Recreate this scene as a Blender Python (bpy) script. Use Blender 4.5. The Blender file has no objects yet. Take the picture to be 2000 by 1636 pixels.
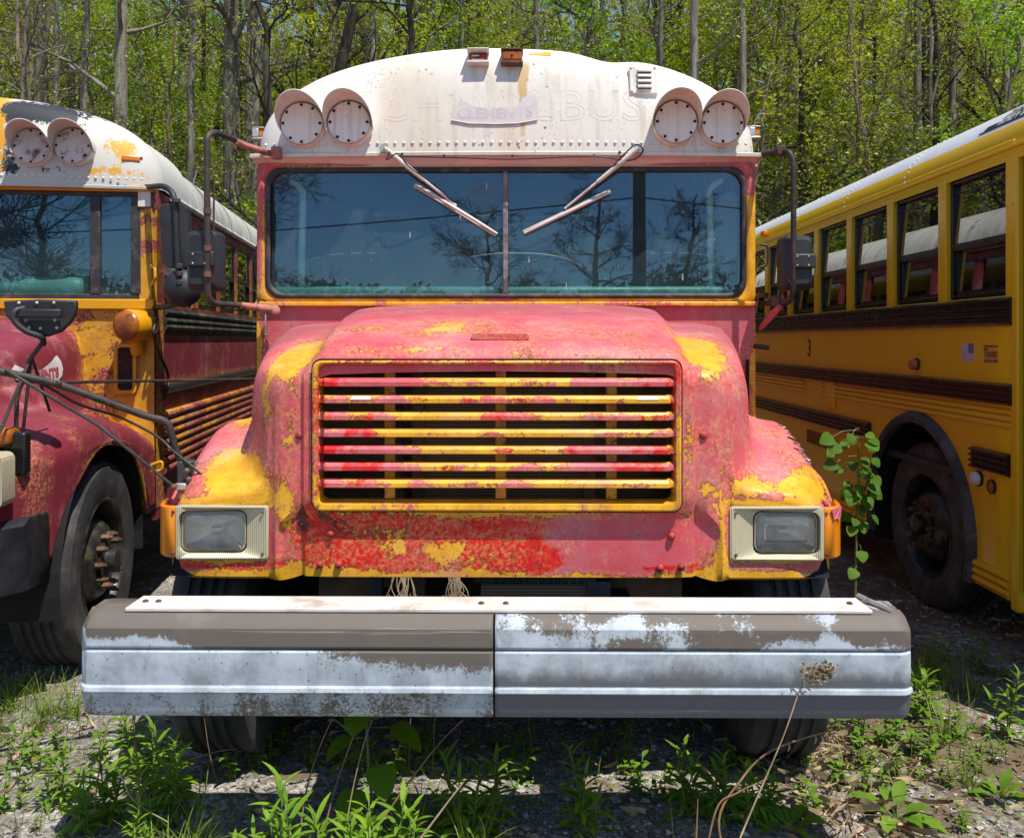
import bpy, bmesh, math, random
import numpy as np
from mathutils import Vector, Matrix, noise
R = math.radians
sc = bpy.context.scene
COL = sc.collection

# ------------------------------------------------------------------ camera, sky, sun, exposure
CAM_H = 1.62
cam_d = bpy.data.cameras.new('camera'); cam = bpy.data.objects.new('camera', cam_d); COL.objects.link(cam)
cam.location = (0, 0, CAM_H); cam.rotation_euler = (R(90), 0, 0)
cam_d.sensor_width = 36; cam_d.lens = 30.94; cam_d.shift_y = -0.077
cam_d.clip_start = 0.05; cam_d.clip_end = 2000
sc.camera = cam
SUN_L = Vector((-0.30, 0.36, -1.0)).normalized()      # the way the sunlight travels
wd = bpy.data.worlds.new('World'); sc.world = wd; wd.use_nodes = True
wn = wd.node_tree.nodes; wl = wd.node_tree.links; wn.clear()
sky = wn.new('ShaderNodeTexSky'); sky.sky_type = 'NISHITA'; sky.sun_disc = False
sky.sun_elevation = math.asin(-SUN_L.z); sky.sun_rotation = math.atan2(-SUN_L.x, -SUN_L.y)
sky.air_density = 1.0; sky.dust_density = 0.3; sky.ozone_density = 2.5; sky.altitude = 300
bg = wn.new('ShaderNodeBackground'); bg.inputs[1].default_value = 0.12
wo = wn.new('ShaderNodeOutputWorld'); wl.new(sky.outputs[0], bg.inputs[0]); wl.new(bg.outputs[0], wo.inputs[0])
sd = bpy.data.lights.new('sun', 'SUN'); sd.energy = 4.6; sd.angle = R(0.5); sd.color = (1.0, 0.95, 0.87)
so = bpy.data.objects.new('sun', sd); COL.objects.link(so)
so.rotation_euler = SUN_L.to_track_quat('-Z', 'Y').to_euler(); so.location = (6, -6, 20)
sc.view_settings.view_transform = 'Standard'; sc.view_settings.look = 'None'
sc.view_settings.exposure = 0.36; sc.view_settings.gamma = 1; sc.view_settings.use_curve_mapping = False
sc.render.engine = 'CYCLES'
cy = sc.cycles; cy.max_bounces = 7; cy.diffuse_bounces = 3; cy.glossy_bounces = 4
cy.transmission_bounces = 6; cy.transparent_max_bounces = 12; cy.use_denoising = True
cy.caustics_reflective = False; cy.caustics_refractive = False

# ------------------------------------------------------------------ mesh helpers
class MB:
    def __init__(s): s.v = []; s.f = []
    def add(s, vs, fs):
        o = len(s.v); s.v += [tuple(p) for p in vs]; s.f += [tuple(i + o for i in f) for f in fs]; return s
    def box(s, x0, x1, y0, y1, z0, z1):
        return s.add([(x0,y0,z0),(x1,y0,z0),(x1,y1,z0),(x0,y1,z0),(x0,y0,z1),(x1,y0,z1),(x1,y1,z1),(x0,y1,z1)],
            [(0,3,2,1),(4,5,6,7),(0,1,5,4),(1,2,6,5),(2,3,7,6),(3,0,4,7)])
    def obox(s, c, ax, ay, az):          # oriented box from centre and half-axis vectors
        c, ax, ay, az = map(Vector, (c, ax, ay, az)); vs = []
        for k in (-1, 1):
            for i, j in ((-1,-1),(1,-1),(1,1),(-1,1)): vs.append(c + ax*i + ay*j + az*k)
        return s.add(vs, [(0,3,2,1),(4,5,6,7),(0,1,5,4),(1,2,6,5),(2,3,7,6),(3,0,4,7)])
    def grid(s, rows, close_u=False, close_v=False):
        n = len(rows); m = len(rows[0]); o = len(s.v)
        for r in rows: s.v += [tuple(p) for p in r]
        for i in range(n if close_v else n-1):
            for j in range(m if close_u else m-1):
                a = o+i*m+j; b = o+i*m+(j+1)%m; c = o+((i+1)%n)*m+(j+1)%m; d = o+((i+1)%n)*m+j
                s.f.append((a, b, c, d))
        return s
    def tube(s, pts, r, n=10, caps=True):
        pts = [Vector(p) for p in pts]; rs = r if isinstance(r, (list, tuple)) else [r]*len(pts)
        rows = []; up = None
        for i, p in enumerate(pts):
            t = (pts[min(i+1, len(pts)-1)] - pts[max(i-1, 0)]).normalized()
            if up is None: up = Vector((0,0,1)) if abs(t.z) < 0.9 else Vector((1,0,0))
            a = t.cross(up)
            if a.length < 1e-4: a = t.cross(Vector((0.3,1,0.2)))
            a.normalize(); b = a.cross(t).normalized(); up = b
            rows.append([p + (a*math.cos(2*math.pi*k/n) + b*math.sin(2*math.pi*k/n))*rs[i] for k in range(n)])
        o = len(s.v); s.grid(rows, close_u=True)
        if caps:
            s.f.append(tuple(o+k for k in range(n))[::-1]); s.f.append(tuple(o+(len(rows)-1)*n+k for k in range(n)))
        return s
    def cyl(s, p0, p1, r, n=16): return s.tube([p0, p1], r, n)
    def lathe(s, prof, M, n=32, close=False):   # prof (r, h) round local z, M places it
        rows = [[M @ Vector((r*math.cos(2*math.pi*k/n), r*math.sin(2*math.pi*k/n), h)) for k in range(n)] for r, h in prof]
        return s.grid(rows, close_u=True, close_v=close)
    def dome(s, c, axis, r, h, n=8):
        M = place(c, axis); prof = [(r, 0), (r*0.9, h*0.5), (r*0.55, h*0.88), (0.0005, h)]
        return s.lathe(prof, M, n)
    def poly(s, pts): return s.add(pts, [tuple(range(len(pts)))])
    def prism(s, pts, d):                # polygon pts swept by vector d
        d = Vector(d); n = len(pts); a = [Vector(p) for p in pts]
        fs = [tuple(range(n))[::-1], tuple(range(n, 2*n))] + [(i, (i+1)%n, n+(i+1)%n, n+i) for i in range(n)]
        return s.add(a + [p + d for p in a], fs)
    def mesh(s, name):
        me = bpy.data.meshes.new(name); me.from_pydata(s.v, [], s.f); me.validate(); me.update(); return me
    def build(s, name, mat, parent=None, smooth=None, bevel=0, solid=0, seg=2, fix=True):
        me = s.mesh(name)
        if fix:
            bm = bmesh.new(); bm.from_mesh(me); bmesh.ops.recalc_face_normals(bm, faces=bm.faces); bm.to_mesh(me); bm.free()
        me.materials.append(mat)
        if smooth is not None:
            me.polygons.foreach_set('use_smooth', [True]*len(me.polygons))
            if smooth < 179: me.set_sharp_from_angle(angle=R(smooth))
        o = bpy.data.objects.new(name, me); COL.objects.link(o)
        if parent is not None: o.parent = parent
        if solid:
            m = o.modifiers.new('solid', 'SOLIDIFY'); m.thickness = abs(solid); m.offset = -1 if solid > 0 else 1
        if bevel:
            m = o.modifiers.new('bevel', 'BEVEL'); m.width = bevel; m.segments = seg; m.limit_method = 'ANGLE'; m.angle_limit = R(35)
            if smooth is None:
                me.polygons.foreach_set('use_smooth', [True]*len(me.polygons)); me.set_sharp_from_angle(angle=R(30)); m.harden_normals = False
        return o

def place(c, axis):
    return Matrix.Translation(Vector(c)) @ Vector(axis).normalized().to_track_quat('Z', 'Y').to_matrix().to_4x4()
def empty(name, loc, rz=0):
    o = bpy.data.objects.new(name, None); COL.objects.link(o); o.location = loc; o.rotation_euler = (0, 0, rz); o.empty_display_size = .2; return o
def tag(o, label=None, cat=None, group=None, kind=None):
    if label: o['label'] = label
    if cat: o['category'] = cat
    if group: o['group'] = group
    if kind: o['kind'] = kind
    return o
def fillet(pts, r, n=6):
    pts = [Vector(p) for p in pts]; out = [pts[0]]
    for a, b, c in zip(pts, pts[1:], pts[2:]):
        d = min(r, (a-b).length*.48, (c-b).length*.48); p = b + (a-b).normalized()*d; q = b + (c-b).normalized()*d
        for k in range(n+1):
            t = k/n; out.append(p*(1-t)**2 + b*2*t*(1-t) + q*t*t)
    return out + [pts[-1]]
def lerp(a, b, t): return a + (b-a)*t
def interp(x, tab):
    if x <= tab[0][0]: return tab[0][1]
    for (a, p), (b, q) in zip(tab, tab[1:]):
        if x <= b:
            t = (x-a)/(b-a); return lerp(p, q, t)
    return tab[-1][1]
def crom(pts, n):                        # Catmull-Rom through 2D or 3D points, n spans each
    out = []; P = [Vector(p) for p in pts]
    for i in range(len(P)-1):
        a = P[i-1] if i else P[0]*2-P[1]; b = P[i]; c = P[i+1]; d = P[i+2] if i+2 < len(P) else P[-1]*2-P[-2]
        for k in range(n):
            t = k/n; out.append(.5*((2*b) + (c-a)*t + (2*a-5*b+4*c-d)*t*t + (3*b-a-3*c+d)*t**3))
    return out + [P[-1]]
def rrect(x0, x1, z0, z1, r, n=6):       # rounded rectangle, counter-clockwise
    o = []
    for cx, cz, a in ((x1-r, z1-r, 0), (x0+r, z1-r, 90), (x0+r, z0+r, 180), (x1-r, z0+r, 270)):
        for k in range(n+1):
            t = R(a + 90*k/n); o.append((cx + r*math.cos(t), cz + r*math.sin(t)))
    return o
def attrs(o, fn, names=('wy', 'wr', 'wm')):
    me = o.data; n = len(me.vertices); A = [[0.0]*n for _ in names]
    for i, v in enumerate(me.vertices):
        for k, val in enumerate(fn(v.co.x, v.co.y, v.co.z)): A[k][i] = val
    for nm, arr in zip(names, A):
        at = me.attributes.new(nm, 'FLOAT', 'POINT'); at.data.foreach_set('value', arr)
    return o
def blob(x, z, L):
    s = 0.0
    for cx, cz, rx, rz, a in L:
        d = ((x-cx)/rx)**2 + ((z-cz)/rz)**2
        if d < 6: s += a*math.exp(-d)
    return s
def text_verts(body, size, shear=0, ext=0.0, font_offset=0.0, align='CENTER', cuts=0, outline=0):
    cu = bpy.data.curves.new('lettering', 'FONT'); cu.body = body; cu.size = size; cu.shear = shear
    cu.extrude = ext; cu.offset = font_offset; cu.align_x = align; cu.align_y = 'CENTER'; cu.resolution_u = 3
    if outline: cu.fill_mode = 'NONE'; cu.bevel_depth = outline; cu.bevel_resolution = 0
    ob = bpy.data.objects.new('lettering', cu); COL.objects.link(ob)
    dg = bpy.context.evaluated_depsgraph_get(); dg.update(); me = bpy.data.meshes.new_from_object(ob.evaluated_get(dg))
    if cuts:
        bm = bmesh.new(); bm.from_mesh(me); bmesh.ops.triangulate(bm, faces=bm.faces); bmesh.ops.subdivide_edges(bm, edges=bm.edges, cuts=cuts); bm.to_mesh(me); bm.free()
    v = [tuple(p.co) for p in me.vertices]; f = [tuple(p.vertices) for p in me.polygons]
    bpy.data.objects.remove(ob); bpy.data.curves.remove(cu); bpy.data.meshes.remove(me)
    return v, f

# ------------------------------------------------------------------ material helpers
class MT:
    def __init__(s, name):
        s.m = bpy.data.materials.new(name); s.m.use_nodes = True; s.t = s.m.node_tree; s.t.nodes.clear()
        s.out = s.t.nodes.new('ShaderNodeOutputMaterial'); s._c = None
    def n(s, ty, **kw):
        nd = s.t.nodes.new(ty)
        for k, v in kw.items(): setattr(nd, k, v)
        return nd
    def put(s, sock, v):
        if v is None: return
        if isinstance(v, bpy.types.NodeSocket): s.t.links.new(v, sock)
        elif isinstance(v, (tuple, list)):
            sock.default_value = (*v, 1) if len(v) == 3 and len(sock.default_value) == 4 else v
        else: sock.default_value = v
    def co(s, kind='Object', scale=None):
        if s._c is None: s._c = s.n('ShaderNodeTexCoord')
        c = s._c.outputs[kind]
        if scale is not None:
            m = s.n('ShaderNodeMapping'); s.put(m.inputs[0], c); m.inputs['Scale'].default_value = scale; c = m.outputs[0]
        return c
    def noise(s, scale, detail=4, rough=.55, co=None, dist=0):
        nd = s.n('ShaderNodeTexNoise'); s.put(nd.inputs['Vector'], co if co is not None else s.co())
        nd.inputs['Scale'].default_value = scale; nd.inputs['Detail'].default_value = detail
        nd.inputs['Roughness'].default_value = rough; nd.inputs['Distortion'].default_value = dist; return nd.outputs['Fac']
    def vor(s, scale, feature='F1', out='Distance', co=None, rnd=1):
        nd = s.n('ShaderNodeTexVoronoi', feature=feature); s.put(nd.inputs['Vector'], co if co is not None else s.co())
        nd.inputs['Scale'].default_value = scale; nd.inputs['Randomness'].default_value = rnd; return nd.outputs[out]
    def math(s, op, a, b=None, c=None, clamp=False):
        nd = s.n('ShaderNodeMath', operation=op, use_clamp=clamp); s.put(nd.inputs[0], a); s.put(nd.inputs[1], b)
        if c is not None: s.put(nd.inputs[2], c)
        return nd.outputs[0]
    def step(s, x, lo, hi, a=0.0, b=1.0):
        nd = s.n('ShaderNodeMapRange', interpolation_type='SMOOTHSTEP'); s.put(nd.inputs[0], x)
        nd.inputs[1].default_value = lo; nd.inputs[2].default_value = hi; nd.inputs[3].default_value = a; nd.inputs[4].default_value = b
        return nd.outputs[0]
    def mix(s, f, a, b, mode='MIX'):
        nd = s.n('ShaderNodeMix', data_type='RGBA', blend_type=mode); s.put(nd.inputs[0], f); s.put(nd.inputs[6], a); s.put(nd.inputs[7], b); return nd.outputs[2]
    def ramp(s, f, stops):
        nd = s.n('ShaderNodeValToRGB'); s.put(nd.inputs[0], f); e = nd.color_ramp.elements
        while len(e) < len(stops): e.new(.5)
        for el, (p, c) in zip(e, stops): el.position = p; el.color = (*c, 1)
        return nd.outputs[0]
    def attr(s, name):
        nd = s.n('ShaderNodeAttribute'); nd.attribute_name = name; return nd.outputs['Fac']
    def sep(s, co=None):
        nd = s.n('ShaderNodeSeparateXYZ'); s.put(nd.inputs[0], co if co is not None else s.co()); return nd.outputs
    def bump(s, h, strength=.3, dist=.01, nrm=None):
        nd = s.n('ShaderNodeBump'); nd.inputs['Strength'].default_value = strength; nd.inputs['Distance'].default_value = dist
        s.put(nd.inputs['Height'], h); s.put(nd.inputs['Normal'], nrm); return nd.outputs[0]
    def bsdf(s, col, rough=.6, metal=0.0, nrm=None, spec=None, **kw):
        nd = s.n('ShaderNodeBsdfPrincipled'); s.put(nd.inputs['Base Color'], col); s.put(nd.inputs['Roughness'], rough)
        s.put(nd.inputs['Metallic'], metal); s.put(nd.inputs['Normal'], nrm)
        if spec is not None: s.put(nd.inputs['Specular IOR Level'], spec)
        for k, v in kw.items(): s.put(nd.inputs[k.replace('_', ' ')], v)
        return nd.outputs[0]
    def done(s, sh): s.t.links.new(sh, s.out.inputs[0]); return s.m

def simple(name, col, rough=.6, metal=0.0, var=.25, scale=6, bump=.0, grime=None, gscale=3, spec=None, bscale=60):
    t = MT(name); n = t.noise(scale, 5, .6)
    c = t.mix(t.step(n, .3, .7), tuple(x*(1-var) for x in col), tuple(min(1, x*(1+var)) for x in col))
    if grime is not None:
        g = t.step(t.noise(gscale, 8, .68), .5, .66); c = t.mix(g, c, grime)
    nr = t.bump(t.noise(bscale, 4), bump, .004) if bump else None
    rr = t.math('ADD', t.math('MULTIPLY', t.noise(scale*2.3, 4), .25), rough-.12)
    return t.done(t.bsdf(c, rr, metal, nr, spec))

YEL = (.80, .40, .012); YEL_D = (.62, .26, .01)
def peeling(name, top, deep, yel=YEL, faded=(.42, .13, .14), var=.16):
    """old paint: a faded red coat over school-bus yellow, with deeper red, grime and moss; the wear maps wy, wr, wm live on the mesh"""
    t = MT(name)
    wy, wr, wm = t.attr('wy'), t.attr('wr'), t.attr('wm')
    big = t.noise(3.0, 9, .68); med = t.noise(10, 10, .74, dist=.5); fine = t.noise(75, 7, .74); vfine = t.noise(260, 3, .7)
    streak = t.noise(7, 8, .7, t.co(scale=(.7, .7, 2.4)))
    k = t.math('ADD', t.math('MULTIPLY', t.math('SUBTRACT', big, .5), 1.25), t.math('MULTIPLY', t.math('SUBTRACT', med, .5), 1.15))
    k = t.math('ADD', k, t.math('MULTIPLY', t.math('SUBTRACT', streak, .5), .5))
    k2 = t.math('MULTIPLY', t.math('SUBTRACT', fine, .5), .75)
    y0 = t.math('ADD', t.math('ADD', wy, k), k2)
    ymask = t.step(y0, .50, .53); yedge = t.math('SUBTRACT', t.step(y0, .45, .49), t.step(y0, .50, .53))
    ysoft = t.step(t.math('ADD', wy, k), .08, .52)
    r0 = t.math('ADD', wr, t.math('ADD', t.math('MULTIPLY', t.math('SUBTRACT', t.noise(7.5, 10, .74, dist=.4), .5), 1.7), t.math('MULTIPLY', k2, .55)))
    rmask = t.step(r0, .42, .56)
    red = t.mix(t.step(t.noise(4.5, 8, .7), .34, .68), top, faded)
    red = t.mix(t.step(t.noise(17, 9, .78), .54, .74, 0, .6), red, tuple(min(1, c*1.22+.07) for c in top))
    red = t.mix(t.step(t.noise(1.6, 6, .7), .52, .68, 0, .5), red, tuple(c*k_ for c, k_ in zip(top, (.72, .6, .75))))
    red = t.mix(t.step(vfine, .54, .70, 0, .38), red, tuple(c*.45 for c in top))
    red = t.mix(t.step(t.math('ADD', t.attr('wd'), t.math('MULTIPLY', t.math('SUBTRACT', streak, .5), 1.6)), .15, .85, 0, .85), red, tuple(lerp(c_, g_, .62) for c_, g_ in zip(top, (.20, .10, .11))))
    red = t.mix(rmask, red, t.mix(t.step(t.noise(30, 7, .75), .5, .66, 0, .6), deep, tuple(c*.4 for c in deep)))
    yel2 = t.mix(t.step(t.noise(9, 8, .74), .35, .7), tuple(c*.86 for c in yel), tuple(min(1, c*1.12+.03) for c in yel))
    yel2 = t.mix(t.step(t.noise(120, 4, .7), .58, .70, 0, .6), yel2, (.55, .10, .03))
    yel2 = t.mix(t.step(t.noise(10, 10, .8), .50, .64, 0, .62), yel2, tuple(lerp(a_, b_, .55) for a_, b_ in zip(yel, top)))
    stip = t.math('MULTIPLY', ysoft, t.step(fine, .44, .60))
    c = t.mix(t.math('MULTIPLY', stip, .8), red, tuple(lerp(a_, b_, .5) for a_, b_ in zip(yel, (.85, .38, .25))))
    c = t.mix(ymask, c, yel2)
    c = t.mix(t.math('MULTIPLY', yedge, t.step(med, .42, .54)), c, (.13, .025, .018))  # dark line along the peel edge, its shadow put into the colour
    # chips and cracks with dark rims
    ch = t.vor(26, 'DISTANCE_TO_EDGE', 'Distance', t.co(scale=(1, 1, .8)))
    crack = t.math('MULTIPLY', t.step(ch, .030, .004), t.step(t.noise(6, 7, .74), .54, .64))
    c = t.mix(t.math('MULTIPLY', crack, .75), c, (.09, .02, .015))
    m0 = t.math('ADD', wm, t.math('ADD', t.math('MULTIPLY', t.math('SUBTRACT', t.noise(22, 10, .76), .5), 1.5), t.math('MULTIPLY', t.math('SUBTRACT', med, .5), .5)))
    mm = t.step(m0, .5, .62)
    moss = t.mix(t.step(t.noise(34, 6, .7), .4, .62), (.055, .020, .014), (.20, .045, .022))
    moss = t.mix(t.step(t.noise(48, 4), .62, .68), moss, (.13, .12, .05))
    c = t.mix(mm, c, moss)
    grit = t.math('MULTIPLY', t.step(t.vor(130), .30, .16), t.step(t.noise(8, 8, .76), .47, .60)); c = t.mix(t.math('MULTIPLY', grit, .7), c, (.15, .045, .035))
    run = t.noise(9, 8, .74, t.co(scale=(1.3, 1.3, .16))); c = t.mix(t.step(run, .55, .70, 0, .5), c, (.30, .10, .09))
    haz = t.noise(2.6, 9, .72); c = t.mix(t.step(haz, .52, .72, 0, .42), c, (.70, .36, .34))
    spk = t.math('MULTIPLY', t.step(t.vor(58), .22, .10), t.step(t.noise(5, 7, .76), .49, .60))
    c = t.mix(spk, c, t.mix(t.step(t.noise(30, 2), .4, .6), (.07, .03, .02), (.34, .33, .2)))
    h = t.math('SUBTRACT', 1.0, ymask); h = t.math('SUBTRACT', h, t.math('MULTIPLY', crack, .6))
    h = t.math('ADD', h, t.math('MULTIPLY', fine, .35)); h = t.math('ADD', h, t.math('MULTIPLY', mm, .5))
    nr = t.bump(h, .55, .003); nr = t.bump(t.noise(5, 3), .12, .02, nr)
    ro = t.math('ADD', t.math('MULTIPLY', ymask, -.16), t.math('ADD', t.math('MULTIPLY', mm, .2), .56))
    return t.done(t.bsdf(c, ro, 0, nr, .38))

M = {}
M['paint'] = peeling('peeling_red_paint', (.62, .072, .092), (.68, .006, .008), faded=(.56, .15, .175))
M['paint_dark'] = peeling('peeling_maroon_paint', (.235, .020, .040), (.17, .008, .014), (.62, .30, .01), (.17, .025, .035))

def white_cap(name, rust=True, amt=0.0, warm=(.76, .715, .655)):
    t = MT(name); n1 = t.noise(2.2, 8, .6, t.co(scale=(1, 1, .28))); n2 = t.noise(9, 9, .7)
    c = t.mix(t.step(n1, .42, .75), warm, tuple(a*b for a, b in zip(warm, (.84, .76, .64))))
    c = t.mix(t.step(n2, .6, .8, 0, .5), c, (.55, .50, .42))
    st = t.noise(6, 6, .7, t.co(scale=(3.2, 3.2, .12)))
    c = t.mix(t.step(st, .50, .66, 0, .65), c, (.56, .50, .41))
    sp = t.math('MULTIPLY', t.step(t.vor(22), .19, .09), t.step(t.noise(3.5, 7, .74), .50, .58))
    c = t.mix(sp, c, t.mix(t.step(t.noise(12, 2), .45, .55), (.16, .14, .10), (.34, .33, .16)))
    sp2 = t.math('MULTIPLY', t.step(t.vor(75), .28, .14), t.step(t.noise(7, 7, .74), .52, .60)); c = t.mix(sp2, c, (.24, .21, .16))
    if rust:
        wy = t.attr('wy'); ru = t.step(t.math('ADD', wy, t.math('MULTIPLY', t.math('SUBTRACT', t.noise(14, 8, .72, t.co(scale=(1, 1, .35))), .5), .55)), .32, .75)
        c = t.mix(t.math('MULTIPLY', ru, .85), c, (.56, .36, .13))
        wm = t.attr('wm'); mo = t.step(t.math('ADD', wm, t.math('MULTIPLY', t.math('SUBTRACT', t.noise(42, 8, .75), .5), 1.6)), .55, .62)
        c = t.mix(mo, c, (.10, .085, .05))
    return t.done(t.bsdf(c, .52, 0, t.bump(t.noise(3.2, 3), .12, .02), .3))
M['cap'] = white_cap('chalky_white_paint')
M['whitepaint'] = white_cap('plain_white_paint', False, warm=(.78, .75, .70))
M['cover'] = white_cap('disc_white_paint', False, warm=(.85, .81, .775))

def cap_left():
    t = MT('flaking_white_yellow_black_paint'); wy, wr, wm = t.attr('wy'), t.attr('wr'), t.attr('wm')
    k = t.math('ADD', t.math('MULTIPLY', t.math('SUBTRACT', t.noise(8, 10, .78, dist=.4), .5), 1.9), t.math('MULTIPLY', t.math('SUBTRACT', t.noise(40, 6, .75), .5), 1.2))
    c = t.mix(t.noise(4, 6), (.62, .60, .55), (.48, .46, .41))
    c = t.mix(t.step(t.math('ADD', wr, k), .5, .54), c, (.018, .02, .028))
    c = t.mix(t.step(t.math('ADD', wy, k), .5, .54), c, (.66, .33, .02))
    c = t.mix(t.step(t.math('ADD', wm, k), .5, .56), c, (.10, .09, .06))
    return t.done(t.bsdf(c, .6, 0, t.bump(t.noise(60, 4), .15, .004)))
M['cap_left'] = cap_left()

def dirty_roof():
    t = MT('stained_grey_white_roof'); z = t.co(scale=(1.2, 5, .5))
    c = t.mix(t.step(t.noise(3, 9, .68, z), .35, .68), (.56, .55, .50), (.36, .345, .29))
    c = t.mix(t.step(t.noise(1.7, 8, .7), .58, .72), c, (.19, .18, .12))
    wr = t.attr('wr'); c = t.mix(t.step(t.math('ADD', wr, t.math('MULTIPLY', t.math('SUBTRACT', t.noise(4, 9, .74), .5), 1.6)), .52, .56), c, (.25, .05, .045))
    return t.done(t.bsdf(c, .62, 0, t.bump(t.noise(30, 4), .12, .005)))
M['dirty_roof'] = dirty_roof()

def yellow_body(name, base, dirt=.5):
    t = MT(name); c = t.mix(t.noise(2.5, 5), tuple(x*.9 for x in base), base)
    c = t.mix(t.step(t.noise(5, 9, .72, t.co(scale=(1, .6, 2))), .6, .75, 0, dirt), c, (.16, .085, .02))
    c = t.mix(t.step(t.noise(60, 4, .7), .66, .74, 0, dirt), c, (.12, .05, .02))
    return t.done(t.bsdf(c, .24, 0, t.bump(t.noise(2.2, 2, .5, t.co(scale=(1, .8, 2.2))), .10, .03), .45))
M['yellow'] = yellow_body('bus_yellow', (.86, .48, .010))
M['yellow_old'] = yellow_body('aged_bus_yellow', (.72, .34, .01), .8)
M['yellow_in'] = simple('yellow_inner', (.5, .24, .02), .5)
M['roofwhite'] = simple('clean_white_roof', (.62, .63, .65), .4, var=.05)
M['black'] = simple('black_trim', (.014, .014, .016), .42, bump=.1, var=.4)
M['blackgloss'] = simple('black_enamel', (.012, .011, .012), .25, var=.3)
M['mirrorblack'] = simple('mirror_shell_black', (.022, .022, .025), .5, bump=.25, bscale=300)
M['rubber'] = simple('weathered_rubber', (.045, .043, .042), .72, var=.35, bump=.2, grime=(.10, .095, .085), gscale=9)
M['gasket'] = simple('window_gasket', (.03, .026, .028), .6, var=.4, grime=(.10, .07, .07), gscale=14)
M['tyre'] = simple('tyre_rubber', (.040, .039, .040), .78, var=.35, bump=.25, grime=(.085, .08, .072), gscale=6)
M['rust'] = simple('rusty_steel', (.12, .055, .036), .8, var=.5, bump=.4, grime=(.045, .04, .04), gscale=7)
M['tube_rust'] = simple('rust_patched_black_tube', (.034, .026, .023), .6, var=.6, bump=.3, grime=(.11, .05, .03), gscale=8)
M['tube_pink'] = simple('sun_bleached_tube', (.42, .16, .13), .7, var=.4, bump=.3, grime=(.13, .06, .04), gscale=9)
M['darksteel'] = simple('dark_steel', (.06, .058, .058), .5, .4, var=.4, bump=.2)
M['alu'] = simple('worn_aluminium', (.55, .52, .48), .38, .6, var=.2, grime=(.33, .26, .2), gscale=22)
M['chrome'] = simple('dull_chrome', (.7, .7, .7), .2, 1.0, var=.1)
M['hub'] = simple('oily_hub', (.03, .03, .03), .38, .3, var=.6, grime=(.10, .085, .03), gscale=12)
M['nut'] = simple('rusty_nut', (.16, .085, .05), .55, .4, var=.5, bump=.3, bscale=120)
M['bezel'] = None
t = MT('aged_cream_bezel'); w = t.n('ShaderNodeTexWave', wave_type='BANDS', bands_direction='X'); t.put(w.inputs[0], t.co()); w.inputs['Scale'].default_value = 45
c = t.mix(t.noise(9, 6, .7), (.60, .55, .40), (.46, .40, .24)); c = t.mix(t.step(t.noise(26, 8, .75), .62, .7), c, (.2, .14, .07))
M['bezel'] = t.done(t.bsdf(c, .34, 0, t.bump(w.outputs[1], .5, .003)))
t = MT('amber_lens'); w = t.n('ShaderNodeTexWave', wave_type='BANDS', bands_direction='X'); t.put(w.inputs[0], t.co()); w.inputs['Scale'].default_value = 60
c = t.mix(t.noise(14, 5), (.80, .26, .008), (.62, .17, .004))
M['amber'] = t.done(t.bsdf(c, .22, 0, t.bump(w.outputs[1], .35, .003), .5, Subsurface_Weight=.25))
M['amber_dull'] = simple('dull_amber_lens', (.36, .10, .008), .3, var=.4, grime=(.1, .04, .02), gscale=20)
M['red_lens'] = simple('bolt_red', (.38, .03, .03), .6, var=.4, grime=(.08, .03, .02), gscale=40)
M['post_grey'] = simple('worn_grey_strip', (.15, .135, .135), .5, var=.4, grime=(.28, .26, .25), gscale=14)
M['bolt'] = simple('grimy_bolt', (.09, .06, .05), .6, .3, var=.5)
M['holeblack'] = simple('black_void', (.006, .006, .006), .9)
M['whitesticker'] = simple('faded_white_sticker', (.60, .555, .55), .5, var=.06, scale=20)
M['ghost'] = simple('ghost_lettering', (.55, .475, .48), .55, var=.1, scale=10)
M['ghost2'] = simple('ghost_lettering_faint', (.60, .555, .50), .55, var=.04, scale=10)
M['yellow_patch'] = simple('yellow_primer_patch', (.78, .38, .02), .55, var=.1, grime=(.3, .1, .03), gscale=14)
M['plate'] = simple('bleached_white_board', (.66, .60, .545), .6, var=.1, scale=9, bump=.15, grime=(.42, .35, .28), gscale=5)
M['letterblack'] = simple('black_lettering', (.012, .012, .02), .4)
M['letterwhite'] = simple('white_lettering', (.62, .60, .58), .4)
M['letterred'] = simple('red_lettering', (.42, .09, .12), .5)
M['badge'] = simple('faded_red_badge', (.22, .045, .035), .4, grime=(.3, .22, .2), gscale=30)
M['seatgreen'] = simple('green_vinyl', (.07, .19, .155), .45, var=.2)
M['inner'] = simple('interior_grey_green', (.34, .46, .42), .6, var=.2)
M['inner_dark'] = simple('interior_dark', (.03, .034, .033), .7, var=.2)
M['wire'] = simple('black_cable', (.012, .012, .012), .5)
M['wood'] = simple('weathered_pole_wood', (.07, .055, .045), .85, var=.4, bump=.4)
t = MT('radiator_core'); w = t.n('ShaderNodeTexWave', wave_type='BANDS', bands_direction='X'); t.put(w.inputs[0], t.co()); w.inputs['Scale'].default_value = 70
w2 = t.n('ShaderNodeTexWave', wave_type='BANDS', bands_direction='Z'); t.put(w2.inputs[0], t.co()); w2.inputs['Scale'].default_value = 28
M['radiator'] = t.done(t.bsdf(t.mix(t.math('MULTIPLY', w.outputs[1], w2.outputs[1]), (.07, .048, .028), (.36, .25, .14)), .6))
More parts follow.
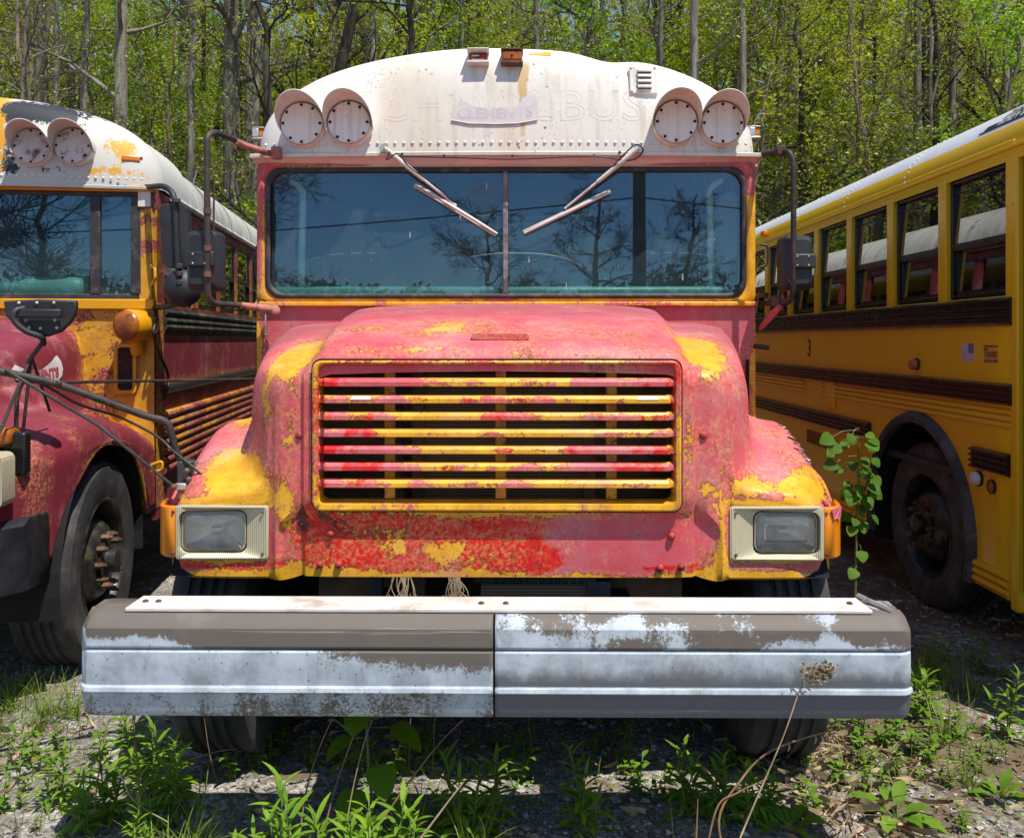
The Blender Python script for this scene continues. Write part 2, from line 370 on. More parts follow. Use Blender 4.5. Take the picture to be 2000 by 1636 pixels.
def glass(name, tint, ior=1.55, dirt=.03, refl=1.0, gc=(1, 1, 1), film=0.0, fc=(.5, .5, .46)):
    t = MT(name); fr = t.n('ShaderNodeFresnel'); fr.inputs[0].default_value = ior
    tr = t.n('ShaderNodeBsdfTransparent'); tr.inputs[0].default_value = (*tint, 1)
    gl = t.n('ShaderNodeBsdfGlossy'); gl.inputs['Roughness'].default_value = .003; gl.inputs[0].default_value = (*gc, 1)
    mx = t.n('ShaderNodeMixShader'); t.put(mx.inputs[0], t.math('MULTIPLY', fr.outputs[0], refl, clamp=True)); t.t.links.new(tr.outputs[0], mx.inputs[1]); t.t.links.new(gl.outputs[0], mx.inputs[2])
    df = t.n('ShaderNodeBsdfDiffuse'); df.inputs[0].default_value = (*fc, 1)
    m2 = t.n('ShaderNodeMixShader'); t.put(m2.inputs[0], t.math('ADD', t.step(t.noise(4, 8, .7), .4, .8, film, film+dirt), 0.0))
    t.t.links.new(mx.outputs[0], m2.inputs[1]); t.t.links.new(df.outputs[0], m2.inputs[2]); return t.done(m2.outputs[0])
M['glass'] = glass('windshield_glass', (.76, .97, .94), 1.75, .05, 1.75, (.38, .68, .98), .06, (.28, .50, .56))
M['glass_dark'] = glass('dark_window_glass', (.05, .06, .055), 1.75, .02, 2.2)
M['glass_clear'] = glass('clear_window_glass', (.8, .86, .82), 1.5, .03)
def lamp_glass():
    t = MT('headlamp_glass'); w = t.n('ShaderNodeTexWave', wave_type='BANDS', bands_direction='X'); t.put(w.inputs[0], t.co()); w.inputs['Scale'].default_value = 34
    nr = t.bump(w.outputs[1], .6, .005); g = t.n('ShaderNodeBsdfGlossy'); g.inputs['Roughness'].default_value = .05; t.put(g.inputs['Normal'], nr)
    tr = t.n('ShaderNodeBsdfTransparent'); tr.inputs[0].default_value = (.93, .95, .95, 1)
    mx = t.n('ShaderNodeMixShader'); fr = t.n('ShaderNodeFresnel'); fr.inputs[0].default_value = 1.7; t.put(fr.inputs['Normal'], nr)
    t.put(mx.inputs[0], fr.outputs[0]); t.t.links.new(tr.outputs[0], mx.inputs[1]); t.t.links.new(g.outputs[0], mx.inputs[2])
    df = t.n('ShaderNodeBsdfDiffuse'); df.inputs[0].default_value = (.78, .78, .74, 1); m2 = t.n('ShaderNodeMixShader'); t.put(m2.inputs[0], t.step(t.noise(11, 6, .7), .4, .8, .06, .14)); t.t.links.new(mx.outputs[0], m2.inputs[1]); t.t.links.new(df.outputs[0], m2.inputs[2]); return t.done(m2.outputs[0])
M['lampglass'] = lamp_glass()
M['reflector'] = simple('silver_reflector', (.93, .93, .90), .24, .6, var=.15, scale=14, bump=.3, bscale=24)

def bumper_mat():
    t = MT('oxidised_bumper'); wy, wr = t.attr('wy'), t.attr('wr')
    k = t.math('MULTIPLY', t.math('SUBTRACT', t.noise(9, 10, .74, t.co(scale=(1, 1, .8))), .5), 1.1)
    f = t.math('ADD', k, t.math('MULTIPLY', t.math('SUBTRACT', t.noise(110, 6, .78), .5), 1.0))
    pale = t.mix(t.step(t.noise(6, 8, .7), .36, .7), (.50, .56, .61), (.27, .31, .35))
    pale = t.mix(t.step(t.math('ADD', wr, t.math('MULTIPLY', k, .9)), .3, .8), pale, (.135, .14, .155))  # wr greys the pale coat; on the right half it paints shade
    pale = t.mix(t.step(t.vor(34), .14, .05, 0, .8), pale, (.09, .085, .08))
    brown = t.mix(t.noise(5, 5), (.125, .105, .088), (.155, .132, .11))
    m = t.step(t.math('ADD', wy, f), .44, .60); c = t.mix(m, pale, brown)
    vs = t.noise(14, 8, .75, t.co(scale=(1, 1, .12))); c = t.mix(t.step(vs, .54, .72, 0, .55), c, (.115, .105, .098))
    du = t.noise(4, 8, .72); c = t.mix(t.step(du, .54, .72, 0, .5), c, (.20, .185, .165))
    sc_ = t.noise(8, 6, .7, t.co(scale=(.12, 1, 6))); c = t.mix(t.step(sc_, .6, .7, 0, .3), c, (.62, .63, .64))
    return t.done(t.bsdf(c, t.mix(m, (.58,)*3, (.62,)*3), 0.0, t.bump(t.noise(40, 6, .75), .25, .002), .3))
M['bumper'] = bumper_mat()
# ------------------------------------------------------------------ shared bus builders (local x right, y backwards from the bumper, z up)
def nz(x, y, z, s=1.0): return noise.fractal(Vector((x*s, y*s, z*s)), .9, 2.1, 4)

def wheel(parent, loc, side, r=.50, w=.28, lugs=10, mat_t='tyre', detail=True):
    """a disc wheel; side=+1 shows its outer face towards +x"""
    Mx = Matrix.Translation(Vector(loc)) @ Vector((side, 0, 0)).to_track_quat('Z', 'Y').to_matrix().to_4x4()
    rim = MB().lathe([(.30, .10), (.315, .135), (.305, .14), (.292, .12), (.285, .02), (.27, -.07), (.245, -.06), (.228, .03), (.205, .095), (.18, .125), (.16, .138), (.105, .14)], Mx, 40)
    wm = rim.build('wheel', M['hub'], parent, 35)
    tread = [(.305, .13), (.36, .142), (.43, .146), (.468, .142), (.472, .138), (.486, .132), (.497, .118), (.5, .1)]
    for g in (.062, .02, -.022, -.064):
        tread += [(.5, g+.012), (.488, g+.009), (.488, g-.009), (.5, g-.012)]
    tread += [(.5, -.10), (.49, -.128), (.43, -.146), (.36, -.142), (.305, -.13)]
    MB().lathe([(a*r/.5, b*w/.28) for a, b in tread], Mx, 56, close=True).build('tyre', M[mat_t], wm, 35)
    hub = MB().lathe([(.105, .14), (.11, .15), (.10, .155), (.062, .158), (.06, .205), (.05, .212), (.0005, .213)], Mx, 24); hub.build('hub', M['hub'], wm, 35)
    if detail:
        for k in range(lugs):
            a = 2*math.pi*k/lugs; p = Mx @ Vector((.128*math.cos(a), .128*math.sin(a), .138))
            q = Mx @ Vector((.128*math.cos(a), .128*math.sin(a), .178)); q2 = Mx @ Vector((.128*math.cos(a), .128*math.sin(a), .192))
            m = MB().tube([p, q], .0165, 6); m.tube([q, q2], .0095, 8); m.build('lug_nut', M['nut'], wm)
        hh = MB()
        for k in range(2):
            a = math.pi*k + .5; p = Mx @ Vector((.219*math.cos(a), .219*math.sin(a), .066)); n = (Mx.to_3x3() @ Vector((math.cos(a), math.sin(a), .45))).normalized()
            hh.lathe([(.0005, .006), (.034, .006)], place(p, n), 16)
        hh.build('rim_hole', M['rust'], wm)
    return wm

def roof_profile(n=48, hw=1.22, z0=2.52, h=.52, e=2.45):
    out = []
    for k in range(n+1):
        t = math.pi*k/n; c, s = math.cos(t), math.sin(t)
        out.append((hw*math.copysign(abs(c)**(2/e), c), z0 + h*abs(s)**(2/e)))
    return out

def roof_cap(parent, mat, y0=1.60, hw=1.235, z0=2.52, h=.545, attr=None, dent=True, rivet_m=None):
    prof = roof_profile(96, hw, z0, h)
    rows = []
    for i in range(29):
        r = 1-(1-i/28)**1.5; row = []
        for (px, pz) in prof:
            x = px*r; z = z0 + (pz-z0)*r; zz = (z-z0)/h
            y = y0 + .07*zz**1.5 + .17*(1-math.sqrt(max(0, 1-min(1, r)**10*.985))) + .05*(x/hw)**2
            if dent and r > .5:                      # the crown is dented right of centre
                d = math.exp(-((x-.50)/.13)**2)*.035*((r-.5)/.5)**2 - math.exp(-((x+.15)/.35)**2)*.012; z -= d*(zz > .2)
            row.append((x, y, z))
        rows.append(row)
    for yy in (.08, .2, .45): rows.append([(px*(1-.012*(yy < .1)), y0+.35+yy, z0+(pz-z0)*(1.0)) for px, pz in prof])
    m = MB().grid(rows[0:]); 
    # lower flange lip
    lip = [[(px*1.0, y0+.05*(px/hw)**2+dy, z0+dz) for px in np.linspace(-hw, hw, 41)] for dy, dz in ((0, .0), (-.006, -.004), (-.004, -.018), (.02, -.02))]
    m.grid(lip)
    o = m.build('roof_cap', mat, parent, 50)
    if attr: attrs(o, attr)
    rv = MB()
    for k in range(58):
        x = -1.2 + 2.4*k/57; yb = y0 + .05*(x/hw)**2 + .07*(.045/h)**1.5 - .001
        if abs(x) > 1.17: continue
        rv.dome((x, yb, z0+.042), (0, -1, .1), .0085, .006)
    rv.build('rivet_row', rivet_m or mat, o, 60)
    return o
def cap_y(x, z, y0=1.60, hw=1.235, z0=2.52, h=.545, e=2.45):
    zz = max(0, (z-z0)/h); r = min(1, (abs(x/hw)**e + zz**e)**(1/e))
    return y0 + .07*zz**1.5 + .17*(1-math.sqrt(max(0, 1-r**10*.985))) + .05*(x/hw)**2

def warning_light(parent, x, z, yb, mat_visor, mat_cover, r=.098, rusty=False):
    """blanked eight-way lamp: raised disc with screws under a curved tin visor"""
    y = yb - .03
    body = MB().lathe([(r*1.12, -.05), (r*1.10, .012), (r*1.02, .03), (r*1.0, .032)], place((x, y, z), (0, -1, 0)), 36).build('warning_light', mat_visor, parent, 40)
    MB().lathe([(r*1.0, .026), (r*.99, .034), (.0005, .036)], place((x, y, z), (0, -1, 0)), 36).build('blanking_disc', mat_cover, body, 40)
    MB().lathe([(r*1.045, .026), (r*1.005, .031)], place((x, y, z), (0, -1, 0)), 36).build('lamp_gasket', M['black'], body)
    for k in range(8):
        a = R(90 + 45*k + (8 if k % 2 else 0)); MB().dome((x+.9*r*math.cos(a), y-.0365, z+.9*r*math.sin(a)), (0, -1, 0), .0075, .003).build('disc_screw', M['holeblack'], body)
    rows = []
    n = 28
    for j in range(9):
        t = j/8; row = []
        for k in range(n+1):
            a = R(-18 + 216*k/n); d = .185*math.sin(math.radians(180*min(1, max(0, k/n))))**.75
            rr = r*1.10 + .008*t; row.append((x + rr*math.cos(a), y + .015 - t*(d+.012), z + rr*math.sin(a) + .006*t))
        rows.append(row)
    MB().grid(rows).build('visor', mat_visor, body, 60, solid=.004)
    return body

def window_unit(parent, x, y0, y1, z0, z1, s, zmid, glassm='glass_dark', frame='blackgloss', lean=0.0):
    """one split sash bus window in a side at x; s=+1 faces +x"""
    f = MB(); t = .022; d0 = x - s*.035; d1 = x - s*.004
    lo, hi = min(d0, d1), max(d0, d1)
    f.box(lo, hi, y0, y0+t, z0, z1); f.box(lo, hi, y1-t, y1, z0, z1); f.box(lo, hi, y0+t, y1-t, z0, z0+t); f.box(lo, hi, y0+t, y1-t, z1-t, z1)
    f.box(lo, hi+.004, y0+t, y1-t, zmid-.022, zmid+.018)
    w = f.build('window', M[frame], parent, bevel=.004)
    g = MB(); dl = -s*lean
    for gx, za, zb in ((x - s*.018, zmid+.018, z1-t), (x - s*.028, z0+t, zmid-.022)):
        h = (zb-za)/2; g.obox((gx - s*abs(lean)*h*.5, (y0+y1)/2, (za+zb)/2), (.002, 0, 0), (0, (y1-y0)/2-t, 0), (dl*h*.8, 0, h))
    g.build('pane', M[glassm], w)
    i = MB(); a, b = sorted((x-s*.033, x-s*.021)); i.box(a, b, y0+t, y0+t+.02, z0+t, zmid-.022); i.box(a, b, y1-t-.02, y1-t, z0+t, zmid-.022); i.box(a, b, y0+t, y1-t, z0+t, z0+t+.018)
    i.build('lower_sash', M[frame], w)
    return w

def shell(parent, ylen, mats, windows, y0=1.70, side_detail=None, floor_m='inner_dark', z_low=.55):
    """body behind the windscreen: side walls with real openings, roof, floor, back"""
    roof = roof_profile(40); rows = [[(px*.985, y, pz-.004) for px, pz in roof] for y in np.linspace(y0+.5, ylen, 30)]
    ro = MB().grid(rows); 
    for k in range(1, 9):                      # roof seams
        yy = y0+.5 + (ylen-y0-.5)*k/9; ro.grid([[(px*.985*(1.004), yy+dy, 2.515+(pz-2.52)*1.006) for px, pz in roof] for dy in (-.03, .03)])
    drip = MB()
    o = ro.build('roof', mats['roof'], parent, 40)
    if mats.get('roof_attr'): attrs(o, mats['roof_attr'])
    MB().grid([[(px*.95, y, pz-.05) for px, pz in roof] for y in np.linspace(y0+.12, ylen-.03, 4)]).build('headliner', M['inner'], parent, 40)
    for s in (-1, 1):
        MB().tube([(s*1.235, y0+.3, 2.51), (s*1.235, ylen, 2.51)], .022, 8).build('drip_rail', mats['rail'], o)
        x0, x1 = sorted((s*1.19, s*1.22)); zl, zh = windows['z']; ys = windows['ys']
        wall = MB(); wall.box(x0, x1, y0+.02, ylen, z_low, zl); wall.box(x0, x1, y0+.02, ylen, zh, 2.515)
        w = wall.build('side_wall', mats['side'], parent)
        if mats.get('side_attr'):
            m = w.modifiers.new('cut', 'SUBSURF'); m.subdivision_type = 'SIMPLE'; m.levels = 0
            attrs(w, mats['side_attr'])
        e = [y0+.02] + [v for p in ys for v in p] + [ylen]
        for k in range(0, len(e), 2):
            if e[k+1]-e[k] > .01:
                p = MB().box(x0-.002, x1+.002, e[k], e[k+1], zl, zh).build('window_post', mats['post'], parent)
                if mats.get('post_attr'): attrs(p, mats['post_attr'])
        if windows.get('unit'):
            for (a, b) in ys: window_unit(parent, s*1.22, a, b, zl, zh, s, (zl+zh)/2-.0, windows.get('glass', 'glass_dark'))
        else:
            for (a, b) in ys: MB().box(min(s*1.203, s*1.207), max(s*1.203, s*1.207), a, b, zl, zh).build('side_window', M['glass_clear'], parent)
    MB().box(-1.19, 1.19, y0+.1, ylen, .86, .9).build('floor', M[floor_m], parent)
    bk = MB(); bk.box(-1.21, 1.21, ylen, ylen+.04, z_low, 1.85); bk.box(-1.21, 1.21, ylen, ylen+.04, 2.45, 2.6); bk.box(-1.21, -.9, ylen, ylen+.04, 1.85, 2.45); bk.box(.9, 1.21, ylen, ylen+.04, 1.85, 2.45); bk.box(-.03, .03, ylen, ylen+.04, 1.85, 2.45)
    bk.build('rear_wall', mats['side'], parent)
    bw = MB().grid([[(px*.985*r, ylen+.02, 2.516+(pz-2.52)*r) for px, pz in roof] for r in (.02, .5, 1)]).build('rear_dome', mats['roof'], parent)
    ws = [wheel(parent, (s*1.03, ylen-2.6, .5), s, detail=False) for s in (-1, 1)]
    return o

def tube_on(parent, name, pts, r, mat, fr=.06, n=10):
    return MB().tube(fillet(pts, fr), r, n).build(name, M[mat], parent, 60)

# ------------------------------------------------------------------ the middle bus
BX, BY, BR = -0.05, 2.60, R(-0.6)
bus = empty('school_bus', (BX, BY, 0), BR)
tag(bus, 'peeling red and yellow bus in the middle with white cap, seen head-on', 'bus', 'old school buses')
def L(u, v, yl):       # measure: a photo point at local depth yl -> local coordinates of the middle bus
    Y = BY + yl; x = (u-1001)/1719*Y - BX; z = CAM_H - (v-664)/1719*Y
    return Vector((x - yl*math.tan(-BR), yl, z))

# hood and fenders: one moulded shell
def hood_section(y):
    wi = interp(y, [(.33, .655), (.6, .665), (1.0, .70), (1.66, .775)])
    zt = interp(y, [(.36, 1.595), (.45, 1.625), (.6, 1.668), (.8, 1.708), (1.1, 1.75), (1.66, 1.795)])
    wo = interp(y, [(.36, .83), (.5, .872), (.8, .925), (1.66, 1.07)])
    zf = interp(y, [(.40, 1.09), (.5, 1.15), (.65, 1.225), (.85, 1.285), (1.05, 1.30), (1.3, 1.25), (1.66, 1.08)])
    ow = interp(y, [(.40, 1.165), (.55, 1.195), (.75, 1.21), (1.66, 1.21)])
    zb = .815 if y < .5 else max(.815, .5 + math.sqrt(max(0, .62**2 - min(.62, abs(y-.95))**2)))
    key = [(0, zt), (wi*.5, zt-.004), (wi*.8, zt-.014), (wi*.935, zt-.034), (wi, zt-.080),
           (wi+.016, zt-.088), (wi+.45*(wo-wi), zt-.092), (wo-.035, zt-.115), (wo-.006, zt-.165), (wo+.004, zt-.24),
           (wo+.006, lerp(zt-.24, zf+.08, .55)), (wo+.012, zf+.085), (wo+.034, zf+.028), (wo+.085, zf),
           (lerp(wo+.085, ow, .5), zf-.018), (ow-.06, zf-.072), (ow-.018, zf-.14), (ow, zf-.22), (ow+.002, max(zb, zf-.40))]
    if y < .5: key[-1] = (ow+.002, max(.83, zf-.30))
    return key
KEYN = 19
def front_y(i):        # plan depth of the front face for key column i
    return [.335, .335, .335, .337, .345, .362, .364, .368, .378, .392, .398, .40, .40, .40, .405, .43, .475, .535, .60][i]
def front_r(i): return [.10, .10, .095, .085, .07, .05, .05, .05, .04, .03, .03, .03, .03, .035, .05, .06, .06, .05, .04][i]
FX = [0, .33, .56, .602, .652, .664, .70, .735, .757, .772, .782, .787, .805, .93, 1.02, 1.098, 1.140, 1.17, 1.185]
def hood_half():
    """rows: fixed key column, from the cowl forward and down the face; returned as [column][point]"""
    cols = []; ys = np.linspace(1.70, .52, 22)
    for i in range(KEYN):
        yf = front_y(i); r = front_r(i); pts = []
        for y in ys:
            k = hood_section(y); pts.append(Vector((k[i][0], y, k[i][1])))
        p0 = pts[-1]; ks = hood_section(max(yf+r, .36)); za = ks[i][1]
        xa = lerp(ks[i][0], FX[i], .6); ya = yf + r
        for t in (.25, .5, .75): pts.append(Vector((lerp(p0.x, xa, t), lerp(p0.y, ya, t), hood_section(max(.36, lerp(p0.y, ya, t)))[i][1] if ya < p0.y else lerp(p0.z, za, t))))
        for t in range(0, 7):
            a = R(90*t/6); pts.append(Vector((lerp(xa, FX[i], t/6), yf + r - r*math.sin(a), za - r*(1-math.cos(a)))))
        z_e = pts[-1].z
        if i <= 5: Z1, Z2 = min(1.532, z_e-.004), 1.072
        elif i <= 10: f = (i-5)/6; Z1, Z2 = lerp(1.532, 1.052, f), lerp(1.072, .878, f)
        else: Z1, Z2 = 1.052, .878
        if z_e < Z1 + .004: Z1 = z_e - .004
        if Z2 > Z1 - .01: Z2 = Z1 - .01
        zb = .803 if i > 6 else .824
        if i == 6: zb = .812
        for t in range(1, 5): pts.append(Vector((FX[i], yf, lerp(z_e, Z1, t/4))))
        for t in range(1, 9): pts.append(Vector((FX[i], yf, lerp(Z1, Z2, t/8))))
        for t in range(1, 9):
            z = lerp(Z2, zb, t/8); push = .022 if i <= 7 else .012
            yy = yf + push*min(1, max(0, (Z2-z)/.035)) if i <= 7 else yf + (.012 if t == 8 else 0)
            pts.append(Vector((FX[i], yy, z)))
        pts.append(Vector((FX[i], pts[-1].y+.03, zb+.004)))
        cols.append(pts)
    return cols
hc = hood_half(); NP = len(hc[0]); SUB = 4
T1 = 22 + 3 + 7 + 4 - 1; T2 = T1 + 8                # rows bounding the grille / lamp openings
def sub_cols(cols):
    out = []
    for i in range(KEYN-1):
        for k in range(SUB):
            t = k/SUB; row = []
            for j in range(NP):
                if j < 32: 
                    a = cols[i-1][j] if i else Vector((-cols[1][j].x, cols[1][j].y, cols[1][j].z)); b, c = cols[i][j], cols[i+1][j]; d = cols[min(i+2, KEYN-1)][j]
                    cr = .5*((2*b)+(c-a)*t+(2*a-5*b+4*c-d)*t*t+(3*b-a-3*c+d)*t**3); row.append(cr if i not in (3, 4, 5) else b.lerp(c, t))
                else: row.append(cols[i][j].lerp(cols[i+1][j], t))
            out.append((i, row))
    return out + [(KEYN-1, cols[-1])]
hs = sub_cols(hc)
full = [(i, [Vector((-p.x, p.y, p.z)) for p in r]) for i, r in hs[::-1]] + hs[1:]
hm = MB(); nC = len(full)
for i, r in full: hm.v += [tuple(p) for p in r]
for c in range(nC-1):
    ia, ib = full[c][0], full[c+1][0]; lo = min(ia, ib); xm = abs(full[c][1][T2].x + full[c+1][1][T2].x)/2
    for j in range(NP-1):
        hole = (xm < .602 and T1 <= j < T2) or (.787 < xm < 1.098 and T1 <= j < T2)
        if not hole: hm.f.append((c*NP+j, (c+1)*NP+j, (c+1)*NP+j+1, c*NP+j+1))
hood = hm.build('hood', M['paint'], bus, 42)
hood.modifiers.new('solid', 'SOLIDIFY').thickness = .012
YB = [(-.93, 1.16, .13, .065, .66), (-.86, 1.10, .10, .04, .5), (-1.05, 1.30, .10, .025, .55), (-1.08, 1.22, .06, .03, -.3), (1.07, 1.11, .14, .034, .62), (.86, 1.12, .12, .035, .16), (.757, .95, .022, .12, .5),
      (-.58, .815, .22, .035, .8), (-1.0, .812, .2, .018, .6), (.8, .815, .32, .026, .75), (.3, .81, .3, .012, .5), (0, .825, .4, .012, .35), (-.95, 1.062, .2, .013, .7), (.95, 1.062, .2, .013, .7), (-.95, .872, .2, .012, .55), (.95, .872, .2, .014, .6),
      (-.28, .93, .15, .06, .24), (-.02, .885, .16, .04, .2), (.1, .93, .03, .03, .2), (-.715, 1.54, .06, .09, .5), (.725, 1.56, .07, .08, .48), (-.71, 1.30, .03, .05, .3), (-.72, 1.02, .03, .11, .36), (-.48, 1.58, .14, .02, .42), (-.2, 1.585, .16, .022, .34), (.15, 1.56, .2, .016, .22),
      (-.1, 1.655, .2, .02, .22), (0, 1.045, .62, .012, .45), (-.63, 1.29, .016, .3, .15), (.63, 1.3, .016, .3, .2), (-.8, 1.42, .03, .12, .3), (.70, 1.10, .03, .05, .28), (1.16, .9, .03, .09, .6), (-1.17, .9, .03, .1, .5), (.87, 1.3, .03, .2, .15)]
RB = [(-.19, .915, .32, .10, .95), (-.46, .93, .18, .10, .6), (-.30, 1.025, .38, .03, .6), (-.62, 1.0, .14, .1, .4), (.05, .88, .12, .05, .5), (.28, 1.03, .3, .02, .2), (.6, .845, .2, .022, .55), (-1.0, .85, .25, .022, .6), (1.0, .852, .22, .02, .22), (-.45, .87, .16, .05, .5), (.70, 1.2, .03, .2, .2), (.66, 1.3, .02, .25, .25)]
MBL = [(-.62, 1.02, .12, .06, .28), (-.5, .97, .22, .07, .28), (-.46, .88, .12, .05, .26), (-.3, 1.03, .3, .02, .36), (-.72, .9, .05, .05, .3), (.6, .86, .1, .03, .36), (.62, 1.03, .08, .03, .36), (-1.12, .845, .08, .022, .5), (.95, .845, .2, .018, .34), (.2, 1.04, .3, .012, .26), (.68, 1.2, .022, .28, .2), (-.66, 1.1, .02, .2, .24), (-.63, .84, .05, .02, .3)]
def hood_wear(x, y, z):
    top = max(0, min(1, (y-.5)/.6)) if z > 1.4 else 0
    wy = 1.15*blob(x, z, YB) + .19 + .17*nz(x*1.7, z*1.7, 2)
    if z > 1.42 and y > .42: wy += .24*blob(x, y, [(-.45, .62, .22, .10, 1), (-.72, .6, .1, .3, 1.4), (.76, .62, .12, .25, 1.2), (-.1, .7, .3, .08, 1), (.3, .6, .2, .1, .7)])
    wr = 1.7*blob(x, z, RB) - .04; wm = 1.5*blob(x, z, MBL) - .12
    if z > 1.5 and y > .6: wm += .16*max(0, min(1, (y-.7)/.7)) + .06*abs(nz(x*3, y*9, 0))
    wd = max(0, min(1, (y-.5)/.9))*(z > 1.5) + .5*blob(abs(x), z, [(.95, 1.6, .12, .10, 1)])*(y > .6)
    return wy - .13*top, wr, wm, wd
attrs(hood, hood_wear, ('wy', 'wr', 'wm', 'wd'))
# raised hood emblem recess and bolts
e = MB(); p = L(980, 650, .47)
e.grid([[(x, .455+d, z) for x in np.linspace(-.10, .10, 9)] for z, d in ((1.612, .035), (1.622, .02), (1.640, .045))])
eb = MB().prism([(a+.0, .0, b) for a, b in rrect(-.10, .10, -.012, .012, .012, 5)], (0, .03, 0))
for i, (a, b, c) in enumerate(eb.v): eb.v[i] = (a+.005, b+.425, c+1.632)
o = eb.build('emblem_bar', M['paint'], hood, bevel=.004); attrs(o, lambda x, y, z: (.05+.4*(x < -.06), .0, .1))
for (u, v, r) in ((584, 851, .0105), (1374, 850, .0115)):
    p = L(u, v, .36); MB().dome((p.x, .362, p.z), (0, -1, 0), r*1.25, .008, 14).build('bolt', M['red_lens'], hood, 60)
for (u, v, yy) in ((625, 1103, .352), (662, 1103, .352), (646, 1043, .352), (1290, 1108, .352), (1312, 1046, .352), (1331, 1106, .352)):
    p = L(u, v, yy); MB().dome((p.x, yy, p.z), (0, -1, 0), .0135, .012, 10).build('bolt', M['red_lens'], hood, 60)
hl = MB()
for (u, v, yy) in ((1546, 938, .62), (1575, 966, .53), (1610, 966, .53)):
    p = L(u, v, yy)
    hl.dome((p.x, yy, p.z+.004), (.2, -.5, .8), .006, .002, 8)
hl.build('drill_hole', M['holeblack'], hood)
# peeling white film on the right fender crown
fm = MB(); random.seed(7)
for k in range(120):
    yy = random.uniform(.66, .98); sec = hood_section(yy); t = random.gauss(.45, .3)
    if not 0 < t < 1.2: continue
    a, b = Vector((sec[14][0], yy, sec[14][1])), Vector((sec[15][0], yy, sec[15][1])); c = a.lerp(b, t) + Vector((.0, 0, .005)); s = random.uniform(.006, .018); an = random.random()*6
    d1 = Vector((math.cos(an), math.sin(an), -.35*math.cos(an)))*s; d2 = Vector((-math.sin(an), math.cos(an), .35*math.sin(an)+random.uniform(-.1, .3)))*s
    fm.add([c-d1-d2, c+d1*.8-d2*.7, c+d1+d2*.6, c-d1*.5+d2], [(0, 1, 2, 3)])
fm.build('peeling_film', simple('flaked_pink_white_film', (.66, .47, .47), .6, scale=20), hood)

# grille
gy = .322
gf = MB(); out = rrect(-.613, .613, 1.052, 1.552, .03, 5); inn = rrect(-.590, .590, 1.082, 1.537, .022, 5)
gf.grid([[(x, .345, z) for x, z in out], [(x, gy, z) for x, z in out], [(x*1.0, gy-.004, z) for x, z in rrect(-.607, .607, 1.058, 1.546, .028, 5)], [(x, gy-.002, z) for x, z in rrect(-.596, .596, 1.074, 1.542, .022, 5)], [(x, gy+.03, z) for x, z in inn], [(x, gy+.07, z) for x, z in inn]], close_u=True)
grille = gf.build('grille', M['paint'], bus, 35); grille.location.x = -.005
gw = lambda x, y, z: (.50 + .25*nz(x*3, z*9, 1) + (.16 if z < 1.09 else 0), .45 + .5*nz(x*2.5+9, z*8, 4), -.05 + .1*(abs(x) > .57))
attrs(grille, gw)
MB().grid([[(x, .3335, z) for x, z in rrect(-.619, .619, 1.046, 1.558, .034, 5)], [(x, .3335, z) for x, z in rrect(-.611, .611, 1.054, 1.550, .028, 5)]], close_u=True).build('gap_shade_ring', M['holeblack'], grille, solid=-.006)  # black ring standing in for a shaded gap round the frame
pitch = (1.535-1.088)/8
for k in range(1, 8):
    z = 1.535 - pitch*k; b = MB()
    sec = [(gy-.008, z-.0135), (gy-.013, z-.011), (gy-.013, z+.002), (gy-.004, z+.0125), (gy+.012, z+.015), (gy+.045, z+.012), (gy+.045, z-.004), (gy+.01, z-.0145)]
    b.grid([[(x, yy + (.02 if abs(x) > .58 else 0), zz) for yy, zz in sec] for x in [-.594, -.582] + list(np.linspace(-.57, .57, 60)) + [.582, .594]], close_u=True)
    o = b.build('grille_bar', M['paint'], grille, 40)
    sh = k*1.7
    attrs(o, lambda x, y, z, sh=sh, k=k: (.60 + .30*nz(x*1.4+sh, sh, 0) + .40*nz(x*7+sh, sh, 4) - (.30 if k in (1, 6, 5) and abs(x) > .25 else 0) - (.16 if x < -.3 else 0) + (.16 if z-1.53+pitch*k > .008 else -.08), .30+.45*nz(x*2+3*sh, 2, sh)+.55*nz(x*8, sh, 9), -.04 + .12*nz(x*7, sh, 3)))  # bar tops pushed yellower than undersides: light from above put into colour
for u in (762, 979, 1195):
    x = L(u, 850, .37).x + .005; o = MB().box(x-.018, x+.018, gy+.046, gy+.058, 1.085, 1.535).build('grille_post', M['paint'], grille, bevel=.003)
    m = o.modifiers.new('cut', 'SUBSURF'); m.subdivision_type = 'SIMPLE'; m.levels = 3; o.modifiers.move(1, 0)
    attrs(o, lambda x, y, z: (.66, .4, .1))
for x, tx in ((-.45, 'a'), (.50, 'b')):
    o = MB().prism([(x-.035, gy-.0135, 1.530-pitch*2+.004), (x+.035, gy-.0135, 1.530-pitch*2+.004), (x+.03, gy-.005, 1.530-pitch*2+.0155), (x-.028, gy-.005, 1.530-pitch*2+.0155)], (0, -.0015, .001)).build('paint_splash', M['whitesticker'], grille)
rad = MB().box(-.27, .30, .54, .58, .80, 1.50).build('radiator', M['radiator'], bus)
fr = MB(); fr.box(-.66, -.27, .60, .62, .62, 1.56); fr.box(.30, .66, .60, .62, .62, 1.56); fr.box(-.31, -.27, .52, .60, .72, 1.52); fr.box(.30, .34, .52, .60, .72, 1.52); fr.box(-.66, .66, .52, .66, 1.52, 1.56)
fr.build('radiator_frame', simple('brown_dusty_black', (.16, .105, .06), .8, var=.4), rad)
MB().tube([(-.37, .50, 1.5), (-.365, .49, 1.2), (-.36, .50, .9)], .03, 12).build('hose', M['rubber'], rad, 60)
MB().box(-.06, .30, .40, .46, .66, .79).build('cooler', M['radiator'], rad)
cb = MB().box(-.08, .33, .395, .46, .795, .812); cb.box(.30, .38, .39, .47, .60, .80)
for k in range(14): cb.box(-.05+.026*k, -.044+.026*k, .385, .40, .79, .835)
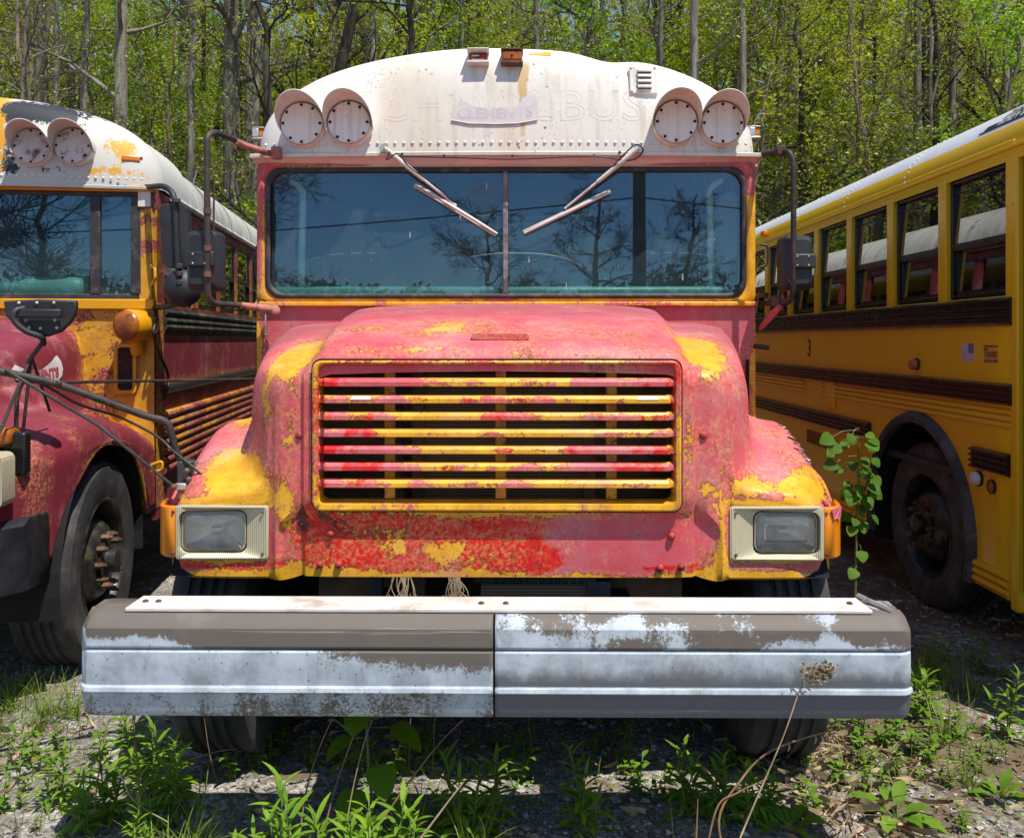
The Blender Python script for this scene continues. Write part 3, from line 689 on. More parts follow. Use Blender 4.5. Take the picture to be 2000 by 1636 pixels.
cb.build('cooler_frame', M['darksteel'], rad); MB().box(-.44, -.40, .40, .47, .55, .82).build('bracket', M['darksteel'], rad)
T_ = random.Random(9)
for x0 in (-.33, -.31, -.16, -.13):           # dead grass caught on the radiator support
    w_ = MB()
    for k in range(9): a = Vector((x0+T_.gauss(0, .012), .36, .83)); w_.tube(crom([a, a + Vector((T_.gauss(0, .02), -.01, -.05)), a + Vector((T_.gauss(0, .03), -.012, -.10)), a + Vector((T_.gauss(0, .03), -.01, -.06-.06*T_.random()))], 4), .0016, 4)
    w_.build('snagged_grass', simple('bleached_grass', (.32, .24, .14), .8), rad)
# lower front rails, axle, engine mass behind the bumper
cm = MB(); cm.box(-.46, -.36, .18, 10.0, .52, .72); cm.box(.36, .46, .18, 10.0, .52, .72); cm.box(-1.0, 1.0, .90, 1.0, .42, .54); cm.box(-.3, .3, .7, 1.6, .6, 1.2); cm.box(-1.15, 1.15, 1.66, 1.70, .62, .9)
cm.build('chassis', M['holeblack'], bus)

# headlights: cream bezel with a recessed sealed-beam lamp, amber corner lens outside
for s in (-1, 1):
    y = .392; x0, x1 = (.785, 1.102); zA, zB = .872, 1.056
    lx0, lx1 = (.868, 1.088) if s < 0 else (.872, 1.086)
    def fl(pts): return [(s*p[0], p[1], p[2]) for p in pts]
    o_ = rrect(x0, x1, zA, zB, .010, 4); i_ = rrect(lx0-.004, lx1+.004, zA+.020, zB-.018, .028, 4)
    b = MB(); b.grid([fl([(x, y+.02, z) for x, z in o_]), fl([(x, y, z) for x, z in o_]), fl([(x, y-.003, z) for x, z in rrect(x0+.006, x1-.006, zA+.006, zB-.006, .01, 4)]), fl([(x, y-.001+.022*(max(0, min(1, (x-x0)/.06)) if x < .9 else 0), z) for x, z in i_]), fl([(x, y+.055, z) for x, z in i_])], close_u=True)
    bez = b.build('headlight', M['bezel'], bus, 35)
    g = rrect(lx0+.006, lx1-.006, zA+.028, zB-.026, .026, 5); cx, cz = (lx0+lx1)/2, (zA+zB)/2
    rf = MB(); rf.grid([fl([(cx+(x-cx)*q, y+.03+.07*(1-q*q), cz+(z-cz)*q) for x, z in g]) for q in (1.05, 1, .9, .75, .55, .35, .15, .02)], close_u=True); rf.build('reflector', M['reflector'], bez, 60)
    lg = MB(); lg.grid([fl([(cx+(x-cx)*q, y+.014-.016*(1-q**3), cz+(z-cz)*q) for x, z in g]) for q in (1.0, .97, .85, .6, .3, .02)], close_u=True); lg.build('lens', M['lampglass'], bez, 60)
    rg = MB(); rg.grid([fl([(cx+(x-cx)*q, y+d, cz+(z-cz)*q) for x, z in g]) for q, d in ((1.0, .03), (1.0, .018), (1.05, .016), (1.06, .04))], close_u=True); rg.build('lens_rim', M['bezel'], bez, 40)
    if s > 0: 
        q = rrect(cx-.075, cx+.075, cz-.03, cz+.035, .012, 4); MB().grid([[(x, y+.009, z) for x, z in q], [(x*1.0, y+.006, z) for x, z in rrect(cx-.068, cx+.068, cz-.024, cz+.029, .01, 4)]], close_u=True).build('inner_lens_ring', M['chrome'], bez)
    MB().obox((s*cx, y+.06, cz), (.02, 0, 0), (0, .02, 0), (0, 0, .012)).build('bulb', M['chrome'], bez, bevel=.006)
    for (xx, zz) in ((x0+.02, zA+.02), (x0+.02, zB-.022)): MB().dome((s*xx, y-.003, zz), (0, -1, 0), .006, .004, 8).build('screw', M['nut'], bez)
    a = MB(); plan = [(1.103, .398), (1.125, .401), (1.150, .412), (1.168, .432), (1.182, .462), (1.193, .50), (1.20, .55)]
    a.grid([fl([(x-(.006 if k in (0, 3) else 0), yy+(.006 if k in (0, 3) else 0)-.004, z) for x, yy in plan]) for k, z in enumerate((zA+.004, zA+.010, zB-.008, zB-.002))])
    lens = a.build('turn_signal', M['amber'], bus, 50); lens.modifiers.new('solid', 'SOLIDIFY').thickness = .02
    for zz in (zA+.022, zB-.022): MB().dome((s*1.112, .394, zz), (0, -1, 0), .006, .004, 8).build('screw', M['nut'], lens)
    if s > 0: MB().prism([(1.128, .3925, 1.048), (1.176, .436, 1.050), (1.174, .434, 1.02), (1.160, .414, 1.006), (1.147, .404, 1.016), (1.138, .399, 1.010)], (.001, -.003, 0)).build('paint_smear', simple('pink_paint_smear', (.62, .12, .17), .55, scale=20), lens)
# bumper: two stepped steel halves
sec = [(.165, .800), (.10, .799), (.045, .797), (.036, .794), (.026, .786), (.006, .770), (.002, .764), (.0, .716), (.002, .712), (.016, .709), (.017, .701), (.004, .698), (.001, .694), (.0, .600), (-.001, .596), (-.011, .591), (-.013, .586), (-.003, .580), (.0, .576), (.008, .520), (.014, .508), (.03, .501), (.06, .50), (.165, .500)]
bumper = None
for s, (xa, xb) in ((-1, (-1.236, -.004)), (1, (.002, 1.228))):
    b = MB(); xs = list(np.linspace(xa, xb, 90)); rows = []
    for x in xs:
        e = abs(x); f = max(0, (e-1.198)/.034); cy_ = .028*f**2
        rows.append([(x, yy+cy_*(yy < .2), zz - .01*f*f*(zz > .7) + .006*f*f*(zz < .56)) for yy, zz in sec])
    xe = xb if s > 0 else xa
    if s > 0: rows += [[(xe+.004, min(.168, min(.168, max(.07, yy+.07))), zz) for yy, zz in sec], [(xe-.03, .17, zz) for yy, zz in sec]]
    else: rows = [[(xe+.03, .17, zz) for yy, zz in sec], [(xe-.004, min(.168, max(.07, yy+.07)), zz) for yy, zz in sec]] + rows
    o = b.grid(rows).build('bumper', M['bumper'], bus, 24); o.modifiers.new('solid', 'SOLIDIFY').thickness = .006; o.location.x = -.002
    if s < 0:
        attrs(o, lambda x, y, z: (.95*(z > .762) + (.9*max(0, min(1, (x+1.0)/.22)) if .70 < z <= .765 else 0) + (max(0, min(1, (z-(.683-.06*max(0, min(1, (x+.85)/.8))+.02))/.035))*.85*max(0, min(1, (x+.9)/.25)) if .6 < z <= .70 else 0) + (.42+.25*nz(x*3, 1, z*8) if z < .59 else 0)+.06+.2*blob(x, z, [(-.42, .63, .02, .014, 2), (-.37, .627, .014, .01, 2)]), (.25 if z < .59 else .04 + .3*nz(x*4, 0, z*2)), 0))
    else:
        attrs(o, lambda x, y, z: ((.52+.8*nz(x*4, 3, y*6) if z > .76 else 0) + (.12+.46*max(0, (z-.70)/.07)*(1.1-x*.7)+.85*nz(x*3.6, 7, z*5) if .70 < z <= .76 else 0) + (.06+.3*blob(x, z, [(1.08, .745, .05, .03, 2.2)])), (.9*max(0, min(1, (.69-z+.05*nz(x*3, 2, 0))/.055))*(z > .595) + (.85 if z < .58 else 0)) if z < .7 else .05, 0))  # lower right face greyed through wr: its shade put into the colour
pl = MB().box(-1.115, 1.125, .035, .165, .803, .815).build('bumper_board', M['plate'], bus, bevel=.003); 
for x, y in ((-1.08, .10), (-1.04, .10), (-.045, .09), (.03, .09), (1.08, .10)): MB().dome((x, y, .815), (0, 0, 1), .010, .007, 8).build('screw', M['bolt'], pl)
MB().tube([(1.13, .165, .822), (1.19, .05, .806)], .008, 6).build('edge_strip', M['alu'], pl)
bb_ = MB().box(-1.1, 1.1, .17, .27, .52, .75).build('bumper_shadow_box', M['holeblack'], bus)  # unseen box, added to deepen the bumper's shadow on the ground
# front wheels
wheel(bus, (-1.03, .95, .5), -1, detail=False); wheel(bus, (1.03, .95, .5), 1, detail=False)
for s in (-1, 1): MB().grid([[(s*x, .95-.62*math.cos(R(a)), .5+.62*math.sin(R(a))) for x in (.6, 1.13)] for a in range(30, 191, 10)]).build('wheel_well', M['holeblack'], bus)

# cowl and windscreen frame
HW = 1.213
cw = MB(); nx, nzz = 60, 26
cw.grid([[(x, 1.682, z) for x in np.linspace(-HW, HW, nx)] for z in np.linspace(.80, 1.782, nzz)])
cowl = cw.build('cowl', M['paint'], bus, 30)
attrs(cowl, lambda x, y, z: (.55*(abs(x) > 1.19) + .3*blob(x, z, [(1.1, 1.5, .15, .1, 1.3), (-1.17, 1.5, .1, .3, .8), (1.17, 1.25, .03, .3, 1.2)]), -.05, .05*(z < 1.3)))
sl = MB(); sl.box(-HW-.004, HW+.004, 1.655, 1.70, 1.783, 1.806); sl = sl.build('cowl_rail', M['paint'], bus, bevel=.006); m = sl.modifiers.new('cut', 'SUBSURF'); m.subdivision_type = 'SIMPLE'; m.levels = 5; sl.modifiers.move(1, 0)
attrs(sl, lambda x, y, z: (.62, .1, .08))
oa = rrect(-1.215, 1.215, 1.806, 2.505, .03, 8); ob = rrect(-1.165, 1.165, 1.828, 2.455, .085, 8)
wf = MB(); lay = []
for q in np.linspace(0, 1, 7): lay.append([(lerp(a[0], b[0], q), 1.69 - .012*math.sin(math.pi*q), lerp(a[1], b[1], q)) for a, b in zip(oa, ob)])
lay = [[(x*1.002, 1.80, z) for x, z in oa]] + lay + [[(x, 1.72, z) for x, z in ob]]
# densify round the loop
def dens(loop, n=5):
    o = []
    for a, b in zip(loop, loop[1:]+loop[:1]):
        for k in range(n): o.append(tuple(lerp(a[i], b[i], k/n) for i in range(3)))
    return o
wf.grid([dens(l, 14) for l in lay], close_u=True); wso = wf.build('windscreen_frame', M['paint'], bus, 40)
attrs(wso, lambda x, y, z: (.50 + (.36 if (x > 0 and z < 2.3) else 0) - (.30*(z > 2.32)) + (.0 if x > 0 else -.12) + .25*(1 if abs(x) < 1.19 and x < 0 else 0), .1*(z > 2.4), .12*(abs(x) > 1.205) - .02))
gk = MB(); lp = dens([(x, 1.70, z) for x, z in rrect(-1.158, 1.158, 1.834, 2.449, .08, 8)], 4)
c0 = Vector((0, 1.70, 2.14))
rows = []
for k in range(8):
    a = 2*math.pi*k/8; ox, oy = .0125*math.cos(a), .012*math.sin(a)
    ring = []
    for x, y, z in lp:
        sx = 1 - ox/1.158*1.0; sz = 1 - ox/.31; ring.append((x*sx, y - .018 + oy, 2.1415 + (z-2.1415)*sz))
    rows.append(ring)
gk.grid(rows, close_u=True, close_v=True); gasket = gk.build('windscreen_gasket', M['gasket'], bus, 60)
MB().box(-.013, .013, 1.672, 1.70, 1.845, 2.44).build('windscreen_post', M['post_grey'], bus, bevel=.005)
for s, a, b in ((-1, -1.145, -.014), (1, .014, 1.145)):
    pts = [(x, 1.697, z) for x, z in (rrect(a, b, 1.842, 2.440, .006, 3))]
    wsx = MB().grid([[(lerp(a, b, i/14), 1.697, lerp(1.842, 2.440, j/8)) for i in range(15)] for j in range(9)]).build('windscreen', M['glass'], bus, 60)
    fl_ = MB(); random.seed(3+s)
    for k in range(20):
        x = random.uniform(a+.03, b-.03); z = 1.86 + .55*random.random()**1.4; w = random.uniform(.0009, .0018); h = w*random.uniform(.8, 2)
        if k < 3: h = .018; w = .002
        fl_.add([(x-w, 1.6945, z-h), (x+w, 1.6945, z-h*.8), (x+w*.8, 1.6945, z+h), (x-w*.7, 1.6945, z+h*.9)], [(0, 1, 2, 3)])
    fl_.build('speck', M['letterwhite'], wsx)
hd = MB(); hd.grid([[(x, y + .05*(x/1.235)**2*(1-i/3), z) for x in np.linspace(-1.222, 1.222, 60)] for i, (y, z) in enumerate(((1.607, 2.502), (1.635, 2.497), (1.672, 2.478), (1.684, 2.462)))])
hdo = hd.build('header', simple('sun_faded_pink_header', (.78, .60, .54), .5, var=.12, scale=3, grime=(.62, .26, .23), gscale=1.6), bus, 40)
# roof cap
RU = [(.085, 2.98, .024, .2, 1.0), (.085, 2.72, .022, .34, .8), (-.03, 2.9, .03, .2, .2), (.20, 2.95, .05, .12, .2)]
cap = roof_cap(bus, M['cap'], attr=lambda x, y, z: (blob(x, z, RU) - .06 + .12*(z < 2.535), 0, .35*blob(x, z, [(.085, 2.82, .03, .16, 1.1), (-.75, 2.85, .4, .12, .45), (.45, 2.85, .3, .13, .35), (.085, 2.62, .03, .05, .9)]) - .06), rivet_m=M['whitepaint'])
for u in (590, 684, 1319, 1412):
    p = L(u, 241, 1.60); warning_light(bus, p.x, p.z, cap_y(p.x, p.z-.05)+.01, M['whitepaint'], M['cover'])
# vent
vx, vz = .665, 2.87; vy = cap_y(vx, vz)
vt = MB(); Rv = Matrix.Rotation(R(-9), 4, 'X'); b = MB().box(-.068, .068, -.012, .012, -.072, .072)
b.box(-.066, .066, -.014, .0, -.07, .07)
vt.v = [tuple(Matrix.Translation((vx, vy-.002, vz)) @ Rv @ Vector(p)) for p in b.v]; vt.f = b.f; vent = vt.build('vent', M['whitepaint'], cap, bevel=.004)
for k in range(4):
    z = -.042 + .027*k; b = MB().grid([[(x, yy, z+dz) for x in (-.028, -.024, .036, .04)] for yy, dz in ((-.0145, .016), (-.026, .010), (-.030, .0), (-.0145, -.002))])
    b.v = [tuple(Matrix.Translation((vx, vy-.002, vz)) @ Rv @ Vector(p)) for p in b.v]; b.build('louvre', M['whitepaint'], vent, 40)
    b = MB().box(-.026, .038, -.0165, -.0145, z-.006, z-.001); b.v = [tuple(Matrix.Translation((vx, vy-.002, vz)) @ Rv @ Vector(p)) for p in b.v]; b.build('slot', M['holeblack'], vent)
for (a, c) in ((-.056, .06), (.056, .06), (-.056, -.06)):
    p = Matrix.Translation((vx, vy-.002, vz)) @ Rv @ Vector((a, -.0145, c)); MB().dome(p, (0, -1, .2), .006, .004).build('screw', M['alu'], vent)
# marker lamps on the crown
for i, (u, v, lm) in enumerate(((935, 112, 'amber_dull'), (1001, 113, 'amber_dull'))):
    p = L(u, v, 1.65); Rl = Matrix.Rotation(R(-4), 4, 'X')
    base = MB().box(-.053, .053, -.05, .09, -.036, -.022); base.box(-.05, .05, .0, .09, -.022, .028); base.box(-.053, .053, -.058, .09, .028, .036)
    T = Matrix.Translation((p.x, 1.655, p.z-.008)) @ Rl; base.v = [tuple(T @ Vector(q)) for q in base.v]
    ml = base.build('marker_lamp', M['rust'] if i else M['plate'], cap, bevel=.004)
    ln = MB()
    if i: ln.box(-.048, .048, -.052, 0, -.022, .026)
    else: ln.box(-.046, .046, -.02, 0, -.018, .022)
    ln.v = [tuple(T @ Vector(q)) for q in ln.v]; ln.build('lens', M[lm] if i else M['red_lens'], ml, bevel=.008)
    dm = MB().dome(T @ Vector((0, -.053 if i else -.021, .0)), (0, -1, 0), .006, .004); dm.build('screw', M['holeblack'], ml)
    if not i:
        cc = MB(); cc.box(-.03, .005, -.0225, -.02, .006, .012); cc.box(-.03, .03, -.0225, -.02, -.012, -.006); cc.v = [tuple(T @ Vector(q)) for q in cc.v]; cc.build('contact_strip', M['plate'], ml)
rows = []
for q in np.linspace(0, 1, 5):
    rows.append([])
    for x in np.linspace(.115, .222, 9):
        z = 3.005 + .035*q - .05*max(0, x-.15); rows[-1].append((x, cap_y(x, z)-.006, z))
MB().grid(rows).build('paint_patch', M['yellow_patch'], cap, 60)
for s in (-1, 1):
    z = 2.655; x = s*1.243; o = MB(); o.box(x-.03, x+.03, 1.80, 1.90, z-.03, z-.018); o.box(x-.03, x+.03, 1.80, 1.90, z+.026, z+.034); o.box(x-.03, x+.002, 1.80, 1.90, z-.018, z+.026)
    o = o.build('side_marker', M['alu'], cap, bevel=.004); MB().box(x-.024, x+.026, 1.806, 1.894, z-.018, z+.026).build('lens', M['amber'], o, bevel=.008)
# ghost lettering and the torn sticker
# outline-only ghost of the old lettering, thin ribbons round each letter
def on_cap(x, z, d): return (x, cap_y(x, z)-d, z)
for word, xc in (('SCHOOL', -.255), ('BUS', .46)):
    v, f = text_verts(word, .215, 0, 0, 0, outline=.0007); MB().add([on_cap(a*1.12+xc, 2.735+b, .0002+c) for a, b, c in v], f).build('ghost_lettering', M['ghost2'], cap, fix=False)
prof = [(-.258, 2.672), (-.17, 2.655), (-.04, 2.652), (.06, 2.655), (.155, 2.672), (.16, 2.72), (.145, 2.757), (.155, 2.775), (.143, 2.796), (.125, 2.80), (.083, 2.778), (.07, 2.752), (.04, 2.722), (-.03, 2.723), (-.15, 2.738), (-.205, 2.768), (-.212, 2.788), (-.222, 2.76), (-.237, 2.71)]
tri = bmesh.new(); vs = [tri.verts.new((a, 0, b)) for a, b in prof]; fc = tri.faces.new(vs); bmesh.ops.triangulate(tri, faces=[fc]); bmesh.ops.subdivide_edges(tri, edges=tri.edges[:], cuts=2, use_grid_fill=False)
stm = MB(); stm.add([(p.co.x, cap_y(p.co.x, p.co.z)-.006, p.co.z) for p in tri.verts], [tuple(q.index for q in g.verts) for g in (tri.verts.index_update() or tri.faces)]); tri.free()
stk = stm.build('torn_sticker', M['whitesticker'], cap, 60)
v, f = text_verts('CLEMENTS', .072, 0, 0, .002, cuts=1); v = [(a*1.05-.05, 2.688 + b + .18*max(0, (a*1.05-.05))**2*4 + .012, 0) for a, b, c in v]
MB().add([(a, cap_y(a, b)-.0063, b) for a, b, c in v], f).build('sticker_lettering', M['ghost'], stk, fix=False)
MB().tube([(a, cap_y(a, b)-.006, b-.001) for a, b in prof[:5]], .0028, 6).build('curled_edge', M['plate'], stk, 60)
# wipers
def wiper(pivot, elbow, b0, b1, y=1.655):
    P = [L(*q, yl) for q, yl in ((pivot, 1.60), (elbow, 1.655))]; w = MB(); a, b = P
    w.tube([a + Vector((0, .03, 0)), a + Vector((0, -.03, 0))], .020, 12); wp = w.build('wiper', M['alu'], bus, 50)
    a2 = a + Vector((0, -.025, 0)); mid = a2.lerp(b, .55)
    MB().tube([a2, mid], [.014, .010], 8).tube([mid, b], [.007, .006], 8).build('wiper_arm', M['plate'], wp, 60)
    p, q = L(*b0, 1.665), L(*b1, 1.665); d = (q-p).normalized(); up = Vector((-d.z, 0, d.x)); bl = MB()
    bl.tube([p, q], .0055, 6); bl.build('wiper_blade', M['rubber'], wp)
    hb = MB(); m = p.lerp(q, .5) + Vector((0, -.02, 0)); hb.tube([p + Vector((0, -.008, 0)), p.lerp(q, .25) + Vector((0, -.02, 0)), m, p.lerp(q, .75) + Vector((0, -.02, 0)), q + Vector((0, -.008, 0))], [.007, .009, .010, .009, .007], 6)
    hb.tube([p + Vector((0, -.004, 0)) - up*.012, q + Vector((0, -.004, 0)) - up*.012], .004, 5); hb.build('blade_holder', M['plate'], wp)
    return wp, a2, b
w1, a1, b1 = wiper((752, 291), (892, 402), (812, 360), (972, 457))
w2, a2, b2 = wiper((1246, 293), (1104, 408), (1193, 376), (1025, 456))
MB().tube(crom([a1 + Vector((.03, -.01, -.02)), a1 + Vector((.015, -.02, -.06)), a1 + Vector((.07, -.015, -.03)), a1 + Vector((.12, -.01, -.09)), a1.lerp(b1, .7) + Vector((.02, -.01, 0)), b1], 6), .0035, 6).build('washer_hose', M['wire'], w1, 60)
MB().tube(crom([L(775, 305, 1.6), L(900, 308, 1.595), L(1000, 311, 1.595), L(1160, 306, 1.595), L(1230, 314, 1.58), L(1256, 296, 1.55), L(1244, 283, 1.55), L(1222, 300, 1.56), L(1180, 345, 1.62), L(1140, 385, 1.64), L(1108, 405, 1.65)], 8), .0035, 6).build('washer_hose', M['wire'], w2, 60)
for u, v in ((786, 300), (868, 304), (1002, 304), (1161, 304), (1211, 298)):
    MB().dome(L(u, v, 1.602), (0, -1, 0), .007, .010).build('hose_clip', M['darksteel'], cap)
# mirror loops
def mirror_loop(s, pts, r, mats, head):
    root = MB().tube(fillet([L(*p) for p in pts], .07, 8), r, 12).build('mirror_bracket', M[mats], bus, 60)
    (u0, v0, u1, v1, y, split) = head; a, b = L(u0, v1, y), L(u1, v0, y)
    # the back of the head shows: a tapered moulded shell with a step across the middle
    hx = (a.x+b.x)/2; hz = (a.z+b.z)/2; w = abs(b.x-a.x)/2; h = abs(b.z-a.z)/2
    sh = MB(); rr = lambda k: [(hx+(x-hx)*k, z) for x, z in rrect(hx-w, hx+w, hz-h, hz+h, .025, 4)]
    sh.grid([[(x, y+.10, z) for x, z in rr(1)], [(x, y+.02, z) for x, z in rr(1)], [(hx+(x-hx)*.93, y-.0, hz+(z-hz)*.95) for x, z in rr(1)], [(hx+(x-hx)*.62, y-.035, hz+(z-hz)*.80) for x, z in rr(1)], [(hx+(x-hx)*.02, y-.035, hz+(z-hz)*.02) for x, z in rr(1)]], close_u=True)
    hd_ = sh.build('mirror_head', M['mirrorblack'], root, 35)
    bd = MB().box(hx-w*.72, hx+w*.96, y-.055, y-.02, hz-.03, hz+.035).build('clamp_band', M['mirrorblack'], hd_, bevel=.006)
    for k in (-.3, .45):
        for zz in (.022, -.018): MB().dome((hx+w*k, y-.055, hz+zz), (0, -1, 0), .005, .004).build('screw', M['alu'], hd_)
    MB().grid([[(hx+(x-hx)*.92, y+.101, hz+(z-hz)*.95) for x, z in rr(q)] for q in (1, .5, .02)], close_u=True).build('mirror_glass', M['chrome'], hd_)
    return root
ml = mirror_loop(-1, [(520, 297, 1.66), (470, 277, 1.45), (418, 256, 1.25), (403, 264, 1.2), (404, 500, 1.2), (404, 592, 1.22), (470, 596, 1.45), (525, 603, 1.64)], .0138, 'tube_rust', (362, 449, 425, 567, 1.25, 0))
MB().tube([L(527, 299, 1.62), L(478, 284, 1.46), L(460, 275, 1.40)], .0155, 10).build('bracket_stub', M['tube_pink'], ml, 60)
MB().tube([L(536, 606, 1.62), L(500, 600, 1.52), L(468, 596, 1.43)], [.022, .018, .0155], 10).build('bracket_stub', M['tube_pink'], ml, 60)
MB().tube([L(417, 352, 1.22), L(416, 450, 1.22)], .0045, 6).build('stay_rod', M['tube_rust'], ml)
MB().obox(L(540, 298, 1.60), (.024, 0, 0), (0, .02, 0), (0, 0, .03)).build('mount_foot', M['tube_pink'], ml, bevel=.008)
MB().dome(L(535, 607, 1.60), (0, -1, .1), .030, .02, 12).build('mount_foot', M['tube_pink'], ml, 60)
for v in (412, 484, 535): 
    p = L(404, v, 1.2); MB().cyl(p + Vector((0, 0, .012)), p - Vector((0, 0, .012)), .0170, 14).build('clamp', M['rust'], ml, 60)
MB().tube(crom([L(520, 588, 1.62), L(508, 585, 1.6), L(497, 598, 1.55), L(470, 606, 1.45), L(440, 600, 1.3)], 6), .004, 6).build('mirror_cable', M['wire'], ml, 60)
mr = mirror_loop(1, [(1488, 301, 1.66), (1515, 298, 1.55), (1541, 297, 1.45), (1549, 318, 1.44), (1549, 480, 1.44), (1548, 584, 1.45), (1520, 593, 1.55), (1486, 592, 1.68)], .0132, 'tube_rust', (1529, 460, 1587, 566, 1.49, 0))
MB().tube([L(1485, 641, 1.70), L(1510, 612, 1.58), L(1522, 598, 1.52)], [.012, .018, .012], 8).build('stay_rod', M['paint'], mr); attrs(mr.children[-1], lambda x, y, z: (.0, .2, .3))
MB().obox(L(1523, 296, 1.5), (.022, 0, 0), (0, .02, 0), (0, 0, .022)).build('clamp', M['rust'], mr, bevel=.006)
MB().obox(L(1514, 588, 1.55), (.016, 0, 0), (0, .02, 0), (0, 0, .024)).build('clamp', M['rust'], mr, bevel=.006)
MB().tube(crom([L(1490, 577, 1.66), L(1502, 585, 1.6), L(1520, 597, 1.55), L(1545, 590, 1.45), L(1546, 560, 1.43), L(1538, 545, 1.43)], 6), .004, 6).build('mirror_cable', M['wire'], mr, 60)
MB().cyl(L(1478, 578, 1.68), L(1498, 576, 1.62), .012, 10).build('hinge_stub', M['rust'], bus, 60)
MB().cyl(L(1474, 676, 1.68), L(1499, 679, 1.60), .013, 10).build('hinge_stub', M['darksteel'], bus, 60)
for s, u, v0, v1 in ((-1, 513, 480, 545), (1, 1485, 352, 520)):
    v0, v1 = ((478, 545) if s < 0 else (478, 522)); p, q = L(u, v0, 1.75), L(u, v1, 1.75)
    MB().tube(fillet([p, p + Vector((s*.035, 0, -.005)), q + Vector((s*.035, 0, .01)), q], .03), .006, 8).build('grab_handle', M['darksteel'], bus, 60)
# cowl side detail: slot at the right, latch at the left
sl_ = MB().grid([[L(u+du, v, 1.66) for u, du in ((1456, 0), (1459, 0), (1461, 2))] for v in (702, 716, 750, 790, 806)]).build('vent_slot', M['holeblack'], bus)
MB().tube(fillet([L(524, 610, 1.66), L(519, 612, 1.65), L(519, 655, 1.65), L(524, 656, 1.66)], .01), .006, 6).build('latch', M['chrome'], bus, 60)
MB().tube([L(506, 600, 1.72), L(503, 700, 1.72), L(500, 800, 1.72)], .010, 6).build('door_edge', M['paint_dark'], bus); attrs(bus.children[-1], lambda x, y, z: (.5, 0, .1))
# interior things seen through the glass
shell(bus, 11.2, dict(roof=M['dirty_roof'], rail=M['plate'], side=M['paint_dark'], post=M['paint_dark'], post_attr=lambda x, y, z: (-.3, -.3, .35), side_attr=lambda x, y, z: (.3, .1, .1), roof_attr=lambda x, y, z: (0, .36, 0)),
      dict(z=(1.84, 2.42), ys=[(1.80, 2.20), (2.32, 3.05)] + [(3.2+.72*k, 3.8+.72*k) for k in range(11)], unit=False))
for s in (-1, 1): MB().tube(fillet([(s*1.08, 1.80, 2.42), (s*1.02, 1.82, 2.38), (s*1.04, 1.84, 1.6), (s*1.06, 1.84, .95)], .08), .018, 8).build('inner_pillar', M['inner'], bus, 60)
MB().box(-1.15, 1.15, 1.73, 1.98, 1.70, 1.885).build('dashboard', M['seatgreen'], bus, bevel=.02)
sw = MB().lathe([(.215+.014*math.cos(2*math.pi*k/8), .014*math.sin(2*math.pi*k/8)) for k in range(8)], place((.62, 2.10, 1.80), (0, .55, .83)), 36, close=True).build('steering_wheel', M['black'], bus, 60)
MB().obox((.62, 2.10, 1.79), (.2, 0, 0), (0, .02, 0), (0, 0, .01)).build('wheel_spoke', M['black'], sw)
MB().box(.42, .62, 1.80, 1.83, 2.29, 2.32).build('inside_mirror', M['black'], bus, bevel=.006)
for k in range(9):
    for s in (-1, 1):
        if k == 0 and s > 0: continue
        q = MB(); y = 3.1+.85*k; q.obox((s*.66, y, 1.62), (.48, 0, 0), (0, .05, 0), (0, 0, .36)); q.obox((s*.66, y-.25, 1.30), (.48, 0, 0), (0, .22, 0), (0, 0, .06)); q.build('bus_seat', M['seatgreen'], bus, bevel=.03)
q = MB(); q.obox((.62, 2.75, 1.65), (.25, 0, 0), (0, .05, 0), (0, 0, .38)); q.obox((.62, 2.5, 1.32), (.25, 0, 0), (0, .25, 0), (0, 0, .06)); q.build('driver_seat', M['seatgreen'], bus, bevel=.04)
ring = MB()
for k in range(9):
    r = .012+.0085*k; ring.lathe([(r, 0), (r+.0016, .0005)], place((-.11, 1.6935, 2.305), (0, -1, 0)), 40)
ring.build('glue_ring', simple('dried_glue', (.16, .2, .22), .5), bus)

# crossover mirror arm on the left fender
br = MB(); p = L(362, 925, .56); br.obox(p + Vector((0, .0, -.005)), (.026, .012, 0), (-.01, .03, 0), (0, 0, .052))
arm = br.build('crossover_mirror_arm', M['darksteel'], bus, bevel=.004)
br2 = MB(); br2.add([L(358, 893, .60), L(408, 909, .60), L(380, 935, .54), L(354, 955, .52)], [(0, 1, 2, 3)]); br2.build('mount_plate', M['rust'], arm, solid=.006)
MB().tube(fillet([L(352, 900, .56), L(342, 880, .56), L(326, 822, .55), L(288, 815, .52), L(110, 750, .38), L(8, 728, .30), L(-140, 700, .2)], .06), [.0128]*37, 12).build('arm_tube', M['tube_rust'], arm, 60)
MB().tube([L(338, 951, .5), L(190, 832, .40), L(5, 722, .28)], .0055, 8).build('stay_rod', M['darksteel'], arm, 60)
MB().tube([L(112, 747, .38), L(300, 744, .95), L(512, 740, 1.60)], .0055, 8).build('stay_rod', M['tube_rust'], arm, 60)
MB().tube(crom([L(20, 736, .31), L(80, 752, .36), L(150, 790, .42), L(230, 815, .48), L(300, 850, .53), L(335, 880, .53), L(390, 925, .52), L(406, 940, .50)], 6), .005, 6).build('arm_cable', M['wire'], arm, 60)
for (u, v, yy) in ((364, 920, .515), (368, 937, .515), (338, 952, .49), (112, 748, .37)):
    MB().dome(L(u, v, yy), (0, -1, 0), .011, .012, 8).build('bolt', M['nut'] if u != 112 else M['darksteel'], arm)
MB().obox(L(352, 951, .51), (.02, 0, 0), (0, .012, 0), (0, 0, .012)).build('clevis', M['alu'], arm, bevel=.004)
hdm = MB().lathe([(.0005, -.07), (.08, -.055), (.135, -.01), (.15, .03), (.14, .034)], place(L(-112, 600, .16), (.1, .9, .1)), 32).build('mirror_head', M['mirrorblack'], arm, 60)
MB().tube([L(-112, 600, .12), L(-120, 660, .18), L(-140, 700, .2)], .010, 8).build('mirror_stem', M['tube_rust'], arm)
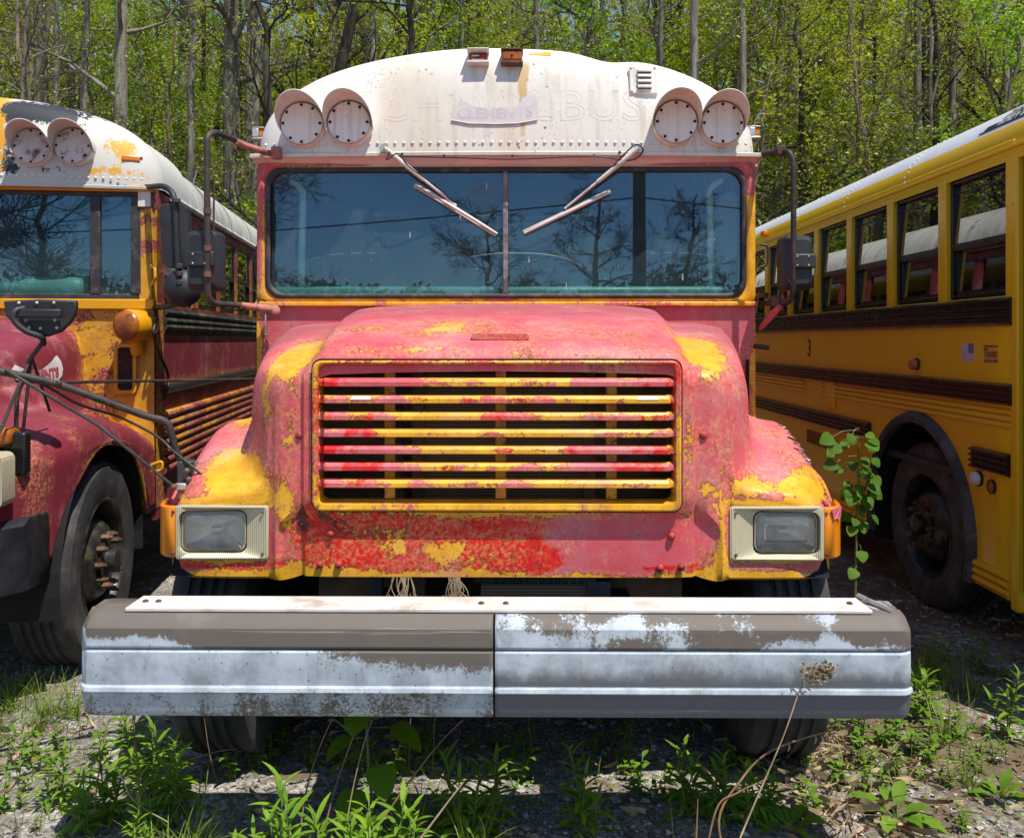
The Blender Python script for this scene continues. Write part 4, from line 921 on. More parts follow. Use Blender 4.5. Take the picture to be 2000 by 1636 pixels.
# ------------------------------------------------------------------ the left bus (its right flank turned to us)
LX, LY, LR = -3.13, 3.39, R(6.6)
lbus = empty('school_bus', (LX, LY, 0), LR)
tag(lbus, 'maroon and yellow bus at the left with exposed front wheel and flaking roof cap', 'bus', 'old school buses')
cL, sL = math.cos(LR), math.sin(LR)
def to_l(p): d = Vector(p) - Vector((LX, LY, 0)); return Vector((d.x*cL + d.y*sL, -d.x*sL + d.y*cL, d.z))
def LL(u, v, yl=None, xl=None):          # a photo point on a plane of the left bus (local depth yl or local side xl)
    dx, dz = (u-1001)/1719, -(v-664)/1719
    ox, oy = -LX*cL - LY*sL, LX*sL - LY*cL           # camera in local axes
    rx, ry = dx*cL + sL, -dx*sL + cL
    t = (yl-oy)/ry if yl is not None else (xl-ox)/rx
    return Vector((ox+rx*t, oy+ry*t, CAM_H+dz*t))
dark = M['paint_dark']
lw = lambda x, y, z: (.16 + .3*nz(x*2, y*2, z*2), .0, -.05)
# hood: a long rounded nose with a shoulder crease, over flared fenders with wheel arches
def lsec(y):
    zt = interp(y, [(.1, 1.40), (.25, 1.50), (.6, 1.58), (1.1, 1.68), (1.75, 1.78)])
    w = interp(y, [(.1, .58), (.4, .66), (1.1, .73), (1.75, .82)])
    zf = interp(y, [(.1, 1.14), (.3, 1.20), (.6, 1.25), (.95, 1.26), (1.3, 1.20), (1.75, 1.10)])
    ow = interp(y, [(.1, 1.03), (.3, 1.12), (.6, 1.19), (.95, 1.20), (1.75, 1.215)])
    arch = .5 + math.sqrt(max(0, .60**2-min(.60, abs(y-.98))**2)); zb = max(.62, arch)
    return [(0, zt), (w*.5, zt-.012), (w*.8, zt-.05), (w*.95, zt-.11), (w, zt-.2), (w+.012, lerp(zt-.2, zf+.06, .45)), (w+.03, lerp(zt-.2, zf+.06, .5)), (w+.05, zf+.10), (w+.10, zf+.035), (lerp(w+.1, ow, .5), zf), (ow-.07, zf-.04), (ow-.02, zf-.09), (ow, zf-.15), (ow, max(zb, min(zf-.16, lerp(zf-.15, zb, .5)))), (ow, min(zb, zf-.17))]
rows = []
for y in np.linspace(.10, 1.80, 60):
    h = crom(lsec(y), 4); rows.append([(-x, y, z) for x, z in h[::-1]] + [(x, y, z) for x, z in h[1:]])
fr0 = rows[0]; pre = [[(x*.97, .05, z-.03*(z > .9)) for x, y, z in fr0], [(x*.93, .02, .55+(z-.55)*.9) for x, y, z in fr0], [(x*.6, .0, .6+(z-.6)*.6) for x, y, z in fr0], [(x*.02, .0, .7) for x, y, z in fr0]]
lh = MB().grid(pre[::-1] + rows).build('hood', dark, lbus, 45); lh.modifiers.new('solid', 'SOLIDIFY').thickness = .012
attrs(lh, lambda x, y, z: (.02 + .62*blob(y, z, [(1.72, 1.5, .10, .35, 1), (1.62, 1.12, .1, .12, .8), (.3, .95, .1, .25, .45)]) + .2*(z < .9 and y > 1.3) + (.35 if abs(x) > 1.17 and abs(math.hypot(y-.98, z-.5)-.6) < .02 else 0), -.1, .1*(z < 1.0)-.06))
# bumper, headlight, signal pod, grille slot
b = MB(); secb = [(.30, .87), (.03, .87), (-.02, .845), (-.03, .78), (-.03, .64), (-.01, .57), (.30, .56)]
rws = []
for x in np.linspace(-1.12, 1.12, 41):
    f = max(0, (abs(x)-.86)/.25); rws.append([(x, yy+.16*f*f*(yy < .2), zz) for yy, zz in secb])
rws = [[(-1.14, .42, zz) for yy, zz in secb]] + rws + [[(1.14, .42, zz) for yy, zz in secb]]
b.grid(rws).build('bumper', simple('dented_black_bumper', (.022, .023, .027), .42, var=.5, bump=.2, grime=(.09, .085, .085), gscale=5), lbus, 40).modifiers.new('solid', 'SOLIDIFY').thickness = .008
lx = .96
bz = MB(); oo = rrect(lx-.13, lx+.13, .94, 1.16, .03, 4); ii = rrect(lx-.105, lx+.105, .965, 1.135, .035, 4)
bz.grid([[(x, .14, z) for x, z in oo], [(x, .02, z) for x, z in oo], [(x, .03, z) for x, z in ii], [(x, .08, z) for x, z in ii]], close_u=True)
for s in (-1, 1):
    bb = MB(); bb.v = [(s*a, b_, c) for a, b_, c in bz.v]; bb.f = bz.f; h = bb.build('headlight', M['bezel'], lbus, 40)
    MB().grid([[(s*(lx+(x-lx)*q), .035+.0-.012*(1-q*q), 1.05+(z-1.05)*q) for x, z in ii] for q in (1, .9, .6, .3, .02)], close_u=True).build('lens', M['lampglass'], h, 60)
    MB().grid([[(s*(lx+(x-lx)*q), .05+.05*(1-q*q), 1.05+(z-1.05)*q) for x, z in ii] for q in (1.03, .9, .6, .3, .02)], close_u=True).build('reflector', M['reflector'], h, 60)
    MB().box(s*.97-.09, s*.97+.09, .16, .28, 1.17, 1.25).build('turn_signal', M['amber_dull'], lbus, bevel=.02)
mpl = MB().obox(LL(35, 885, .22), (.045, 0, 0), (0, .03, 0), (0, 0, .09)).build('mount_plate', M['blackgloss'], lbus, bevel=.01)
# wheels
wheel(lbus, (1.03, .98, .5), 1, w=.28); wheel(lbus, (-1.03, .98, .5), -1, detail=False)
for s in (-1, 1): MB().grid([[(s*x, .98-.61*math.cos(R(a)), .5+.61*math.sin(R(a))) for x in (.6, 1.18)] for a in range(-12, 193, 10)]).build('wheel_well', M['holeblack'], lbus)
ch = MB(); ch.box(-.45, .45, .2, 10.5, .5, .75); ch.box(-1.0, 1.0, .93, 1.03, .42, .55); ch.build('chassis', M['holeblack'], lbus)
# cowl, windscreen in four panes, frame
cw = MB().grid([[(x, 1.69, z) for x in np.linspace(-1.215, 1.215, 50)] for z in np.linspace(.62, 1.82, 24)]).build('cowl', dark, lbus, 30)
attrs(cw, lambda x, y, z: (.62 + .2*(x > 1.1) - .3*(z < 1.1), 0, .12+.25*(z < 1.3)*abs(nz(x*8, 0, z*3))))
fm = MB(); fm.box(-1.22, 1.22, 1.66, 1.75, 1.80, 1.86); fm.box(-1.22, 1.22, 1.66, 1.75, 2.49, 2.53)
fm = fm.build('windscreen_frame', M['yellow_old'], lbus, bevel=.006)
for s in (-1, 1):
    p = MB(); p.grid([[(s*x, y, z) for x, y in ((1.125, 1.70), (1.135, 1.675), (1.20, 1.685), (1.222, 1.72), (1.222, 1.86))] for z in np.linspace(1.80, 2.53, 20)])
    p = p.build('corner_pillar', M['paint_dark'], lbus, 40)
    attrs(p, lambda x, y, z: (.95 - .75*blob(0, z, [(0, 2.33, 1, .06, .8), (0, 2.18, 1, .06, .9)]) if z < 2.4 else .15, -.3, -.2))
    MB().obox((s*1.165, 1.672, 2.455), (.035, 0, 0), (0, .008, 0), (0, 0, .05)).build('pink_panel', M['whitepaint'], p)
gk = MB(); gk.box(-1.13, 1.13, 1.678, 1.70, 1.86, 1.89); gk.box(-1.13, 1.13, 1.678, 1.70, 2.465, 2.49)
for x in (-1.115, -.885, 0, .885, 1.115): gk.box(x-.028, x+.028, 1.674, 1.70, 1.89, 2.465)
gk.build('windscreen_gasket', M['gasket'], lbus, bevel=.004)
for a, b_ in ((-1.09, -.91), (-.86, -.026), (.026, .86), (.91, 1.09)):
    MB().grid([[(x, 1.692, z) for x in np.linspace(a, b_, 8)] for z in np.linspace(1.89, 2.465, 8)]).build('windscreen', M['glass'], lbus, 60)
MB().box(-1.0, 1.0, 1.75, 2.1, 1.70, 1.86).build('dashboard', M['seatgreen'], lbus, bevel=.05)
MB().box(.15, .80, 1.76, 2.0, 1.85, 2.0).build('dash_hump', M['seatgreen'], lbus, bevel=.07, seg=4)
# roof cap, lamps, soffit
xe_ = LL(2, 280, 1.62).x
capL = roof_cap(lbus, M['cap_left'], hw=1.245, dent=False, attr=lambda x, y, z: (1.0*blob(x, z, [(xe_-.13, 2.8, .15, .4, 1.6), (1.02, 2.74, .12, .10, .75), (.95, 2.60, .3, .04, .6)]) - .05, 1.25*blob(x, z, [(.55, 2.95, .36, .08, 1), (.80, 2.77, .10, .10, .6), (.42, 2.70, .08, .18, .6), (.60, 2.6, .3, .04, .4)]) - .08, .3*(z < 2.56) - .2), rivet_m=M['whitepaint'])
for u, v in ((66, 288), (145, 286)):
    p = LL(u, v, 1.60); w = warning_light(lbus, p.x, p.z, cap_y(p.x, p.z-.05)+.01, M['whitepaint'], simple('rust_scabbed_disc', (.58, .53, .52), .55, var=.1, grime=(.16, .035, .025), gscale=9))
hd = MB().grid([[(x, y + .05*(x/1.235)**2*(1-i/3), z) for x in np.linspace(-1.23, 1.23, 40)] for i, (y, z) in enumerate(((1.607, 2.502), (1.64, 2.50), (1.68, 2.495)))]).build('header', M['yellow_old'], lbus, 40)
p = LL(260, 318, 1.72); mk = MB(); mk.obox(p, (.05, .02, 0), (-.012, .03, 0), (0, 0, .012)); mk.obox(p + Vector((0, 0, .03)), (.052, .02, 0), (-.012, .04, 0), (0, 0, .005)); mk = mk.build('side_marker', M['alu'], capL, bevel=.004)
MB().obox(p + Vector((-.004, -.02, .016)), (.046, .018, 0), (-.010, .028, 0), (0, 0, .016)).build('lens', M['amber'], mk, bevel=.006)
# side: paint, rub rails, louvred skirt
ysl = [(1.88, 2.58)] + [(2.75+.72*k, 3.36+.72*k) for k in range(10)]
shell(lbus, 10.6, dict(roof=M['dirty_roof'], rail=M['plate'], side=dark, post=M['paint_dark'], side_attr=lambda x, y, z: (.2, .1, .1), post_attr=lambda x, y, z: (.42, .2, 0), roof_attr=lambda x, y, z: (0, .06, 0)),
      dict(z=(1.84, 2.42), ys=ysl, unit=True, glass='glass_dark'))
rl = MB()
for z in (1.79, 1.74, 1.70): rl.tube([(1.225, 1.85, z), (1.225, 10.6, z)], .024, 8)
rl.box(1.218, 1.232, 1.85, 10.6, 1.66, 1.82)
rl.build('rub_rail', simple('mossy_black_rail', (.030, .033, .026), .7, var=.5, bump=.3, grime=(.12, .12, .055), gscale=6), lbus, 40)
for i, z in enumerate((1.32, 1.16, 1.105, 1.05, .995, .94, .885, .83)):
    rl = MB().tube([(1.225, 1.82, z), (1.225, 10.6, z)], .028 if i else .03, 8).build('skirt_ridge', M['paint_dark'] if i else M['black'], lbus, 60)
    m = rl.modifiers.new('cut', 'SUBSURF'); m.subdivision_type = 'SIMPLE'; m.levels = 0
    if i: attrs(rl, lambda x, y, z, zz=z: (.46 if z > zz else .2, .4, .26))
sp = MB().grid([[(1.2235, y, z) for y in np.linspace(1.72, 10.5, 120)] for z in np.linspace(1.345, 1.655, 12)]).build('side_panel', M['paint_dark'], lbus)
attrs(sp, lambda x, y, z: (.05+.3*(z < 1.38)+.3*(z > 1.64), .15*abs(nz(0, y*6, 0)), .25*abs(nz(1, y*9, z*.6)) - .05))
kp = MB().grid([[(1.224, y, z) for y in np.linspace(1.69, 1.86, 12)] for z in np.linspace(.62, 1.80, 60)]).build('cowl_side', M['paint_dark'], lbus)
attrs(kp, lambda x, y, z: (.5, .1, .22))
# amber pod and mesh vent on the cowl
p = LL(247, 636, 1.52); q = LL(285, 632, 1.66)
pod = MB().lathe([(.088, 0), (.095, .03), (.092, .14), (.06, .22)], place(p, (.35, 1, .02)), 28).build('signal_pod', M['yellow_old'], lbus, 60)
MB().lathe([(.0005, -.028), (.04, -.026), (.07, -.018), (.086, -.002), (.09, .01)], place(p, (.35, 1, .02)), 28).build('lens', M['amber_dull'], pod, 60)
MB().tube([p + Vector((.02, .1, -.05)), LL(270, 690, 1.66)], .04, 8).build('pod_stalk', M['yellow_old'], pod, 60)
vf = MB(); a_, b_ = LL(232, 762, 1.67), LL(262, 678, 1.67); mesh_m = M['black']
vf.box(a_.x, b_.x, 1.672, 1.68, a_.z, b_.z); vf = vf.build('vent', M['holeblack'], lbus)
wv = MB()
for k in range(-8, 16):
    for sg in (1, -1):
        x0, x1 = a_.x, b_.x; z0 = a_.z + k*.03 - (0 if sg > 0 else -.0); z1 = z0 + sg*(x1-x0)*1.5
        P0, P1 = Vector((x0, 1.669, z0)), Vector((x1, 1.669, z1))
        lo, hi = a_.z, b_.z
        if max(z0, z1) < lo or min(z0, z1) > hi: continue
        def cl(P, Q):
            if P.z < lo: P = P.lerp(Q, (lo-P.z)/(Q.z-P.z))
            if P.z > hi: P = P.lerp(Q, (hi-P.z)/(Q.z-P.z))
            return P
        wv.tube([cl(P0, P1), cl(P1, P0)], .0028, 4, caps=False)
wv.build('wire_mesh', M['rust'], vf)
MB().grid([[(x, 1.672-.012, z) for x, z in rrect(a_.x-.02, b_.x+.02, a_.z-.02, b_.z+.02, .03, 4)], [(x, 1.672-.012, z) for x, z in rrect(a_.x, b_.x, a_.z, b_.z, .02, 4)]], close_u=True).build('vent_frame', M['yellow_old'], vf, solid=.01)
MB().tube(fillet([LL(297, 520, xl=1.225), LL(305, 524, xl=1.27), LL(304, 545, xl=1.27), LL(297, 555, xl=1.225)], .02), .010, 8).build('grab_handle', M['yellow_old'], lbus, 60)
MB().tube(fillet([LL(296, 908, yl=1.5), LL(318, 900, yl=1.5), LL(318, 918, yl=1.5), LL(296, 922, yl=1.5), LL(296, 908, yl=1.5)], .02), .009, 8).build('step_loop', M['yellow_old'], lbus, 60)
MB().tube(crom([LL(300, 600, xl=1.24), LL(307, 622, xl=1.25), LL(300, 650, xl=1.25), LL(312, 690, xl=1.25), LL(330, 735, xl=1.25), LL(322, 780, xl=1.25)], 6), .008, 6).build('loose_hose', M['wire'], lbus, 60)
# mirrors on the side post
mb = MB().tube(fillet([LL(284, 366, 1.7), LL(318, 363, 1.5), LL(336, 372, 1.45), LL(344, 395, 1.42), LL(346, 470, 1.42), LL(352, 560, 1.42), LL(350, 590, 1.45), LL(325, 599, 1.55), LL(300, 601, 1.7)], .04), .017, 10).build('mirror_bracket', M['mirrorblack'], lbus, 60)
def flat_head(parent, name, u0, v0, u1, v1, y, r, lean=0):
    a, b_ = LL(u0, v1, y), LL(u1, v0, y); o = rrect(a.x, b_.x, a.z, b_.z, r, 6); cx, cz = (a.x+b_.x)/2, (a.z+b_.z)/2
    m = MB().grid([[(x + lean*(z-cz), y+.06, z) for x, z in o], [(x+lean*(z-cz), y+.012, z) for x, z in o], [(cx+(x-cx)*.94+lean*(z-cz), y, cz+(z-cz)*.97) for x, z in o], [(cx+(x-cx)*.02, y-.008, cz+(z-cz)*.02) for x, z in o]], close_u=True)
    h = m.build(name, M['mirrorblack'], parent, 40)
    MB().grid([[(cx+(x-cx)*q+lean*(z-cz)*q, y+.061, cz+(z-cz)*q) for x, z in o] for q in (.96, .5, .02)], close_u=True).build('mirror_glass', M['chrome'], h); return h
flat_head(mb, 'mirror_head', 314, 398, 372, 522, 1.44, .04, -.06)
p = LL(357, 563, 1.44); mo = MB().lathe([(.0005, -.05), (.05, -.045), (.09, -.02), (.108, .01), (.10, .02)], place(p, (0, 1, 0)), 28).build('convex_mirror', M['mirrorblack'], mb, 60)
for v in (392, 520, 535, 552): MB().obox(LL(347 if v < 400 else 352, v, 1.40), (.016, 0, 0), (0, .014, 0), (0, 0, .014)).build('clamp', M['darksteel'], mb, bevel=.004)
# crossover mirror on its tripod
arm2 = MB().tube(fillet([LL(85, 668, .25), LL(60, 700, .25), LL(34, 775, .25), LL(32, 845, .25)], .03), .010, 8).build('crossover_mirror_arm', M['tube_rust'], lbus, 60)
for q in ((LL(98, 802, .5)), (LL(0, 845, .1)), (LL(45, 850, .3))): MB().tube([LL(62, 695, .25), q], .007, 6).build('tripod_leg', M['tube_rust'], arm2)
o = [(150, 586), (150, 604), (140, 628), (120, 648), (92, 658), (60, 655), (35, 642), (12, 618), (6, 588), (75, 584)]
yy = .22; pts = [LL(u, v, yy) for u, v in o]; MB().prism(pts, (0, .03, 0)).build('mirror_head', M['mirrorblack'], arm2, bevel=.008)
MB().tube(fillet([LL(48, 602, yy-.02), LL(28, 606, yy-.05), LL(26, 625, yy-.05), LL(50, 648, yy-.04), LL(85, 658, yy-.01), LL(86, 672, .25)], .05), .013, 8).build('mirror_stem', M['mirrorblack'], arm2, 60)
a_, b_ = LL(32, 618, yy-.03), LL(116, 592, yy-.03); MB().obox(LL(78, 612, yy-.03), (.088, 0, 0), (0, .014, 0), (0, 0, .018)).build('clamp_band', M['mirrorblack'], arm2, bevel=.006)
for u, v in ((38, 592), (73, 592), (106, 592), (52, 626), (80, 641), (112, 640), (108, 625), (58, 640)): MB().dome(LL(u, v, yy-.002), (0, -1, 0), .008, .006).build('screw', M['alu'], arm2)
MB().tube([LL(372, 384, xl=1.1), LL(385, 334, xl=1.1)], .006, 6).build('antenna', M['chrome'], lbus)
# painted hood logo: white swash with maroon letters
cx_, cz_ = LL(62, 727, xl=.71).y, LL(62, 727, xl=.71).z
def on_flank(a, b):
    y = cx_+a; sec = lsec(y); z = cz_+b
    x = sec[4][0] + .006 + .002*0
    pr = crom(sec, 4)
    for p, q in zip(pr, pr[1:]):
        if p.y >= z >= q.y: x = lerp(p.x, q.x, (p.y-z)/max(1e-6, p.y-q.y)); break
    return Vector((x, y, z))
sw_ = [(-.26, .02), (-.24, -.03), (-.1, -.05), (.05, -.055), (.16, -.05), (.20, -.03), (.215, .01), (.20, .05), (.17, .085), (.15, .08), (.10, .05), (0, .01), (-.12, .01), (-.22, .045)]
m = MB(); c = bmesh.new(); vs = [c.verts.new((a, b, 0)) for a, b in sw_]; bmesh.ops.triangulate(c, faces=[c.faces.new(vs)]); bmesh.ops.subdivide_edges(c, edges=c.edges[:], cuts=2); c.verts.index_update()
m.add([on_flank(v.co.x, v.co.y) + Vector((.006, 0, .002)) for v in c.verts], [tuple(v.index for v in f.verts) for f in c.faces]); c.free()
lg = m.build('hood_logo', M['letterwhite'], lbus, fix=False)
v, f = text_verts('CLEMENTS', .072, 0, 0, .003); MB().add([on_flank(a*1.06-.02, b-.018+.35*max(0, a)**2) + Vector((.009, 0, .003)) for a, b, c_ in v], f).build('logo_lettering', M['letterred'], lg, fix=False)

# ------------------------------------------------------------------ the right bus: flat-nosed, its door side turned to us
RX = 3.67; RY = 3.05
rbus = empty('school_bus', (RX, RY, 0), 0)
tag(rbus, 'clean yellow bus at the right with black rub rails, its side in shade', 'bus', 'old school buses')
def RS(u, v, d=0.0):       # photo point -> local point on the near side plane (x = -1.22 - d)
    xw = RX - 1.22 - d; Y = 1719*xw/(u-1001); return Vector((-1.22-d, Y-RY, CAM_H-(v-664)/1719*Y))
Y = M['yellow']; XS = -1.22; YE = 11.6
body = MB(); ax_c, ax_r = 2.27, .64
# lower side with a wheel arch cut out: built as strips between z levels
def arch_z(y): d = abs(y-ax_c); return .50 + math.sqrt(ax_r**2-d*d) if d < ax_r else .30
yl = sorted(set(list(np.linspace(1.24, YE, 60)) + list(ax_c+ax_r*np.cos(np.linspace(0, math.pi, 41)))))
rows = []
for t in np.linspace(0, 1, 14): rows.append([(XS - .03*max(0, (.55-lerp(max(.34, arch_z(y)), 1.84, t))), y, lerp(max(.34, arch_z(y)), 1.84, t)) for y in yl])
sd_ = MB().grid(rows).build('side_wall', Y, rbus, 40); sd_.modifiers.new('solid', 'SOLIDIFY').thickness = .01
for z0, z1, name in ((2.52, 2.60, 'header'),): MB().box(XS-.004, XS+.03, 1.24, YE, z0, z1).build(name, Y, rbus, bevel=.004)
prof = roof_profile(44, 1.22, 2.52, .50, 2.5)
def rband(lo, hi, mat, name, k=1.0):
    rr = [p for p in prof if True]; rows = []
    pts = []
    for px, pz in roof_profile(140, 1.22, 2.52, .50, 2.5):
        if lo <= pz <= hi: pts.append((px, pz))
    L_ = [p for p in pts if p[0] < 0][::-1] if lo < 2.9 and hi < 3.0 else None
    return pts
allp = roof_profile(160, 1.225, 2.50, .50, 2.5)
left = [p for p in allp if p[0] <= 0 and p[1] <= 2.70]; right_ = [p for p in allp if p[0] >= 0 and p[1] <= 2.70]; top = [p for p in allp if p[1] >= 2.70-.006]
ysr = np.linspace(.35, YE, 24)
MB().grid([[(x, y, z) for x, z in left] for y in ysr]).build('roof_side', Y, rbus, 40)
MB().grid([[(x, y, z) for x, z in right_] for y in ysr]).build('roof_side', Y, rbus, 40)
rr_ = MB().grid([[(x, y, z) for x, z in top] for y in ysr]).build('roof', M['roofwhite'], rbus, 40)
for i, u in enumerate((1510, 1608, 1768, 1800)):
    pass
rvt = MB()
for yy in (2.45, 3.45, 4.6, 5.9, 7.4, 9.2):
    for x, z in [p for p in allp if p[0] < 0 and 2.56 < p[1] < 2.93][::3]: rvt.dome((x, yy + .02*((int(z*100)) % 2), z), (-1, 0, .8), .008, .005)
rvt.build('rivet_row', M['roofwhite'], rr_)
MB().tube([(XS-.008, .3, 2.565), (XS-.008, YE, 2.565)], .010, 6).build('drip_rail', Y, rbus, 60)
# windows with posts
pitch_ = .69; y0w = 1.30; ZL, ZH = 1.85, 2.505
for k in range(15):
    a = y0w + pitch_*k
    if a + .58 > YE: break
    p = MB().box(XS-.012, XS+.03, a-.088, a+.003, ZL-.03, 2.53).build('window_post', Y, rbus, bevel=.008)
    sc_ = MB()
    for z in (1.88, 1.99, 2.14, 2.28, 2.42): 
        for dy in (-.066, -.018): sc_.dome((XS-.0125, a+dy, z), (-1, 0, 0), .0065, .004, 6)
    sc_.build('post_rivet', Y, p)
    window_unit(rbus, XS+.012, a+.003, a+pitch_-.088, ZL, ZH, -1, 2.135, lean=.07)
# rub rails: ridged black strips
def rail(z0, z1, ya, yb, name='rub_rail'):
    sec = []; n = 4; h = (z1-z0)/n
    sec = [(0, z0)]
    for k in range(n): sec += [(.012, z0+h*k+.004), (.026, z0+h*(k+.35)), (.026, z0+h*(k+.65)), (.012, z0+h*(k+1)-.004)]
    sec.append((0, z1))
    m = MB().grid([[(XS-.004-d, y, z) for d, z in sec] for y in (ya, (ya+yb)/2, yb)]); m.f.append(tuple(range(len(sec)))); m.f.append(tuple(range(2*len(sec), 3*len(sec))))
    return m.build(name, M['blackgloss'], rbus, 30)
rail(1.69, 1.835, 1.245, YE); rail(1.295, 1.405, 1.245, YE); rail(.945, 1.06, 1.27, 1.62); rail(.945, 1.06, 2.95, YE)
# corrugated ridges on the panels
for z in (1.265, 1.232, 1.199):
    MB().tube([(XS-.002, 1.26, z), (XS-.002, 3.9, z)], .014, 8).build('panel_ridge', Y, rbus, 60); MB().tube([(XS-.002, 4.3, z), (XS-.002, YE, z)], .014, 8).build('panel_ridge', Y, rbus, 60)
for z in (.45, .41, .37): MB().tube([(XS-.004, 1.27, z), (XS-.004, 1.60, z)], .020, 8).build('panel_ridge', Y, rbus, 60)
for z in (.46, .42, .38): MB().tube([(XS-.004, 3.0, z), (XS-.004, YE, z)], .014, 8).build('panel_ridge', Y, rbus, 60)
hp = RS(1625, 770); MB().box(XS-.012, XS, hp.y-.10, hp.y+.12, 1.10, 1.30).build('fuel_flap', Y, rbus, bevel=.02)
# arch flare
fl_ = MB(); rows = []
for a in np.linspace(-14, 194, 44):
    c, s = math.cos(R(a)), math.sin(R(a)); rows.append([(XS+.0, ax_c+(ax_r-.02)*c, .5+(ax_r-.02)*s), (XS-.035, ax_c+(ax_r-.015)*c, .5+(ax_r-.015)*s), (XS-.045, ax_c+(ax_r+.01)*c, .5+(ax_r+.01)*s), (XS-.035, ax_c+(ax_r+.035)*c, .5+(ax_r+.035)*s), (XS, ax_c+(ax_r+.05)*c, .5+(ax_r+.05)*s)])
fl_.grid(rows).build('arch_flare', M['rubber'], rbus, 50)
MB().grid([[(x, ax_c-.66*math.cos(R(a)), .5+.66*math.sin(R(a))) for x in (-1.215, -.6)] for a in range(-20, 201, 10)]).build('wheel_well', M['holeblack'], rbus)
wheel(rbus, (-1.02, ax_c+.03, .5), -1); wheel(rbus, (1.02, ax_c, .5), 1, detail=False)
for s in (-1, 1): wheel(rbus, (s*1.0, 8.6, .5), s, detail=False)
# lamps, flag, number, badge
def side_lamp(u, v, r, mat, nm, h=.03):
    p = RS(u, v); b = MB().lathe([(r*1.15, -.002), (r*1.15, .012), (r, .014)], place(p, (-1, 0, 0)), 20).build(nm, M['black'], rbus, 50)
    MB().lathe([(r, .010), (r*.95, h*.8), (r*.6, h), (.0005, h*1.02)], place(p, (-1, 0, 0)), 20).build('lens', M[mat], b, 60)
side_lamp(1793, 711, .032, 'amber_dull', 'marker_lamp', .05); side_lamp(1914, 934, .036, 'whitesticker', 'marker_lamp', .045); side_lamp(1940, 950, .032, 'amber_dull', 'reflector_disc', .012)
p = RS(1495, 457, .01); MB().box(XS-.04, XS, p.y-.05, p.y+.05, p.z-.02, p.z+.03).build('marker_lamp', M['amber'], rbus, bevel=.01)
def side_decal(body, u, v, size, mat, name, shear=0, stretch=1.0, d=.003):
    p = RS(u, v); v_, f_ = text_verts(body, size, shear, 0, .0)
    return MB().add([(XS-d-.002, p.y - a*stretch, p.z+b) for a, b, c in v_], f_).build(name, M[mat], rbus, fix=False)
side_decal('3', 1582, 681, .20, 'letterblack', 'number_decal')
p = RS(1892, 688); fw, fh = .062, .046
flag = MB().box(XS-.003, XS, p.y-fw, p.y+fw, p.z-fh, p.z+fh).build('flag_decal', simple('sun_bleached_flag', (.50, .45, .47), .5, scale=30), rbus)
st_ = MB()
for k in range(7): st_.box(XS-.0045, XS-.003, p.y-fw, p.y+fw, p.z+fh-.0132*(k+.5)+.0005, p.z+fh-.0132*k)
st_.build('flag_stripe', simple('faded_flag_red', (.46, .36, .39), .5), flag); MB().box(XS-.006, XS-.0045, p.y-fw, p.y-.012, p.z-.002, p.z+fh).build('flag_canton', simple('flag_blue', (.05, .05, .20), .5), flag)
stars = MB()
for i in range(5):
    for j in range(4): stars.dome((XS-.006, p.y-fw+.007+.0095*i, p.z+.006+.0108*j), (-1, 0, 0), .0022, .0008, 5)
stars.build('flag_star', M['letterwhite'], flag)
p = RS(1937, 691); bd = MB(); bd.box(XS-.006, XS, p.y-.062, p.y+.062, p.z-.043, p.z-.028); bd.box(XS-.006, XS, p.y-.062, p.y+.062, p.z+.034, p.z+.043); bd = bd.build('badge', M['badge'], rbus, bevel=.002)
v_, f_ = text_verts('Thomas', .062, .1, 0, .002); MB().add([(XS-.007, p.y-a*.62, p.z+.003+b) for a, b, c in v_], f_).build('badge_lettering', M['badge'], bd, fix=False)
v_, f_ = text_verts('BUILT BUSES', .016, 0); MB().add([(XS-.008, p.y-a*.85, p.z-.0355+b) for a, b, c in v_], f_).build('badge_lettering', M['letterwhite'], bd, fix=False)
# roof decal follows the roof curve
al = [(x, z) for x, z in roof_profile(400, 1.2275, 2.50, .5025, 2.5) if x < 0]; al.sort(key=lambda q: q[1]); ln = [0]
for a, b in zip(al, al[1:]): ln.append(ln[-1] + math.hypot(b[0]-a[0], b[1]-a[1]))
ln = np.array(ln); ax_ = np.array([q[0] for q in al]); az_ = np.array([q[1] for q in al])
s0 = float(np.interp(2.715, az_, ln))
def on_roof(a, s, d): 
    q = s0 + s; return (float(np.interp(q, ln, ax_))-d*.8, a, float(np.interp(q, ln, az_))+d*.6)
yc = 1.32
v_, f_ = text_verts('Thomas', .125, .28, 0, .002, cuts=1); dc = MB().add([on_roof(yc-.02-a*1.25, .098+b*.95, .002) for a, b, c in v_], f_).build('roof_decal', M['letterblack'], rbus, fix=False)
def strip(a0, a1, s0_, s1_, d, mat, nm, sk=.28):
    rows = [[on_roof(lerp(a0, a1, i/20) - sk*s_, s_, d) for i in range(21)] for s_ in np.linspace(s0_, s1_, 4)]
    return MB().grid(rows).build(nm, M[mat], dc, fix=False)
strip(yc+.36, yc-.36, .004, .046, .002, 'letterblack', 'decal_band'); strip(yc+.352, yc+.31, .008, .042, .0035, 'roofwhite', 'decal_notch')
strip(yc+.14, yc-.40, .150, .158, .002, 'letterblack', 'decal_band')
v_, f_ = text_verts('BUILT BUSES', .044, .1, 0, .0005, cuts=1); MB().add([on_roof(yc-.01-a*1.6, .025+b, .0045) for a, b, c in v_], f_).build('decal_lettering', M['roofwhite'], dc, fix=False)
